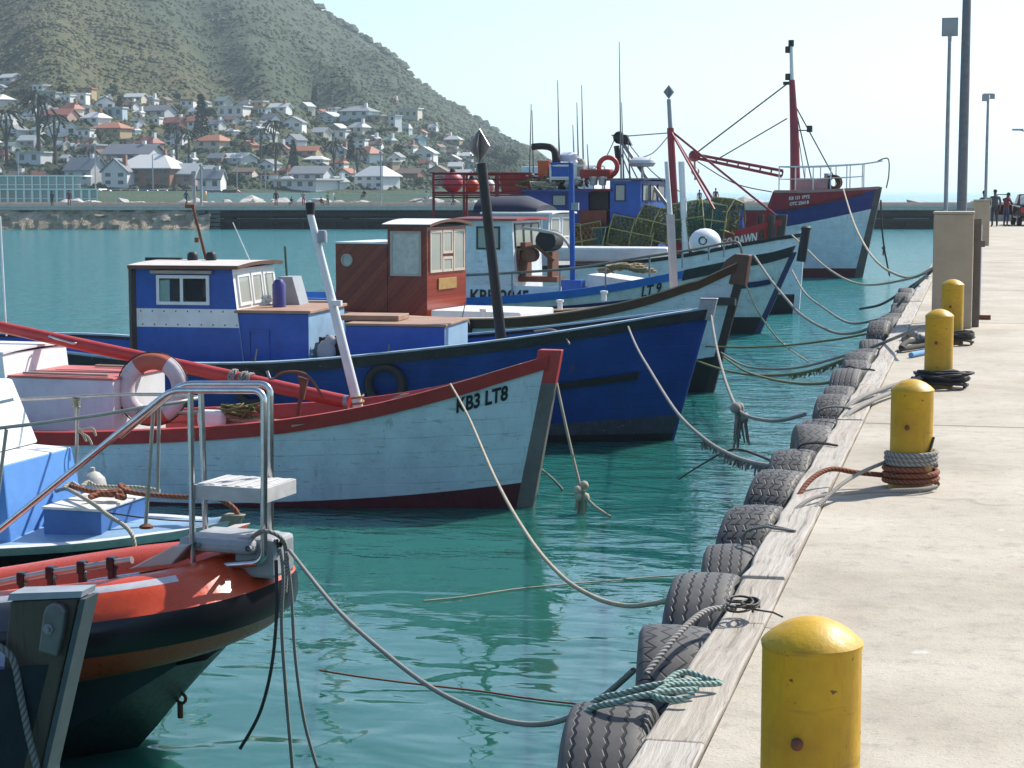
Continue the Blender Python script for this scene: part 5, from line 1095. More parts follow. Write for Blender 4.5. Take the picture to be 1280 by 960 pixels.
p0 = B1.loc(54, 636, -.5); p1 = B1.loc(126, 640, -.5)
trunk(B1, 'deck_hatch', p0.x, p1.x, .5, zd(120) - .03, p1.z, paint('hatch_blue', (.05, .15, .38), .5, .5), paint('hatch_white', (.66, .64, .58), .6, .6, (.3, .25, .2)), None, .02, .03)
# trunk cabin and leaning wheelhouse front
xc1 = B1.loc(92, 574, .72).x; zt_ = B1.loc(60, 583, -.8).z; xw = B1.loc(38, 556, .7).x
b = M(); zb = zd(40) - .06; b.hexa([(xw - 1.6, -.95, zb), (xc1 + .1, -.8, zb), (xc1 + .1, .8, zb), (xw - 1.6, .95, zb), (xw - 1.6, -.88, zt_ + .03), (xc1 - .02, -.72, zt_ - .02), (xc1 - .02, .72, zt_ - .02), (xw - 1.6, .88, zt_ + .03)])
o = b.build('trunk_cabin', [paint('trunk_blue', (.10, .27, .62), .5, .3), WHITE], B1.e, bevel=.02)
for p in o.data.polygons:
    if p.normal.z > .7: p.material_index = 1
zw = B1.loc(10, 474, .6).z; xw2 = B1.loc(10, 474, .6).x
b = M(); b.hexa([(xw - 1.5, -.8, zt_ + .02), (xw + .05, -.8, zt_), (xw + .05, .8, zt_), (xw - 1.5, .8, zt_ + .02), (xw2 - 1.3, -.7, zw), (xw2, -.7, zw), (xw2, .7, zw), (xw2 - 1.3, .7, zw)]); wh = b.build('wheelhouse', [paint('bright_white', (.78, .78, .78), .4, .2)], B1.e, bevel=.03)
if 0: window(wh, WHITE, DGLASS, V((xw + .05, -.5, zt_)) + V((xw2 - xw - .05, 0, zw - zt_)) * .55, (0, 1, 0), V((xw2 - xw - .05, 0, zw - zt_)).normalized(), V((zw - zt_, 0, xw + .05 - xw2)).normalized(), 1.0, .4)
pole(B1.e, 'grab_rail', [B1.loc(-20, 508, -.72), B1.loc(0, 503, -.72), B1.loc(18, 499, -.72)], .02, WHITE, 6)
# pulpit rails
OLDST = plain('weathered_tube', (.42, .39, .34), .45, .5)
def rl(name, pts, r=.019, y=None): return pole(B1.e, name, [B1.loc(a, c, d) for a, c, d in pts], r, OLDST, 8)
near = rl('pulpit_rail', [(-40, 540, -.95), (0, 535, -.95), (60, 528, -.93), (130, 518, -.9), (175, 510, -.85), (222, 503, -.72), (240, 499, -.5), (252, 497, -.2)])
far = rl('pulpit_rail', [(-40, 503, .85), (20, 500, .85), (95, 496, .8), (160, 493, .7), (215, 493, .45), (240, 496, .15), (252, 497, -.2)])
for a in ((8, 537, -8, 660, -.95), (192, 508, 182, 659, -.82), (199, 506, 197, 612, -.75), (97, 497, 95, 600, .8)):
    pole(B1.e, 'stanchion', [B1.loc(a[0], a[1], a[4]), B1.loc(a[2], a[3], a[4])], .02, OLDST, 8)
b = M(); p = B1.loc(183, 659, -.82); b.lathe([(.07, -.01), (.07, .015), (.04, .03), (.001, .03)], 12, p); b.build('foot_plate', RUST, B1.e)
b = M(); p = B1.loc(95, 500, .8)
for i in range(5): b.tube([p + V((.04 * cos(a), .04 * sin(a), .02 * i - .05 - .004 * a)) for a in range(8)], .012, 5)
for px, py in ((115, 556), (120, 545), (108, 552)): b.tube(spline([p, B1.loc(97, 535, .8), B1.loc(px - 5, py - 10, .8), B1.loc(px, py, .8)], 5), .014, 5)
tag(b.build('rope_hank', RP_CREAM, smooth=80, loc=B1.o), 'hank of pale rope tied to the far pulpit post of the blue decked boat', 'rope'); bpy.data.objects['rope_hank'].rotation_euler = (0, 0, B1.h)
f = empty('fender', 'round topped dirty white fender hanging beyond the blue deck', 'fender', B1.W(B1.loc(116, 612, 1.05)), B1.h)
b = M(); b.lathe([(.001, -.35), (.13, -.33), (.165, -.2), (.165, .03), (.14, .13), (.08, .19), (.03, .21), (.03, .25), (.001, .26)], 18); b.build('body', paint('fender_white', (.42, .40, .35), .6, .8, (.15, .12, .1)), f, smooth=50); b = M(); b.lathe([(.168, -.02), (.172, 0), (.168, .02)], 18, (0, 0, -.08)); b.build('band', RP_GREY, f, smooth=50)
def deckrope(label, pts, r, mat, lift=.0):
    q = [B1.W(B1.loc(px, py, y) + V((0, 0, lift))) for px, py, y in pts]; return rope('deck_rope', label, q, r, mat)
deckrope('orange rope lying across the white hatch top', [(88, 610, .1), (110, 616, 0), (130, 618, 0), (150, 616, 0), (158, 613, .05), (150, 609, .1), (160, 617, -.05), (200, 622, 0), (240, 624, 0), (262, 622, .0), (285, 632, 0), (297, 645, 0), (298, 665, 0)], .028, RP_RED, .02)
deckrope('second orange rope knotted on the white hatch', [(112, 624, -.2), (125, 620, -.1), (140, 620, -.1), (150, 617, -.05), (155, 624, -.1), (145, 622, -.12)], .034, RP_RED, .02)
deckrope('cream rope crossing the hatch and down over the toe rail', [(70, 615, .2), (82, 612, .1), (95, 618, -.1), (115, 630, -.5), (135, 645, -.9), (155, 658, -1.15), (164, 668, -1.3), (168, 680, -1.35), (169, 700, -1.38)], .022, RP_CREAM, .01)
deckrope('cream rope bunched at the back edge of the hatch', [(80, 612, .2), (90, 606, .3), (100, 611, .2), (110, 605, .3), (120, 610, .3), (135, 611, .3), (172, 612, .3), (200, 616, .3)], .024, RP_CREAM, .02)
deckrope('thin dark line lying on the light blue deck', [(130, 640, -.7), (170, 646, -.8), (210, 650, -.5), (255, 652, -.2)], .008, RP_DARK, .0)

# ======== orange rescue inflatable
e = empty('inflatable_boat', 'orange rigid inflatable with black rubbing band and stainless bow rails', 'inflatable boat', PZ(165, 933, WATER), R(-6), 'fishing boats moored bow to the quay')
class RB(Boat):
    def __init__(s): s.o = PZ(165, 933, WATER); s.h = R(-6); s.X = V((cos(s.h), sin(s.h), 0)); s.Y = V((-sin(s.h), cos(s.h), 0)); s.e = e
B0 = RB()
tip = B0.loc(290, 745, 0); xt = tip.x; zt_ = tip.z
def zc(x): return lerp(.66, zt_, max(0, min(1, (x + 1.6) / (xt + 1.6))) ** .9) if x > -1.6 else .66 + (x + 1.6) * .03
path = []
for i in range(14): path.append(V((lerp(-4.2, xt - .9, i / 13), -.83, 0)))
for i in range(1, 18):
    a = i / 17 * pi / 2; path.append(V((xt - .9 + .9 * sin(a) ** .85, -.83 * cos(a) ** .8, 0)))
path += [V((p.x, -p.y, 0)) for p in reversed(path[:-1])]
for p in path: p.z = zc(p.x)
NT = 28; b = M(); K = len(path)
for i, p in enumerate(path):
    t = (path[min(i + 1, K - 1)] - path[max(i - 1, 0)]); t.z = 0; t.normalize(); out = V((-t.y, t.x, 0)); out = -out if out.dot(V((p.x - (xt - 2.5), p.y, 0))) < 0 else out
    r = lerp(.345, .30, max(0, (p.x - xt + 1.2) / 1.2)) if p.x > xt - 1.2 else .345
    for j in range(NT):
        a = 2 * pi * (j + .5) / NT; da = abs(((a + pi) % (2 * pi)) - pi + .0); rr2 = r + (.03 if da < .44 else 0)
        if da < .44 and int((da * 9)) % 2 == 0: rr2 -= .007
        b.v.append(p + out * (rr2 * cos(a)) + V((0, 0, rr2 * sin(a))))
for i in range(K - 1):
    for j in range(NT):
        a = 2 * pi * (j + 1) / NT; da = abs(((a + pi) % (2 * pi)) - pi + .0); x = path[i].x
        mi = 1 if da < .42 else 2 if (-.6 < x < .12 and 0 < a < 1.0) else 3 if (-.8 < x < .62 and 1.0 < a < 1.25) else 0
        b.f.append((i * NT + j, i * NT + (j + 1) % NT, (i + 1) * NT + (j + 1) % NT, (i + 1) * NT + j)); b.m.append(mi)
HYP = paint('orange_tube_fabric', (.56, .058, .014), .33, .3, streak=False); BRUB = plain('black_rub_band', (.012, .012, .015), .28)
b.build('tube_collar', [HYP, BRUB, plain('charcoal_patch', (.06, .065, .075), .6), plain('pale_grey_patch', (.50, .50, .52), .5)], e, smooth=35)
b = M(); xs = [-4.2 + i * .2 for i in range(int((xt + 4.1) / .2) + 1)]
fr = []
for x in xs:
    yk = .83 - .10 if x < xt - .9 else (.83 * sqrt(max(0, 1 - ((x - xt + .9) / .9) ** 2)) - .12)
    yk = max(.02, yk); zk = -.35 if x < -.4 else -.35 + (zt_ - .31 + .35) * max(0, (x + .4) / (xt + .3)) ** 1.35; zch = zc(x) - .325
    zk = min(zk, zch - .01); fr.append([(x, -yk, zch), (x, -yk * .96, lerp(zk, zch, .55)), (x, 0, zk), (x, yk * .96, lerp(zk, zch, .55)), (x, yk, zch)])
for f_ in fr: b.v += [V(p) for p in f_]
for i in range(len(fr) - 1):
    for j in range(4): b.f.append((i * 5 + j, i * 5 + j + 1, i * 5 + j + 6, i * 5 + j + 5)); b.m.append(0)
b.build('hull', paint('dark_slate_hull', (.018, .03, .042), .4, .5), e, smooth=30)
b = M(); b.box(-4.2, xt - .9, -.55, .55, .70, .78); b.build('deck', GREYP, e)
b = M(); q = [B0.loc(px, py, -.32) for px, py in ((160, 712), (215, 683), (236, 681), (214, 706))]; b.prism(q, (0, .9, -.0)); b.build('bow_board', paint('buff_board', (.52, .48, .42), .7, .6), e, bevel=.01)
zpl = B0.loc(250, 683, -.2).z; xa, xb = B0.loc(226, 690, -.2).x, B0.loc(364, 690, .1).x
b = M(); b.box(xa, xb - .12, -.24, .24, zpl - .03, zpl + .06); b.box(xb - .3, xb, -.16, .16, zpl - .2, zpl + .07); b.build('bow_plate', paint('worn_grey_plate', (.36, .37, .38), .5, .8), e, bevel=.03)
for px in (248, 312): b = M(); b.lathe([(.022, -.02), (.022, .0), (.012, .01), (.001, .01)], 8, (B0.loc(px, 684, -.24).x, -.245, zpl + .02), 'y'); b.build('plate_bolt', GALV, e)
def rail(name, pts, r=.023, y=0, n=12):
    return pole(e, name, spline([B0.loc(px, py, y) for px, py in pts], 6) if len(pts) > 4 else [B0.loc(px, py, y) for px, py in pts], r, STEEL, n)
yn, yf = -.24, .24
def bent(pts, y, rad=.085):
    P = [B0.loc(px, py, y) for px, py in pts]; out = [P[0]]
    for i in range(1, len(P) - 1):
        a, c_, d = P[i - 1], P[i], P[i + 1]; u1 = (a - c_).normalized() * min(rad, (a - c_).length * .45); u2 = (d - c_).normalized() * min(rad, (d - c_).length * .45)
        for k in range(7): t = k / 6; out.append((c_ + u1) * (1 - t) ** 2 + c_ * 2 * t * (1 - t) + (c_ + u2) * t * t)
    return out + [P[-1]]
pole(e, 'bow_rail', bent([(-40, 692), (0, 662), (214, 488), (330, 488), (330, 703), (232, 711), (120, 727), (60, 742)], yn), .0235, STEEL, 14)
pole(e, 'bow_rail', bent([(150, 545), (228, 480), (338, 480), (338, 690), (300, 690)], yf), .0235, STEEL, 14)
pole(e, 'rail_upright', [B0.loc(238, 489, yn), B0.loc(241, 710, yn)], .021, STEEL, 12)
pole(e, 'rail_upright', [B0.loc(251, 481, yf), B0.loc(257, 668, yf)], .021, STEEL, 12)
b = M(); z_ = B0.loc(290, 633, yn).z + .13; xa, xb = B0.loc(242, 630, yn).x, B0.loc(331, 630, yn).x; b.box(xa, xb, yn + .01, yf - .01, z_ - .10, z_)
for i in range(6): x = lerp(xa + .03, xb - .03, i / 5); b.box(x - .02, x + .02, yn + .03, yf - .03, z_ + .001, z_ + .006)
b.build('boarding_step', plain('alloy_step', (.56, .54, .51), .55, .1), e, bevel=.008)
ml = pole(e, 'side_rail', [B0.loc(-30, 737, -.45), B0.loc(0, 728, -.45), B0.loc(60, 716, -.45), B0.loc(165, 700, -.45)], .025, plain('worn_tube', (.45, .43, .4), .4, .6), 10)
for px, py in ((28, 723), (64, 716), (103, 709), (140, 704)):
    p = B0.loc(px, py, -.45); b = M(); b.cbox(p, (.06, .07, .09)); b.cbox(p - V((0, 0, .08)), (.05, .05, .1)); b.build('rail_clamp', BRUB, ml, bevel=.01)
for px, py in ((107, 738), (150, 728)):
    p = B0.loc(px, py, -.5); b = M(); b.cbox(p, (.08, .08, .08)); b.build('rail_clamp', BRUB, ml, bevel=.01)
b = M(); p = B0.loc(222, 876, 0); b.tube([p + V((.03 + .035 * cos(a), 0, .035 * sin(a) + .02)) for a in [k * pi / 6 for k in range(12)]], .012, 6, closed=True); b.tube([p + V((.02, 0, -.01)), p + V((.02, 0, -.12))], .02, 6); b.build('bow_eye', RUST, e, smooth=60)
g = M()
for i in range(34): pass
g.tube([B0.loc(343 + 9 * sin(a * .9), 684 + 8 * cos(a * 1.7), .14 * sin(a * 2.3)) for a in range(40)], .014, 6)
g.tube(spline([B0.loc(315, 672, -.1), B0.loc(328, 664, -.3), B0.loc(345, 668, -.28), B0.loc(356, 680, -.2), B0.loc(358, 705, -.15), B0.loc(356, 740, -.15)], 6), .016, 6)
tag(g.build('rope_tie', RP_GREY, smooth=80, loc=B0.o), 'knotted grey rope tied round the inflatable bow rail', 'rope'); bpy.data.objects['rope_tie'].rotation_euler = (0, 0, B0.h)
# ======== dark wooden boat stem at the left edge
B9 = Boat('wooden_boat', 'dark wooden boat stem with metal edge strip and bolted bracket, cut by the frame', (20, 1111), 2, 6, 1.7, (100, 745), [(30, 832), (0, 838), (-60, 842), (-150, 846)], full=1.6)
B9.hull([(('z', -.5), 0), (1, 0)], [paint('near_black_navy', (.008, .01, .022), .5, .5)]); B9.inside(.3, BLUE, DECK); B9.strake('gunwale', paint('pale_blue_rail', (.25, .33, .42), .5, .6), lambda x: B9.sh(x) + .03, .03, .08, .08, x1=-.35)
yy = -.07; q = [B9.loc(px, py, yy) for px, py in ((12, 752), (98, 748), (50, 965), (44, 1111), (-25, 1111), (-8, 960))]
b = M(); b.prism(q, (0, .14, 0)); st = b.build('stem', wood('dark_stem_timber', (.075, .06, .045), (.025, .02, .016), (14, 14, 1.2), .5), B9.e, bevel=.01)
q = [B9.loc(px, py, yy - .02) for px, py in ((9, 751), (101, 747), (103, 739), (12, 742))]; b = M(); b.prism(q, (0, .18, 0)); b.build('cap_plate', paint('grey_cap_plate', (.30, .33, .36), .4, .6), st)
q = [B9.loc(px, py, yy - .03) for px, py in ((100, 749), (107, 749), (58, 965), (52, 1111), (45, 1111), (51, 965))]; b = M(); b.prism(q, (0, .17, 0)); b.build('metal_strip', plain('blue_grey_strip', (.075, .10, .11), .5, .3), st)
b = M(); q = [B9.loc(px, py, yy - .055) for px, py in ((47, 815), (53, 768), (57, 758), (66, 754), (76, 757), (81, 766), (79, 785), (71, 822))]; b.prism(q, (0, .053, 0)); bk = b.build('bracket', plain('dull_bracket', (.16, .16, .155), .45, .4), st, bevel=.012)
b = M(); p = B9.loc(61, 786, yy - .055); b.lathe([(.032, 0), (.032, -.012), (.001, -.012)], 6, p, 'y'); b.lathe([(.014, -.0121), (.014, -.03), (.001, -.03)], 10, p, 'y'); b.build('bolt', GALV, bk)
rope('mooring_rope', 'thick worn rope hanging over the dark stem at the left edge', [B9.W(B9.loc(px, py, yy - .06)) for px, py in ((-20, 800), (5, 812), (18, 830), (26, 870), (36, 920), (48, 970), (60, 1050))], .02, ropemat('worn_grey_rope', (.24, .23, .22)))
# ---------------------------------------------------------------- breakwater
DW = 191.0
def dark_stone(name, c0, c1, moss=None):
    m, nt, b = newmat(name); co = texco(nt); n1 = noi(nt, co, .6, 6, .7); n2 = noi(nt, co, 3, 4, .7); c = ramp(nt, n1, [(.3, c0), (.7, c1)])
    c = mix(nt, ramp(nt, n2, [(.5, 0.), (.7, .6)]), c, tuple(x * .4 for x in c0))
    if moss:
        sp = nd(nt, 'ShaderNodeSeparateXYZ'); lk(nt, co, sp.inputs[0]); f = ramp(nt, mth(nt, 'ADD', mth(nt, 'MULTIPLY', sp.outputs[2], -.55), mth(nt, 'MULTIPLY', n1, .8)), [(1.25, 0.), (1.7, .8)]); c = mix(nt, f, c, moss)
    lk(nt, c, b.inputs['Base Color']); b.inputs['Roughness'].default_value = .9; bump(nt, b, n2, .8, .15); return m
WALLM = dark_stone('dark_wharf_wall', (.012, .0115, .0115), (.035, .033, .03)); RUBM = dark_stone('rubble_masonry', (.22, .17, .115), (.46, .38, .28), (.22, .18, .03))
CAPM = paint('breakwater_cap', (.50, .46, .40), .8, .6)
bk = empty('breakwater', 'long breakwater with dark timbered wharf wall and pale concrete cap', 'breakwater', PW(640, DW), PSI)
L_ = lambda px: (px - 640) / F / cos(TH) * DW
b = M(); b.box(L_(-700), L_(1800), 0, 9, -.30, 0); b.build('concrete_cap', CAPM, bk, bevel=.05)
b = M(); b.box(L_(-700), L_(1800), 0.0, .35, .002, .14); b.build('kerb', paint('kerb_pale', (.52, .48, .42), .8, .6), bk)
b = M(); x0, x1 = L_(262), L_(1800); b.box(x0, x1, .1, 9, -4, -.302)
b.build('wharf_wall', WALLM, bk)
rg_ = random.Random(77); b = M()
for z in (-1.35, -.75): b.box(x0 - .6 * (z + 2), x1, -.35, .09, z - .14, z + .14)
for i in range(40): x = lerp(x0, x1, i / 39); b.box(x - .14, x + .14, -.22, .095, -3.5, -.31)
l_ = M()
for i in range(70):
    xa_ = rg_.uniform(x0, x1); l_.box(xa_, xa_ + rg_.uniform(.5, 3.5), -.40, -.355, -1.16, -1.09)
l_.build('weathered_ledge', plain('ledge_pale', (.22, .20, .18), .9), bk)['kind'] = 'stuff'
b.build('fender_timbers', plain('black_timber', (.014, .013, .012), .7), bk)
b = M(); xs = [lerp(L_(-320), x0 + .5, i / 240) for i in range(241)]; ys = [(-2.2, -3.2), (-1.9, -2.6), (-1.6, -2.1), (-1.2, -1.6), (-.7, -1.1), (-.3, -.65), (.2, -.305)]
for x in xs:
    for y, z in ys:
        n_ = noise.noise(V((x * .6, y * .9, z))) * .7 + noise.noise(V((x * 1.7, y * 2, z * 2))) * .55; b.v.append(V((x, y + n_, z + (n_ * .4 if z < -.31 else 0))))
for i in range(240):
    for j in range(6): b.f.append((i * 7 + j, i * 7 + j + 1, i * 7 + j + 8, i * 7 + j + 7)); b.m.append(0)
b.build('rubble_slope', RUBM, bk)
b = M()
for k in range(5): b.box(x0 - .9 + .5 * k - 2, x0 + 1.4, -1.0 + k * .2, .3, -2.3 + k * .42, -2.0 + k * .42)
b.build('landing_steps', plain('grey_steps', (.13, .125, .12), .8), bk)
b = M(); b.box(L_(-700), L_(1800), 8.2, 8.9, .002, .45); b.build('rear_wall', paint('rear_wall_tone', (.40, .35, .29), .8, .6), bk)
# armour rocks
ROCKM = dark_stone('pale_armour_rock', (.34, .32, .29), (.58, .56, .52)); RK = []
for s_ in range(4):
    rg = random.Random(s_ + 20); bm = bmesh.new(); bmesh.ops.create_icosphere(bm, subdivisions=1, radius=1)
    for v in bm.verts: v.co *= rg.uniform(.65, 1.15); v.co.z *= .75
    bmesh.ops.convex_hull(bm, input=bm.verts); me = bpy.data.meshes.new('armour_rock'); bm.to_mesh(me); bm.free(); me.materials.append(ROCKM); RK.append(me)
rg = random.Random(4)
spots = [rg.uniform(60, 690) for i in range(85)] + [rg.uniform(800, 1235) for i in range(34)]
for i, px in enumerate(spots):
    o = bpy.data.objects.new('armour_rock', RK[i % 4]); C.objects.link(o); w_ = DW + rg.uniform(10, 15); s_ = rg.uniform(.45, 1.15) * (1.25 if 260 < px < 430 else 1)
    o.location = PW(px, w_) + V((0, 0, rg.uniform(-.1, .35))); o.scale = (s_ * rg.uniform(.9, 1.5), s_, s_ * rg.uniform(.6, 1)); o.rotation_euler = (rg.uniform(-.4, .4), rg.uniform(-.4, .4), rg.uniform(0, 6))
    tag(o, 'pale angular armour rock piled behind the breakwater', 'rock', 'armour rocks along the breakwater')
rkb = M(); rkb.box(L_(-700), L_(1250), 9.1, 16, -3.5, -.35); rkb.build('rock_core', WALLM, bk)

# ---------------------------------------------------------------- lamp posts
def arm_lamp(name, label, px, w, base, ht, r=.05, arm=(.0, 0), head='box', mat=GALV, group=None):
    p = PW(px, w); e = empty(name, label, 'lamp post', (p.x, p.y, base), group=group)
    b = M(); b.lathe([(r * 1.8, 0), (r * 1.8, .02), (r * 1.05, .05), (r, ht * .5), (r * .8, ht)], 14); b.build('post', mat, e, smooth=50)
    b = M()
    if head == 'panel': b.cbox((0, 0, ht - .12), (.42, .10, .48)); b.cbox((0, -.06, ht - .12), (.36, .03, .42)); b.cbox((0, 0, ht - .42), (.1, .1, .16))
    elif head == 'flood': b.cbox((-.1, 0, ht), (.28, .3, .26)); b.cbox((.16, 0, ht + .05), (.2, .25, .2)); b.cbox((0, 0, ht + .14), (.4, .12, .06))
    elif head == 'arm': b.tube([(0, 0, ht), (arm[0], arm[1], ht + .12)], .04, 6); b.cbox((arm[0] * 1.15, arm[1] * 1.15, ht + .13), (.6, .22, .1))
    elif head == 'globe': b.ball((0, 0, ht + .1), .2, n=8); b.cbox((.3, 0, ht), (.5, .1, .06))
    b.build('lamp_head', GREYP, e, bevel=.01)
    return e
DGREY = plain('dark_grey_post', (.15, .16, .175), .5, .2)
arm_lamp('lamp_post', 'slim grey lamp post with square floodlight panel behind the tan plinth', 1177, 50, 0, CAMZ + 206 / F * 50, .055, head='panel')
e = empty('lamp_post', 'thick grey column rising out of the photo behind the tan plinth', 'lamp post', G(1200.5, 43)); b = M(); b.lathe([(.17, 0), (.17, .03), (.115, .04), (.108, 4), (.075, 9)], 20); b.build('post', DGREY, e, smooth=50); b = M(); b.tube([(0, 0, 8.95), (-.9, 0, 9.3)], .05, 8); b.cbox((-1.1, 0, 9.3), (.7, .25, .12)); b.build('lamp_head', GREYP, e)
arm_lamp('lamp_post', 'distant lamp post with twin floodlights over the second plinth', 1226, 75, 0, CAMZ + 114 / F * 75, .06, head='flood')
arm_lamp('lamp_post', 'lamp post with one side arm beside the pickup at the right edge', 1275.5, 104, 0, CAMZ + 72 / F * 104, .07, (-.45, 0), 'arm')
arm_lamp('lamp_post', 'tall lamp post on the breakwater before the white two storey house', 478, DW + 3, 0, CAMZ + 46 / F * DW, .08, head='globe')
arm_lamp('lamp_post', 'leaning pair lamp post on the breakwater near the steps, left one', 247, DW + 3, 0, CAMZ + 22 / F * DW, .16, head='flood')
arm_lamp('lamp_post', 'lamp post on the breakwater near the steps, right of its pair', 255.5, DW + 3, 0, CAMZ + 30 / F * DW, .14, head='globe')
for i, (px, ht) in enumerate(((445, 32), (335, 30), (300, 40), (196, 42), (125, 56), (30, 45))):
    arm_lamp('lamp_post', ['thin lamp post on the coast road right of the white walled garden', 'thin lamp post on the coast road above the standing person in maroon', 'thin lamp post on the coast road left of the pale rocks', 'thin lamp post in front of the big white roofed hall', 'tall thin lamp post in front of the white gabled cottage', 'thin lamp post above the glazed pavilion roof'][i], px, 430, .4, CAMZ + ht / F * 430, .12, (.8, 0), 'arm')

# ---------------------------------------------------------------- plinths and quay end
TANM = paint('tan_render', (.43, .335, .235), .85, .35, streak=False)
b = M(); p = PD(1195, 335, 24.1); x0, x1 = (1171 - 1220) / F * 23.9, -.015
b.box(x0, x1, 0, .75, 0, 1.41); e = empty('concrete_plinth', 'tan rendered concrete plinth behind the fourth bollard', 'plinth', (0, 23.85, 0)); b.build('block', TANM, e, bevel=.015)
b = M(); b.box(x0 - .01, x1 + .01, -.01, .76, 1.411, 1.44); b.build('coping', paint('plinth_top', (.42, .36, .28), .85, .4), e, bevel=.008)
b = M(); b.box(x1 + .002, x1 + .09, .30, .40, .0, 1.35); b.box(x1 + .002, x1 + .14, .28, .42, 1.0, 1.08); b.build('cable_duct', plain('duct_brown', (.14, .12, .10), .6), e)
e = empty('standpipe', 'grey standpipe with a tap beside the tan plinth', 'pipe', (.03, 25.6, 0)); b = M(); b.tube([(.02, 0, 0), (.02, 0, 1.25)], .045, 8); b.tube([(.02, 0, 1.25), (-.1, 0, 1.25)], .03, 8); b.build('pipe', GALV, e, smooth=60); b = M(); b.tube([(.02, -.04, .55), (.02, -.14, .55), (.02, -.15, .48)], .018, 6); b.cbox((.1, 0, .03), (.2, .08, .06)); b.build('tap', RUST, e)
e = empty('concrete_plinth', 'second tan plinth further along the quay under the twin floodlight post', 'plinth', (.0, 60, 0)); b = M(); b.box(-.06, .43, 0, .8, 0, 1.36); b.build('block', TANM, e, bevel=.015); b = M(); b.box(-.07, .44, -.01, .81, 1.361, 1.42); b.build('coping', MATS['plinth_top'], e)
b = M(); b.box(-.5, 60, 0, .4, 0, .75); tag(b.build('parapet_wall', paint('grey_parapet', (.30, .29, .28), .8, .4), loc=(0, 108, 0)), 'low grey parapet wall closing the far end of the quay', 'wall')
b = M(); b.box(-.02, .02, 0, 1, 0, 1)
for i, (y_, w0, w1) in enumerate(((13.9, -.75, 14), (24.9, -.75, 14), (33, -.75, 14), (46, -.75, 14))):
    b = M(); b.box(w0, w1, y_, y_ + .012, .0035, .005); b.build('expansion_joint', JD).parent = bpy.data.objects['quay']

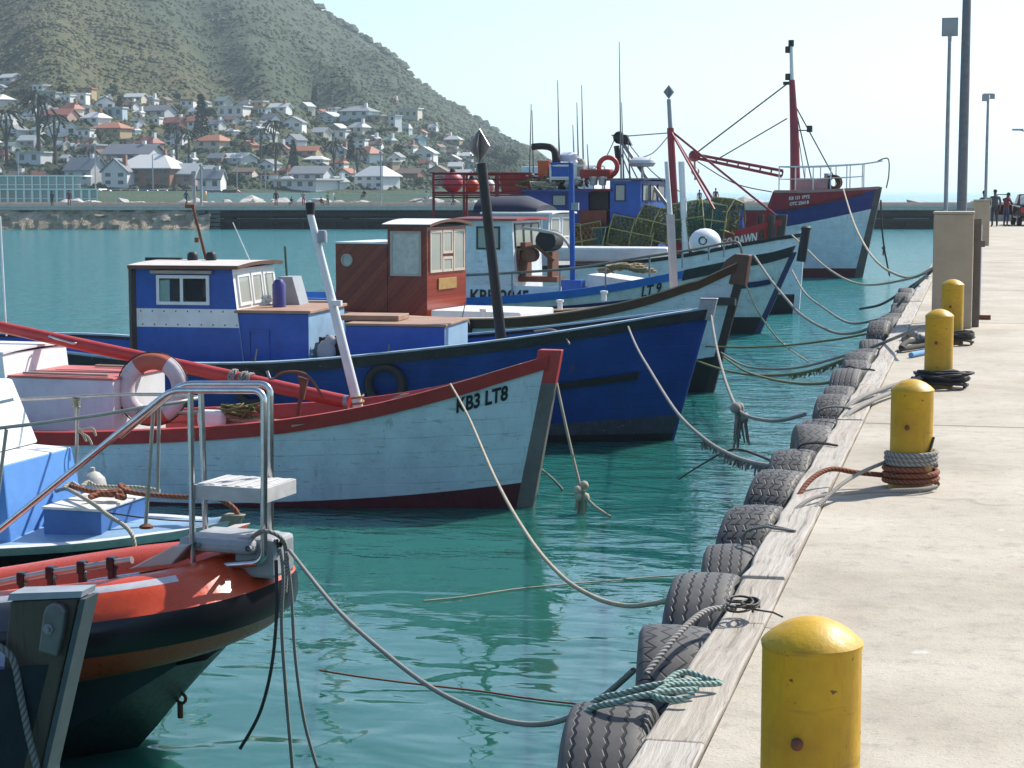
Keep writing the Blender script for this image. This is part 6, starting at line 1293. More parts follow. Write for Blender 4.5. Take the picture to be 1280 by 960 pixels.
# ---------------------------------------------------------------- people
def person(label, P, ht, shirt, trousers, hair=(.02, .015, .012), face=0, pose='stand', skin=(.16, .08, .05), hat=None):
    J = {'pel': (0, 0, .52), 'che': (0, 0, .74), 'nec': (0, 0, .845), 'hed': (0, .01, .90), 'top': (0, .015, .985)}
    for s_, n in ((-1, 'l'), (1, 'r')):
        J.update({n + 'hip': (s_ * .055, 0, .50), n + 'kne': (s_ * .06, .02, .27), n + 'ank': (s_ * .065, -.01, .035), n + 'toe': (s_ * .075, .09, .015), n + 'sho': (s_ * .115, 0, .80), n + 'elb': (s_ * .15, -.01, .62), n + 'wri': (s_ * .145, .05, .47), n + 'han': (s_ * .14, .07, .42)})
    if pose == 'walk': J.update({'lkne': (-.05, .09, .28), 'lank': (-.055, .06, .05), 'ltoe': (-.06, .15, .02), 'rank': (.06, -.13, .05), 'rtoe': (.065, -.04, .015), 'rkne': (.06, -.02, .28), 'lelb': (-.14, -.09, .64), 'lwri': (-.12, -.03, .5), 'relb': (.14, .06, .63), 'rwri': (.12, .15, .54)})
    if pose == 'lean': J.update({'lelb': (-.14, .12, .64), 'lwri': (-.1, .22, .66), 'lhan': (-.08, .26, .67), 'relb': (.14, .12, .64), 'rwri': (.1, .22, .66), 'rhan': (.08, .26, .67), 'nec': (0, .05, .84), 'hed': (0, .08, .89), 'top': (0, .1, .97)})
    if pose == 'sit':
        for k in ('pel', 'che', 'nec', 'hed', 'top', 'lsho', 'rsho', 'lelb', 'relb', 'lhip', 'rhip'): x, y, z = J[k]; J[k] = (x, y - .02, z - .27)
        J.update({'lkne': (-.08, .22, .27), 'rkne': (.08, .22, .27), 'lank': (-.08, .25, .04), 'rank': (.08, .25, .04), 'ltoe': (-.085, .34, .02), 'rtoe': (.085, .34, .02), 'lwri': (-.09, .16, .31), 'lhan': (-.08, .2, .3), 'rwri': (.09, .16, .31), 'rhan': (.08, .2, .3)})
    E = [('pel', 'che'), ('che', 'nec'), ('nec', 'hed'), ('hed', 'top')]
    for n in 'lr': E += [('pel', n + 'hip'), (n + 'hip', n + 'kne'), (n + 'kne', n + 'ank'), (n + 'ank', n + 'toe'), ('che', n + 'sho'), (n + 'sho', n + 'elb'), (n + 'elb', n + 'wri'), (n + 'wri', n + 'han')]
    Rd = {'pel': (.085, .06), 'che': (.1, .065), 'nec': (.03, .03), 'hed': (.052, .058), 'top': (.04, .046), 'hip': (.055, .055), 'kne': (.04, .04), 'ank': (.027, .027), 'toe': (.022, .018), 'sho': (.042, .042), 'elb': (.03, .03), 'wri': (.021, .021), 'han': (.022, .018)}
    ks = list(J); me = bpy.data.meshes.new('person'); me.from_pydata([V(J[k]) * ht for k in ks], [(ks.index(a), ks.index(c)) for a, c in E], [])
    o = bpy.data.objects.new('tmp', me); C.objects.link(o); o.modifiers.new('skin', 'SKIN'); o.modifiers.new('sub', 'SUBSURF').levels = 1; o.modifiers['sub'].render_levels = 1
    for i, k in enumerate(ks):
        r = Rd.get(k) or Rd[k[1:]]; sv = me.skin_vertices[0].data[i]; sv.radius = (r[0] * ht, r[1] * ht); sv.use_root = (k == 'pel')
    me2 = bpy.data.meshes.new_from_object(o.evaluated_get(bpy.context.evaluated_depsgraph_get())); bpy.data.objects.remove(o)
    me2.materials.clear()
    for mt in (plain('skin_%d' % (skin[0] * 100), skin, .6), plain('shirt_%d_%d_%d' % tuple(int(c * 99) for c in shirt), shirt, .8), plain('trousers_%d_%d_%d' % tuple(int(c * 99) for c in trousers), trousers, .8), plain('shoe', (.03, .03, .03), .6)): me2.materials.append(mt)
    sh_ = -.27 if pose == 'sit' else 0
    for p in me2.polygons:
        c_ = p.center / ht; ax = abs(c_.x)
        arm = any(((V(J[n + a]) - c_).length + (V(J[n + d]) - c_).length) < (V(J[n + a]) - V(J[n + d])).length + .028 for n in 'lr' for a, d in (('elb', 'wri'), ('wri', 'han')))
        p.material_index = 0 if (c_.z > .855 + sh_ or (arm and ax > .07)) else 1 if c_.z > .53 + sh_ else 3 if c_.z < .05 else 2
        p.use_smooth = True
    b = bpy.data.objects.new('person', me2); C.objects.link(b); b.location = P; b.rotation_euler = (0, 0, face); tag(b, label, 'person')
    h_ = V(J['top']) * ht; m_ = M(); m_.ball(h_ + V((0, -.012, -.025)) * ht, (.056 * ht, .062 * ht, .05 * ht), n=10); m_.build('hair' if not hat else 'hat', plain('hair_%d' % (hair[0] * 1000), hair, .8) if not hat else plain('hat_%d' % (hat[0] * 99), hat, .8), b, smooth=60)
    fm = M()
    for sx in (-1, 1): fm.ball(V((sx * .02, .062, -.06)) * ht + h_, .007 * ht, n=6)
    fm.ball(V((0, .066, -.078)) * ht + h_, (.008 * ht, .012 * ht, .012 * ht), n=6); fm.box(*(sum(([c_ + h_[i] - d * ht, c_ + h_[i] + d * ht] for i, (c_, d) in enumerate(((0, .014), (.055 * ht, .006), (-.103 * ht, .003)))), [])))
    fm.build('face_features', plain('face_dark', (.05, .025, .02), .6), b); return b
PP = [(237, 0, 1.55, (.04, .05, .12), (.05, .05, .06), 'walk', 'person in dark blue walking on the breakwater before the glazed pavilion'), (313, 0, 1.55, (.22, .03, .05), (.03, .03, .04), 'stand', 'x'),
      (71, 0, 1.45, (.05, .05, .09), (.04, .04, .05), 'stand', 'person in dark clothes before the left part of the glazed pavilion'), (92, 0, 1.55, (.18, .05, .06), (.06, .04, .04), 'stand', 'person in a maroon top before the right part of the glazed pavilion'),
      (348, 0, 1.5, (.10, .02, .04), (.05, .02, .03), 'stand', 'person in maroon standing alone on the breakwater'), (367, 0, 1.2, (.03, .07, .05), (.03, .05, .04), 'sit', 'person in dark green sitting on the breakwater edge'),
      (382, 0, 1.45, (.35, .2, .25), (.2, .06, .1), 'lean', 'person in pink behind the tip of the leaning white mast'), (404, 0, 1.2, (.14, .05, .03), (.12, .10, .03), 'sit', 'person in brown and mustard sitting beside the pink one'), (412, 0, 1.3, (.3, .25, .05), (.05, .05, .05), 'lean', 'person in yellow bending by the seated brown one'),
      (457, 1, 1.45, (.02, .025, .05), (.03, .03, .05), 'sit', 'person in navy sitting high on a pale rock'), (534, 0, 1.45, (.45, .47, .48), (.3, .3, .3), 'stand', 'person in pale grey standing left of the red rail platform'), (567, 0, 1.5, (.03, .03, .05), (.03, .03, .04), 'walk', 'person in black seen through the red rail platform'), 
      (872, 0, 1.55, (.12, .10, .10), (.10, .08, .07), 'stand', 'leftmost person on the breakwater beyond the lobster traps'), (881, 0, 1.25, (.25, .03, .04), (.2, .05, .05), 'sit', 'person in red sitting beyond the lobster traps'), (892, 0, 1.7, (.12, .05, .05), (.30, .06, .06), 'stand', 'tall person in red shorts beyond the lobster traps'), (904, 0, 1.1, (.05, .05, .05), (.3, .28, .25), 'sit', 'person reclining on the breakwater right of the red shorts')]
rg = random.Random(2)
for px, up, ht, sh, tr, pose, lab in PP:
    if lab == 'x': continue
    P = PW(px, DW + 1.2 if not up else DW + 10.4); P.z = .14 if not up else .75
    person(lab, P, ht * 1.05, sh, tr, face=rg.uniform(-.6, .6) + (PSI if pose != 'walk' else PSI - 1.4) + (pi if pose in ('stand', 'sit') and rg.random() < .6 else 0), pose=pose, skin=(.2, .1, .065) if rg.random() < .5 else (.08, .04, .025))
PD_ = G
person('man in a dark grey jacket seen from behind on the quay end', PD_(1243, 89), 1.74, (.06, .065, .075), (.03, .032, .038), face=.2, hair=(.02, .015, .012), skin=(.12, .06, .04))
person('man in a maroon shirt and blue jeans at the pickup door', PD_(1257, 90), 1.62, (.16, .02, .03), (.04, .05, .11), face=-.8, pose='lean', skin=(.1, .05, .035))
person('man leaning on the second plinth near the quay end', PD_(1231, 76), 1.72, (.05, .06, .05), (.03, .03, .03), face=.3, pose='lean', hair=(.02, .015, .012), skin=(.15, .08, .05))
# pickup
e = empty('pickup', 'dark maroon pickup with its side door open, cut by the right edge', 'pickup', PD_(1271, 90) + V((.95, 0, 0)), R(4))
PM = paint('pickup_maroon', (.06, .012, .016), .25, .2, streak=False)
b = M(); prof_ = [(-.25, .45), (-.25, .95), (1.9, .98), (2.0, 1.0), (3.55, 1.0), (4.75, .88), (4.85, .5), (4.3, .36), (.3, .36)]
b.prism([V((-.86, y, z)) for y, z in prof_], (1.72, 0, 0)); b.build('body', PM, e, bevel=.06)
b = M(); b.sweep([[(x, y, z) for x, y in ((-.82 * k, y0), (.82 * k, y0), (.82 * k, y1), (-.82 * k, y1))] for z, k, y0, y1 in ((1.001, 1, 1.75, 3.6), (1.52, .85, 2.0, 2.95))]); cb = b.build('cab', PM, e, bevel=.05)
b = M(); b.prism([(-.6, 1.80, 1.08), (.6, 1.80, 1.08), (.52, 1.97, 1.45), (-.52, 1.97, 1.45)], (0, -.03, 0)); b.build('rear_window', DGLASS, cb)
b = M(); b.box(-.78, .78, -.22, 1.7, .951, 1.0); b.build('bed_liner', BLACK, e)
b = M(); b.box(-.7, .7, .1, 1.5, 1.0, 1.45); b.build('white_canopy', WHITE, e, bevel=.05)
for sx in (-1, 1):
    for y in (.75, 3.95):
        t = M(); t.lathe([(.2, -.1), (.33, -.11), (.36, -.08), (.36, .08), (.33, .11), (.2, .1), (.001, .09)], 20, (sx * .78, y, .36), 'x'); wv = t.build('wheel', RUBBER, e, smooth=40); t = M(); t.lathe([(.19, -.115), (.19, .115), (.001, .115)], 14, (sx * .78, y, .36), 'x'); t.lathe([(.001, -.115), (.19, -.115)], 14, (sx * .78, y, .36), 'x'); t.build('rim', GALV, wv, smooth=40)
    t = M(); t.box(sx * .72 - .09, sx * .72 + .09, -.28, -.252, .65, .9); t.build('tail_light', paint('tail_red', (.4, .02, .02), .2, .1), e)
t = M(); t.box(-.3, .3, -.275, -.252, .55, .67); t.build('number_plate', WHITE, e)
d_ = M(); d_.prism([(-.9, 3.45, .5), (-1.75, 3.05, .5), (-1.78, 3.05, 1.0), (-.92, 3.45, 1.0)], (.02, .05, 0)); dr = d_.build('door', PM, e); d_ = M(); d_.tube([(-.92, 3.45, 1.0), (-1.0, 3.4, 1.3), (-1.2, 3.32, 1.5), (-1.65, 3.1, 1.5), (-1.78, 3.05, 1.0)], .03, 6); d_.build('window_frame', PM, dr)

# ---------------------------------------------------------------- hillside
SKY = [(-900, -200), (-400, -175), (0, -150), (200, -90), (340, -30), (385, 0), (430, 32), (470, 58), (505, 86), (540, 113), (580, 141), (620, 168), (660, 190), (690, 207), (720, 226), (745, 239), (900, 300)]
def ridge(px): return (HY - interp(SKY, px)) / F * 1300 + 1.7
def tz(px, w):
    zr = ridge(px); base = .4 if zr > 9 else lerp(-5, .4, max(0, (zr + 12) / 21))
    if w <= 480: z = 0
    elif w <= 1300: z = max(0, zr) * ((w - 480) / 820) ** 1.15
    else: z = max(0, zr) * (1 - (w - 1300) / 900)
    return base + z
def bumpy(px, w):
    P = PW(px, w); s_ = max(0, min(1, (w - 520) / 250)); return (noise.noise(V((px * .011 + w * .002, w * .0025, 3))) * 24 * max(0, min(1, (1240 - w) / 260)) + noise.noise(P * .012) * 4 + noise.noise(P * .035) * 3.0 + noise.noise(P * .11) * .9) * s_ * max(0, min(1, ridge(px) / 40))
def TZ(px, w): return tz(px, w) + bumpy(px, w)
def hit(px, py):
    """Ground point seen at this image position (walk outward until the sight line meets the slope)."""
    lo = 425; w = 425
    while w < 1400:
        P = PW(px, w); zl = CAMZ + (HY - py) / F * w * 1.0
        if zl <= tz(px, w) + bumpy(px, w): break
        lo = w; w += 4
    return V((PW(px, w).x, PW(px, w).y, TZ(px, w))), w
pxs = [-900 + i * 7 for i in range(246)]; ws = [424, 426] + [430 + 12 * i for i in range(5)] + [490 + 9.5 * i for i in range(87)] + [1320 + 40 * i for i in range(10)]
b = M()
for px in pxs:
    for w_ in ws:
        P = PW(px, w_); z = TZ(px, w_) if w_ > 424 else -4; b.v.append(V((P.x, P.y, z)))
nw = len(ws)
for i in range(len(pxs) - 1):
    for j in range(nw - 1): b.f.append((i * nw + j, i * nw + j + 1, (i + 1) * nw + j + 1, (i + 1) * nw + j)); b.m.append(0)
m, nt, bs = newmat('hillside_heath'); at = nd(nt, 'ShaderNodeAttribute', attribute_name='heath'); co = texco(nt)
n1 = noi(nt, co, .05, 5, .7); n2 = noi(nt, co, .2, 4, .7); n3 = noi(nt, co, .012, 4, .6)
h1 = ramp(nt, n1, [(.3, (.044, .054, .013)), (.5, (.07, .068, .018)), (.72, (.096, .076, .024))]); h2 = ramp(nt, n1, [(.3, (.019, .034, .011)), (.55, (.029, .048, .015)), (.75, (.042, .058, .02))])
f = mth(nt, 'ADD', at.outputs['Fac'], mth(nt, 'MULTIPLY', mth(nt, 'SUBTRACT', n3, .5), .9), True); c = mix(nt, f, h2, h1)
c = mix(nt, ramp(nt, n2, [(.55, 0.), (.7, .7)]), c, (.018, .026, .014)); c = mix(nt, ramp(nt, noi(nt, co, .09, 6, .75), [(.72, 0.), (.76, .8)]), c, (.20, .18, .15))
lk(nt, c, bs.inputs['Base Color']); bs.inputs['Roughness'].default_value = .95; bump(nt, bs, n2, 1, 2.5)
hill = b.build('hill', m, smooth=180, fix=False); tag(hill, 'heath covered mountain slope falling to the sea', 'hill', kind='structure')
def heath(px, w):
    py = HY - F * (tz(px, w) - CAMZ) / w; line = (py - 0) * 1.38 + 150 - px        # gully running down to the right
    return max(0, min(1, .5 + line / 90)) * max(0, min(1, (w - 560) / 90))
at_ = hill.data.attributes.new('heath', 'FLOAT', 'POINT'); at_.data.foreach_set('value', [heath(px, w_) for px in pxs for w_ in ws])
# bush cover
def bushes(name, label, cols, cond, N, seed):
    rg = random.Random(seed); b = M(); k = 0
    while k < N:
        px = rg.uniform(-260, 745); py0 = interp(SKY, px); py = rg.uniform(max(py0 - 3, -60), 238)
        P, w_ = hit(px, py)
        if w_ > 1310 or ridge(px) < 4: 
            if py > py0 + 5: continue
            w_ = 1295; P = PW(px, w_); P.z = TZ(px, w_)
        if not cond(px, w_, rg): continue
        k += 1; s_ = rg.uniform(.7, 1.6) * (1.15 if w_ > 900 else .9) ; o = len(b.v)
        if w_ > 1270: s_ *= rg.choice((1.4, 1.8, 3.0))
        for q in range(6):
            a = q * pi / 3 + rg.random(); b.v.append(P + V((s_ * cos(a) * rg.uniform(.7, 1.2), s_ * sin(a) * rg.uniform(.7, 1.2), s_ * rg.uniform(-.25, .1))))
        for q in range(3): a = q * 2.1 + rg.random(); b.v.append(P + V((s_ * .55 * cos(a), s_ * .55 * sin(a), s_ * rg.uniform(.4, .75))))
        for q in range(6): b.f.append((o + q, o + (q + 1) % 6, o + 6 + (q // 2)))
        for q in range(3): b.f.append((o + 6 + q, o + (2 * q + 2) % 6, o + 6 + (q + 1) % 3))
        b.f.append((o + 6, o + 7, o + 8)); mi = rg.randrange(len(cols)); b.m += [mi] * 10
    tag(b.build(name, [plain('bush_%s_%d' % (name, i), c_, .9) for i, c_ in enumerate(cols)], fix=False, smooth=180), label, 'bushes', kind='stuff')
bushes('dark_scrub', 'dark green scrub covering the steep right flank of the mountain', [(.022, .04, .012), (.029, .049, .015), (.038, .056, .019), (.026, .043, .015)], lambda px, w_, rg: heath(px, w_) < rg.uniform(.2, .9), 11000, 1)
bushes('heath_scrub', 'olive brown heath bushes covering the left mountain slope', [(.066, .066, .018), (.054, .06, .016), (.082, .072, .023), (.044, .053, .015)], lambda px, w_, rg: heath(px, w_) > rg.uniform(.1, .8), 8000, 2)

# ---------------------------------------------------------------- houses
WC = {'white': (.76, .74, .70), 'cream': (.62, .54, .42), 'pale': (.58, .60, .60), 'brick': (.30, .15, .10), 'pink': (.48, .30, .25), 'grey': (.33, .34, .35), 'blue': (.38, .48, .54), 'ochre': (.42, .30, .17)}
RC = {'white': (.64, .63, .60), 'orange': (.34, .13, .07), 'red': (.28, .09, .06), 'grey': (.22, .23, .24), 'slate': (.14, .15, .17), 'brown': (.17, .11, .08), 'pale': (.46, .47, .46), 'green': (.25, .32, .27)}
wallm = lambda k: plain('wall_' + k, WC[k], .8); roofm = lambda k: plain('roof_' + k, RC[k], .7)
def house(label, px, py, wp, hp, wall, roof, kind, name='house', rows=1, yaw=None, group='houses on the hillside', cols=None):
    P, w_ = hit(px, py); k = w_ / F; W_, H_ = wp * k, hp * k; D_ = W_ * .7 if W_ < 26 else 14
    rg = random.Random(int(px * 7 + py)); yaw = rg.uniform(-.75, -.2) if yaw is None or abs(yaw) < .3 and W_ < 20 else yaw
    P2 = P + FH * (D_ * .3); e = empty(name, label, 'house', P2, PSI + yaw, group)
    hw = H_ * (.55 if kind in ('hip', 'gable', 'side') else .95); x, y = W_ / 2, D_ / 2
    b = M(); b.box(-x, x, -y, y, -6, hw)
    if kind == 'gable': b.prism([(-x, -y, hw), (x, -y, hw), (0, -y, H_)], (0, D_, 0))
    if kind == 'side': b.prism([(-x, -y, hw), (-x, y, hw), (-x, 0, H_)], (W_, 0, 0))
    b.build('wall', wallm(wall), e)
    o_ = W_ * .06; r = M(); t = .35
    if kind == 'hip':
        q = [(-x - o_, -y - o_, hw), (x + o_, -y - o_, hw), (x + o_, y + o_, hw), (-x - o_, y + o_, hw)]; rl_ = max(0, x - y * .8); q2 = [(-rl_ - .2, -.2, H_), (rl_ + .2, -.2, H_), (rl_ + .2, .2, H_), (-rl_ - .2, .2, H_)]; r.hexa(q + q2); r.box(-x - o_, x + o_, -y - o_, y + o_, hw - .25, hw - .001)
    elif kind == 'gable':
        for s_ in (-1, 1): r.hexa([(0, -y - o_, H_), (s_ * (x + o_), -y - o_, hw - o_ * .6), (s_ * (x + o_), y + o_, hw - o_ * .6), (0, y + o_, H_), (0, -y - o_, H_ + t), (s_ * (x + o_), -y - o_, hw - o_ * .6 + t), (s_ * (x + o_), y + o_, hw - o_ * .6 + t), (0, y + o_, H_ + t)])
    elif kind == 'side':
        for s_ in (-1, 1): r.hexa([(-x - o_, 0, H_), (-x - o_, s_ * (y + o_), hw - o_ * .6), (x + o_, s_ * (y + o_), hw - o_ * .6), (x + o_, 0, H_), (-x - o_, 0, H_ + t), (-x - o_, s_ * (y + o_), hw - o_ * .6 + t), (x + o_, s_ * (y + o_), hw - o_ * .6 + t), (x + o_, 0, H_ + t)])
    else: r.box(-x - o_, x + o_, -y - o_, y + o_, hw + .001, hw + t + .1)
    ro = r.build('roof', roofm(roof), e)
    if rg.random() < .5 and kind != 'flat': c_ = M(); c_.box(x * .4, x * .4 + 1, -.5, .5, hw, H_ + 1.2); c_.build('chimney', wallm('white' if rg.random() < .6 else 'brick'), ro)
    n = cols or max(2, min(7, int(W_ / 3.2))); wh_ = min(1.7, hw / rows * .5)
    for rw in range(rows):
        for i in range(n):
            wx = lerp(-x, x, (i + .5) / n); zb = hw / rows * (rw + .35); b = M(); ww = W_ / n * .42 if W_ / n < 4 else 1.5
            b.box(wx - ww / 2, wx + ww / 2, -y - .06, -y - .01, zb, zb + wh_); b.build('window', plain('far_window', (.05, .06, .07), .2), e)
    if W_ > 13 and kind != 'flat' and rows == 1: v_ = M(); v_.box(-x * .6, x * .6, -y - 2.2, -y - .02, hw * .78, hw * .86); v_.build('veranda_roof', roofm(roof), e)
    return e
HS = [
 ('hall with broad white hipped roof and brick veranda above the sea wall', 193, 233, 74, 38, 'brick', 'white', 'hip', 2, 0), ('long grey gabled building with dark slate roof behind the white roofed hall', 171, 207, 62, 24, 'pale', 'slate', 'side', 1, .1),
 ('white cottage with steep gable left of the white roofed hall', 152, 234, 34, 34, 'white', 'slate', 'gable', 2, -.2), ('low pale house with grey roof left of the white gabled cottage', 112, 232, 44, 32, 'pale', 'grey', 'side', 1, 0),
 ('white cottage with two tall windows right of the hall', 268, 238, 30, 24, 'white', 'grey', 'side', 1, .2), ('cream shop front with long grey veranda between hall and cottage', 232, 233, 44, 26, 'pink', 'pale', 'side', 1, 0),
 ('white two storey house with pale roof behind the breakwater lamp', 473, 236, 46, 28, 'white', 'white', 'hip', 2, -.25), ('long white garden wall house beside the coast road', 385, 238, 68, 12, 'white', 'white', 'flat', 1, 0), ('grey roofed house behind the long white wall', 392, 229, 44, 18, 'pale', 'grey', 'side', 1, .15), ('pale green roofed cottage right of the long white wall', 425, 236, 22, 14, 'white', 'green', 'gable', 1, .2),
 ('orange tiled bungalow among palms left of centre on the slope', 271, 187, 38, 17, 'cream', 'orange', 'hip', 1, .1), ('wide orange tiled roof house above the hall', 145, 172, 40, 16, 'ochre', 'orange', 'hip', 1, -.1), ('red tiled long house under the tall dark pine on the left', 82, 157, 36, 16, 'pink', 'red', 'side', 1, .1), ('bright white hipped roof house beside the red long house', 126, 160, 30, 16, 'white', 'white', 'hip', 1, 0),
 ('white gabled house with grey roof below the red long house', 84, 174, 34, 20, 'white', 'pale', 'gable', 1, .4), ('orange roofed white house highest of the left cluster', 97, 148, 24, 18, 'white', 'orange', 'hip', 1, .2), ('brown steep gabled house with white gable wall in the upper left', 137, 140, 24, 16, 'white', 'brown', 'gable', 1, .3), ('cream house with red tiles right of the grey gabled building', 192, 190, 28, 18, 'pink', 'red', 'hip', 1, 0),
 ('white house with blue grey roof in the middle of the left slope', 225, 184, 26, 18, 'white', 'grey', 'hip', 2, 0), ('pale turquoise house below the brown gabled house', 152, 150, 22, 12, 'blue', 'pale', 'flat', 1, 0), ('grey roofed long house high on the left edge', 22, 106, 26, 10, 'pale', 'pale', 'side', 1, -.2), ('white roofed house on the left edge above the palms', 8, 134, 30, 14, 'white', 'white', 'hip', 1, 0), ('white house with pale roof by the left edge palms', 14, 160, 34, 14, 'white', 'pale', 'side', 1, .2),
 ('flat pale house alone near the upper left scrub', 60, 118, 18, 6, 'pale', 'white', 'flat', 1, 0), ('green grey flat roof below the lone flat house', 72, 127, 20, 7, 'grey', 'green', 'flat', 1, 0), ('salmon house on the left edge above the pavilion', 6, 202, 20, 14, 'pink', 'red', 'hip', 1, 0), ('pale grey flat building left of the round dark tree', 48, 208, 36, 14, 'pale', 'pale', 'flat', 1, 0), ('small grey house with tin roof behind the left palms', 44, 186, 24, 13, 'grey', 'pale', 'side', 1, 0),
 ('long pale house with dark roof below the hillside scrub', 205, 148, 34, 14, 'pale', 'slate', 'side', 1, .1), ('cream house half hidden by bushes near the scrub line', 176, 130, 24, 9, 'cream', 'pale', 'side', 1, 0), ('tiny ochre house at the scrub line left of the tall pine', 213, 134, 14, 8, 'ochre', 'brown', 'gable', 1, 0), ('red brick house under the green trees mid left', 226, 164, 26, 14, 'brick', 'red', 'side', 1, 0),
 ('white modern house just right of the tall dark pine', 297, 148, 34, 13, 'white', 'white', 'flat', 1, 0), ('grey white house beside the white modern house', 313, 141, 20, 13, 'pale', 'grey', 'hip', 1, 0), ('cream flat house high at the end of the hillside road', 328, 136, 18, 7, 'ochre', 'pale', 'flat', 1, 0), ('white terrace house highest in the middle of the town', 354, 142, 24, 10, 'white', 'pale', 'side', 1, 0), ('white house with dark roof left of the middle gardens', 342, 158, 20, 12, 'white', 'slate', 'side', 1, 0), ('white house with bay gable in the middle of the slope', 371, 163, 26, 14, 'white', 'grey', 'gable', 1, .2),
 ('white villa with arched gable above the orange roofs', 332, 177, 30, 16, 'white', 'cream' if False else 'pale', 'gable', 2, -.2), ('pink house between the white villa and bright white gable', 352, 196, 24, 16, 'pink', 'red', 'hip', 1, 0), ('tall white gabled house in the middle of town', 372, 186, 24, 16, 'white', 'slate', 'gable', 1, .25), ('orange long roof house right of the tall white gable', 388, 198, 30, 12, 'ochre', 'orange', 'side', 1, .1), ('cream house with pale roof right of centre', 404, 174, 22, 12, 'cream', 'pale', 'side', 1, 0),
 ('low white roofed house below the orange long roof', 398, 206, 26, 9, 'white', 'white', 'hip', 1, 0), ('grey white house under the palms right of centre', 427, 197, 26, 14, 'white', 'grey', 'gable', 1, 0), ('white house with orange hipped roof right of centre', 461, 205, 32, 20, 'white', 'orange', 'hip', 2, .15), ('small pale gabled house right of the orange hipped one', 497, 206, 18, 12, 'white', 'grey', 'gable', 1, 0), ('wide hillside villa with pale hipped roof at the upper right', 451, 149, 40, 14, 'pale', 'grey', 'hip', 1, 0), ('ochre retaining house below the upper right villa', 474, 154, 24, 7, 'ochre', 'pale', 'flat', 1, 0),
 ('pale three storey house on the right slope', 493, 162, 18, 16, 'white', 'pale', 'flat', 2, 0), ('small white tower house below the three storey one', 511, 168, 10, 12, 'white', 'white', 'hip', 1, 0), ('grey green house low on the right slope', 522, 180, 20, 10, 'blue', 'green', 'side', 1, 0), ('white cabin with pointed pale roof far on the right slope', 584, 201, 18, 10, 'white', 'white', 'hip', 1, 0), ('tiny white house above the pointed roof cabin', 543, 166, 11, 8, 'white', 'white', 'side', 1, 0), ('dim brown roofed house by the red rail platform', 515, 225, 30, 12, 'brick', 'brown', 'side', 1, 0),
 ('small ochre house near the skyline on the right slope', 495, 131, 9, 6, 'ochre', 'orange', 'gable', 1, 0), ('cream cottage at the foot of the right slope', 550, 190, 14, 8, 'cream', 'brown', 'gable', 1, 0), ('long shed roof house behind the twin breakwater posts', 300, 205, 40, 11, 'pale', 'pale', 'side', 1, 0), ('red walled cottage below the orange bungalow', 276, 206, 20, 12, 'brick', 'grey', 'side', 1, 0), ('cream cottage right of the red walled one', 310, 222, 26, 10, 'cream', 'brown', 'side', 1, 0), ('white double cottage by the coast road bend', 340, 214, 24, 11, 'white', 'grey', 'gable', 1, .1)]
for h in HS: house(h[0], h[1], h[2], h[3], h[4], h[5], h[6], h[7], rows=h[8], yaw=h[9])
rg = random.Random(31); small = []; occ = [(h[1], h[2], h[3], h[4]) for h in HS]; tries = 0
while len(small) < 88 and tries < 6000:
    tries += 1; px = rg.uniform(-40, 600); top = interp([(-60, 112), (100, 122), (250, 134), (400, 142), (520, 152), (600, 196)], px); py = rg.uniform(top, 232); wp = rg.uniform(13, 26) * (1 if py > 150 else .8); hp = wp * rg.uniform(.45, .62)
    if ridge(px) < 14 or any(abs(px - a) < (c_ + wp) * .46 and abs(py - b_) < (hp + d) * .42 for a, b_, c_, d in occ): continue
    occ.append((px, py, wp, hp)); small.append((px, py, wp, hp, rg.choice(['white'] * 5 + ['cream', 'pale', 'pink', 'ochre']), rg.choice(['white', 'white', 'pale', 'pale', 'grey', 'orange', 'red', 'brown', 'green']), rg.choice(['hip', 'gable', 'side', 'side', 'flat']), rg.choice([1, 1, 2])))
small.sort()
for nm_, lo_, hi_ in (('uppermost', 0, 150), ('upper middle', 150, 178), ('lower middle', 178, 205), ('lowest', 205, 260)):
    for i, h in enumerate([q for q in small if lo_ <= q[1] < hi_]):
        house(f'small {h[4]} house with {h[6].replace("side", "ridged").replace("gable", "gabled").replace("hip", "hipped")} {h[5]} roof, {ORD[i].replace("nearest", "first")} from the left among small {nm_} ones', h[0], h[1], h[2], h[3], h[4], h[5], h[6], rows=h[7])
HS += [('', *q[:4]) for q in small]
# glazed pavilion
P = PW(66, 424); kk = 424 / F; e = empty('pavilion', 'two storey glazed pavilion with white posts on the sea wall', 'building', (P.x, P.y, -1.2), PSI)
x0, x1 = -80 * kk, 64 * kk
b = M(); b.box(x0, x1, -1, 7, -3, .2); b.box(x0 - .2, x1 + .2, -1.4, 7, 3.0, 3.3); b.box(x0, x1 - 3, -1.2, 7, 6.0, 6.3); b.build('floor_slab', wallm('white'), e)
b = M()
for i in range(15):
    x = lerp(x0 + .2, x1 - .2, i / 14); b.box(x - .24, x + .24, -1.1, -.9, .2, 3.0)
    if x < x1 - 4: b.box(x - .14, x + .14, -1.0, -.8, 3.3, 6.0)
b.box(x0, x1, -1.05, -.95, 1.0, 1.15); b.box(x0, x1 - 4, -.95, -.85, 4.1, 4.25); b.build('white_posts', plain('pavilion_white', (.85, .78, .68), .7), e)
b = M(); b.box(x0 + .2, x1 - .2, -.6, -.5, .2, 2.99); b.box(x0 + .2, x1 - 4, -.5, -.4, 3.31, 5.99); b.build('glazing', plain('pavilion_glass', (.34, .34, .31), .12), e)
b = M(); b.box(x0 + 4.5, x0 + 7, -.75, -.62, 1.2, 2.9); b.build('ochre_blind', wallm('ochre'), e)
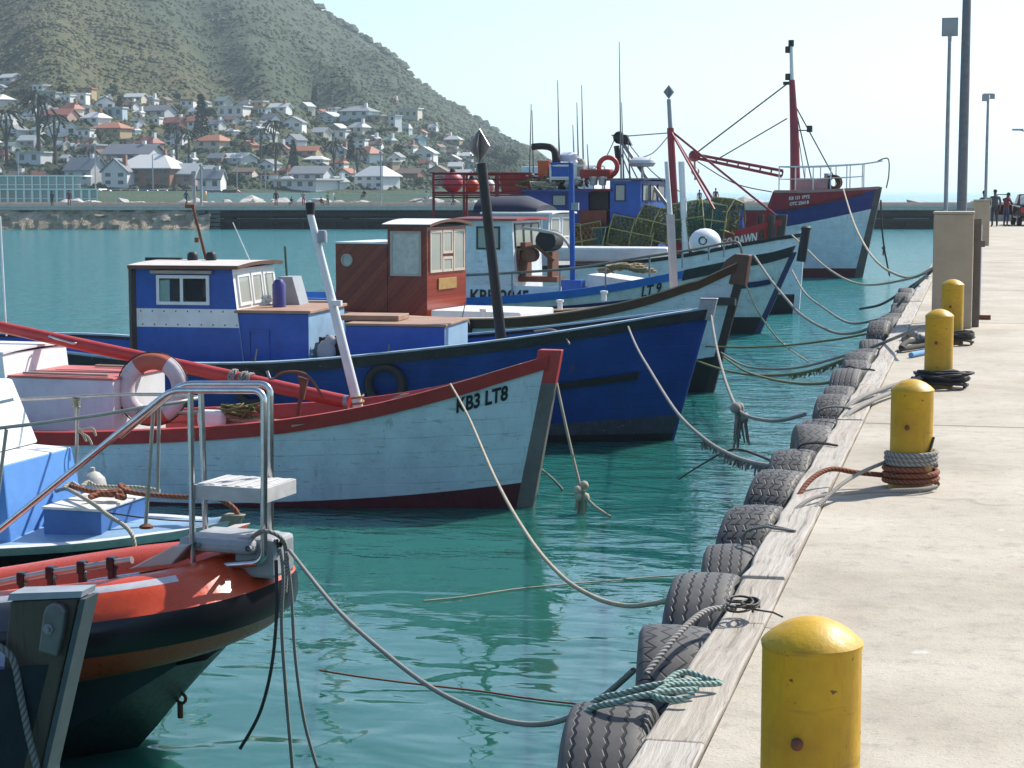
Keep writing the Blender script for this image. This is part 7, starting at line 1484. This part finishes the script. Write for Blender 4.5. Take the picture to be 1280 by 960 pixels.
# sea wall, road cars
for lab, a, c_, z0, z1, col in (('tan sea wall below the coast road, left of the white stretch', 128, 262, -4, 1.3, (.78, .50, .27)), ('pale grey sea wall right of the tan stretch', 263, 420, -4, .9, (.75, .64, .5)), ('brownish sea wall running to the right behind the boats', 421, 720, -4, .8, (.70, .48, .28)), ('dark sea wall under the glazed pavilion', -700, 127, -4, -1.3, (.22, .19, .16))):
    P = PW((a + c_) / 2, 423.4); hw = (c_ - a) / 2 * kk; b = M(); b.box(-hw, hw, -.6, .5, z0, z1); b.box(-hw, hw, -.7, .6, z1 + .001, z1 + .25); o = b.build('sea_wall', paint('seawall_%d' % a, col, .85, .6), loc=(P.x, P.y, 0)); o.rotation_euler = (0, 0, PSI); tag(o, lab, 'wall')
rd = M()
P = PW(150, 436); rd.box(-120, 110, -5, 5, .30, .44); o = rd.build('coast_road', plain('asphalt', (.06, .06, .06), .9), loc=(P.x, P.y, .0)); o.rotation_euler = (0, 0, PSI); tag(o, 'coast road along the sea wall', 'road', kind='structure')
CARC = [(.6, .6, .6), (.55, .57, .6), (.05, .05, .06), (.3, .03, .03), (.62, .61, .58), (.1, .15, .3)]
cbase = None
for i in range(16):
    px = 130 + i * 11.3 + random.uniform(-2, 2); P = PW(px, 433); cm = plain('car_paint_%d' % (i % 6), CARC[i % 6], .3)
    e = empty('parked_car', 'x', 'car', (P.x, P.y, .44), PSI, 'cars parked along the coast road')
    cn = ['white', 'silver', 'black', 'red', 'cream', 'blue'][i % 6]; e['label'] = f'{cn} car parked on the coast road, {ORD[i].replace("nearest", "first")} from the left in its row'
    b = M(); b.prism([(-2, -.8, .3), (2, -.8, .3), (2.05, -.8, .75), (1.2, -.8, .85), (.7, -.8, 1.4), (-1.0, -.8, 1.42), (-1.7, -.8, .95), (-2.05, -.8, .85)], (0, 1.6, 0)); b.build('body', cm, e, bevel=.08)
    b = M(); b.prism([(-1.5, -.82, .95), (1.0, -.82, .9), (.6, -.82, 1.32), (-.95, -.82, 1.33)], (0, 1.64, 0)); b.build('window', DGLASS, e)
    for x in (-1.25, 1.25): b = M(); b.lathe([(.001, -.82), (.33, -.82), (.33, .82), (.001, .82)], 12, (x, 0, .33), 'y'); b.build('wheel', RUBBER, e)

# ---------------------------------------------------------------- trees
def crownmesh(name, n, r, shape, seed, leaf, mats):
    rg = random.Random(seed); b = M()
    lumps = [(V((rg.uniform(-.6, .6), rg.uniform(-.6, .6), rg.uniform(-.45, .6))), rg.uniform(.35, .6)) for _ in range(9)]
    for i in range(n):
        if shape == 'round':
            c_, q = lumps[rg.randrange(9)]; d = V((rg.gauss(0, 1), rg.gauss(0, 1), rg.gauss(0, 1))).normalized() * q * rg.uniform(.55, 1); p = (c_ + d) * r; p.z = p.z * .8 + r
        elif shape == 'pine':
            t = rg.random() ** .8; tier = round(t * 8) / 8; a = rg.uniform(0, 2 * pi); rad = r * .42 * (1 - tier) * (1 if rg.random() < .7 else rg.uniform(.3, 1)) + .1; p = V((rad * cos(a), rad * sin(a), r * 2.6 * t + r * .2 - rad * .1))
        else:
            k = rg.randrange(16); a = k * 2 * pi / 16; t = rg.uniform(.15, 1); p = V((r * t * cos(a), r * t * sin(a), r * (.9 + (.5 if k % 2 else .2) * t - (.95 if k % 2 else 1.15) * t * t)))
        u = V((rg.gauss(0, 1), rg.gauss(0, 1), rg.gauss(0, .7))).normalized() * leaf * rg.uniform(.6, 1.3); v_ = u.orthogonal().normalized() * leaf * .6
        if shape == 'palm': u = V((cos(a), sin(a), -.6 * t)) * leaf; v_ = V((-sin(a), cos(a), rg.uniform(-.6, .6))) * leaf * .35
        o = len(b.v); b.v += [p - u, p + v_, p + u, p - v_]; b.f.append((o, o + 1, o + 2, o + 3)); b.m.append(rg.randrange(len(mats)))
    me_o = b.build(name, mats, fix=False); me = me_o.data; bpy.data.objects.remove(me_o); return me
leafm = lambda k, c_: plain('leaf_' + k, c_, .9)
G1 = [leafm('a', (.05, .08, .026)), leafm('b', (.075, .105, .034)), leafm('c', (.035, .055, .02))]; G2 = [leafm('d', (.028, .045, .025)), leafm('e', (.045, .062, .034))]; G3 = [leafm('f', (.11, .135, .04)), leafm('g', (.08, .10, .03))]
KINDS_ = {'round': [crownmesh('crown', 420, 1, 'round', s_, .16, G1 if s_ < 2 else G3) for s_ in range(3)] + [crownmesh('crown', 420, 1, 'round', 9, .16, G2)], 'pine': [crownmesh('crown', 520, 1, 'pine', 5, .14, G2)], 'palm': [crownmesh('crown', 420, 1, 'palm', 6, .2, G2)]}
b = M(); b.tube([(0, 0, -.8), (0, 0, .6), (.05, 0, 1.1)], [.1, .08, .04], 7); b.tube([(0, 0, .5), (.3, .1, 1.0)], [.05, .03], 5); b.tube([(0, 0, .5), (-.3, -.1, 1.1)], [.05, .03], 5); t_ = b.build('trunk', plain('bark', (.06, .045, .035), .9)); TRK = t_.data; bpy.data.objects.remove(t_)
def tree(label, px, py, size_px, kind, v_=0, group=None, cat='tree', name=None):
    P, w_ = hit(px, py); s_ = size_px * w_ / F
    e = empty(name or {'round': 'leafy_tree', 'pine': 'pine_tree', 'palm': 'palm_tree'}[kind], label, cat, P - V((0, 0, .3)), random.uniform(0, 6), group); c_ = bpy.data.objects.new('crown', KINDS_[kind][v_]); C.objects.link(c_); c_.parent = e; t = bpy.data.objects.new('trunk', TRK); C.objects.link(t); t.parent = e
    if kind == 'palm': c_.location = (0, 0, s_ * 1.35); c_.scale = (s_ * .62,) * 3; t.scale = (s_ * .8, s_ * .8, s_ * 1.6)
    elif kind == 'pine': c_.scale = (s_ * .37,) * 3; t.scale = (s_ * .3, s_ * .3, s_ * .5)
    else: c_.scale = (s_ * .52 * random.uniform(.9, 1.25), s_ * .52, s_ * .5 * random.uniform(.8, 1.1)); t.scale = (s_ * .5,) * 3
    return e
for lab, px, py, s_, k in (('tall dark conical pine in the middle of the left hillside', 257, 172, 50, 'pine'), ('tall dark pine near the left edge beside the red tiled house', 53, 150, 34, 'pine'), ('narrow dark pine right of the tall white gabled house', 370, 210, 34, 'pine'), ('narrow dark pine by the orange hipped white house', 441, 202, 30, 'pine'), ('dark pine standing on the upper right slope', 397, 140, 30, 'pine')): tree(lab, px, py, s_, k)
for lab, px, py, s_ in (('big palm at the left edge above the pavilion', 16, 205, 34), ('second big palm left of the grey flat building', 56, 196, 38), ('palm between the grey flat building and the white cottage', 76, 208, 32), ('palm in front of the low pale grey house', 118, 226, 20), ('palm right of the white roofed hall', 241, 208, 22), ('palm left of the orange tiled bungalow', 226, 205, 24), ('palm among gardens below the white villa', 330, 204, 22), ('palm right of the white villa', 346, 198, 24), ('palm near the long white wall', 348, 226, 24), ('palm by the low white roofed house', 420, 220, 22), ('palm left of the white two storey house', 449, 228, 22)): tree(lab, px, py, s_, 'palm')
rg = random.Random(11); n = 0; lab4 = ['mid green leafy tree among the hillside houses', 'green bushy tree among the hillside houses', 'light olive tree among the hillside houses', 'dark green tree among the hillside houses']
hp_ = [(h[1], h[2], h[3], h[4]) for h in HS]
while n < 200:
    px = rg.uniform(-60, 640); top = interp([(-60, 105), (100, 118), (250, 128), (400, 140), (520, 150), (640, 200)], px); py = rg.uniform(top, 236)
    s_ = rg.uniform(7, 20) * (1.15 if py > 190 else .85)
    if ridge(px) < 12 or any(abs(px - a) < c_ * .5 + s_ * .25 and -d * .9 < py - b_ < s_ * .55 for a, b_, c_, d in hp_): continue
    n += 1; v_ = rg.choice((0, 0, 1, 1, 2, 3, 3)); tree(lab4[v_], px, py, s_, 'round', v_, ['mid green trees of the town', 'bushy green trees of the town', 'light olive trees of the town', 'dark trees of the town'][v_])
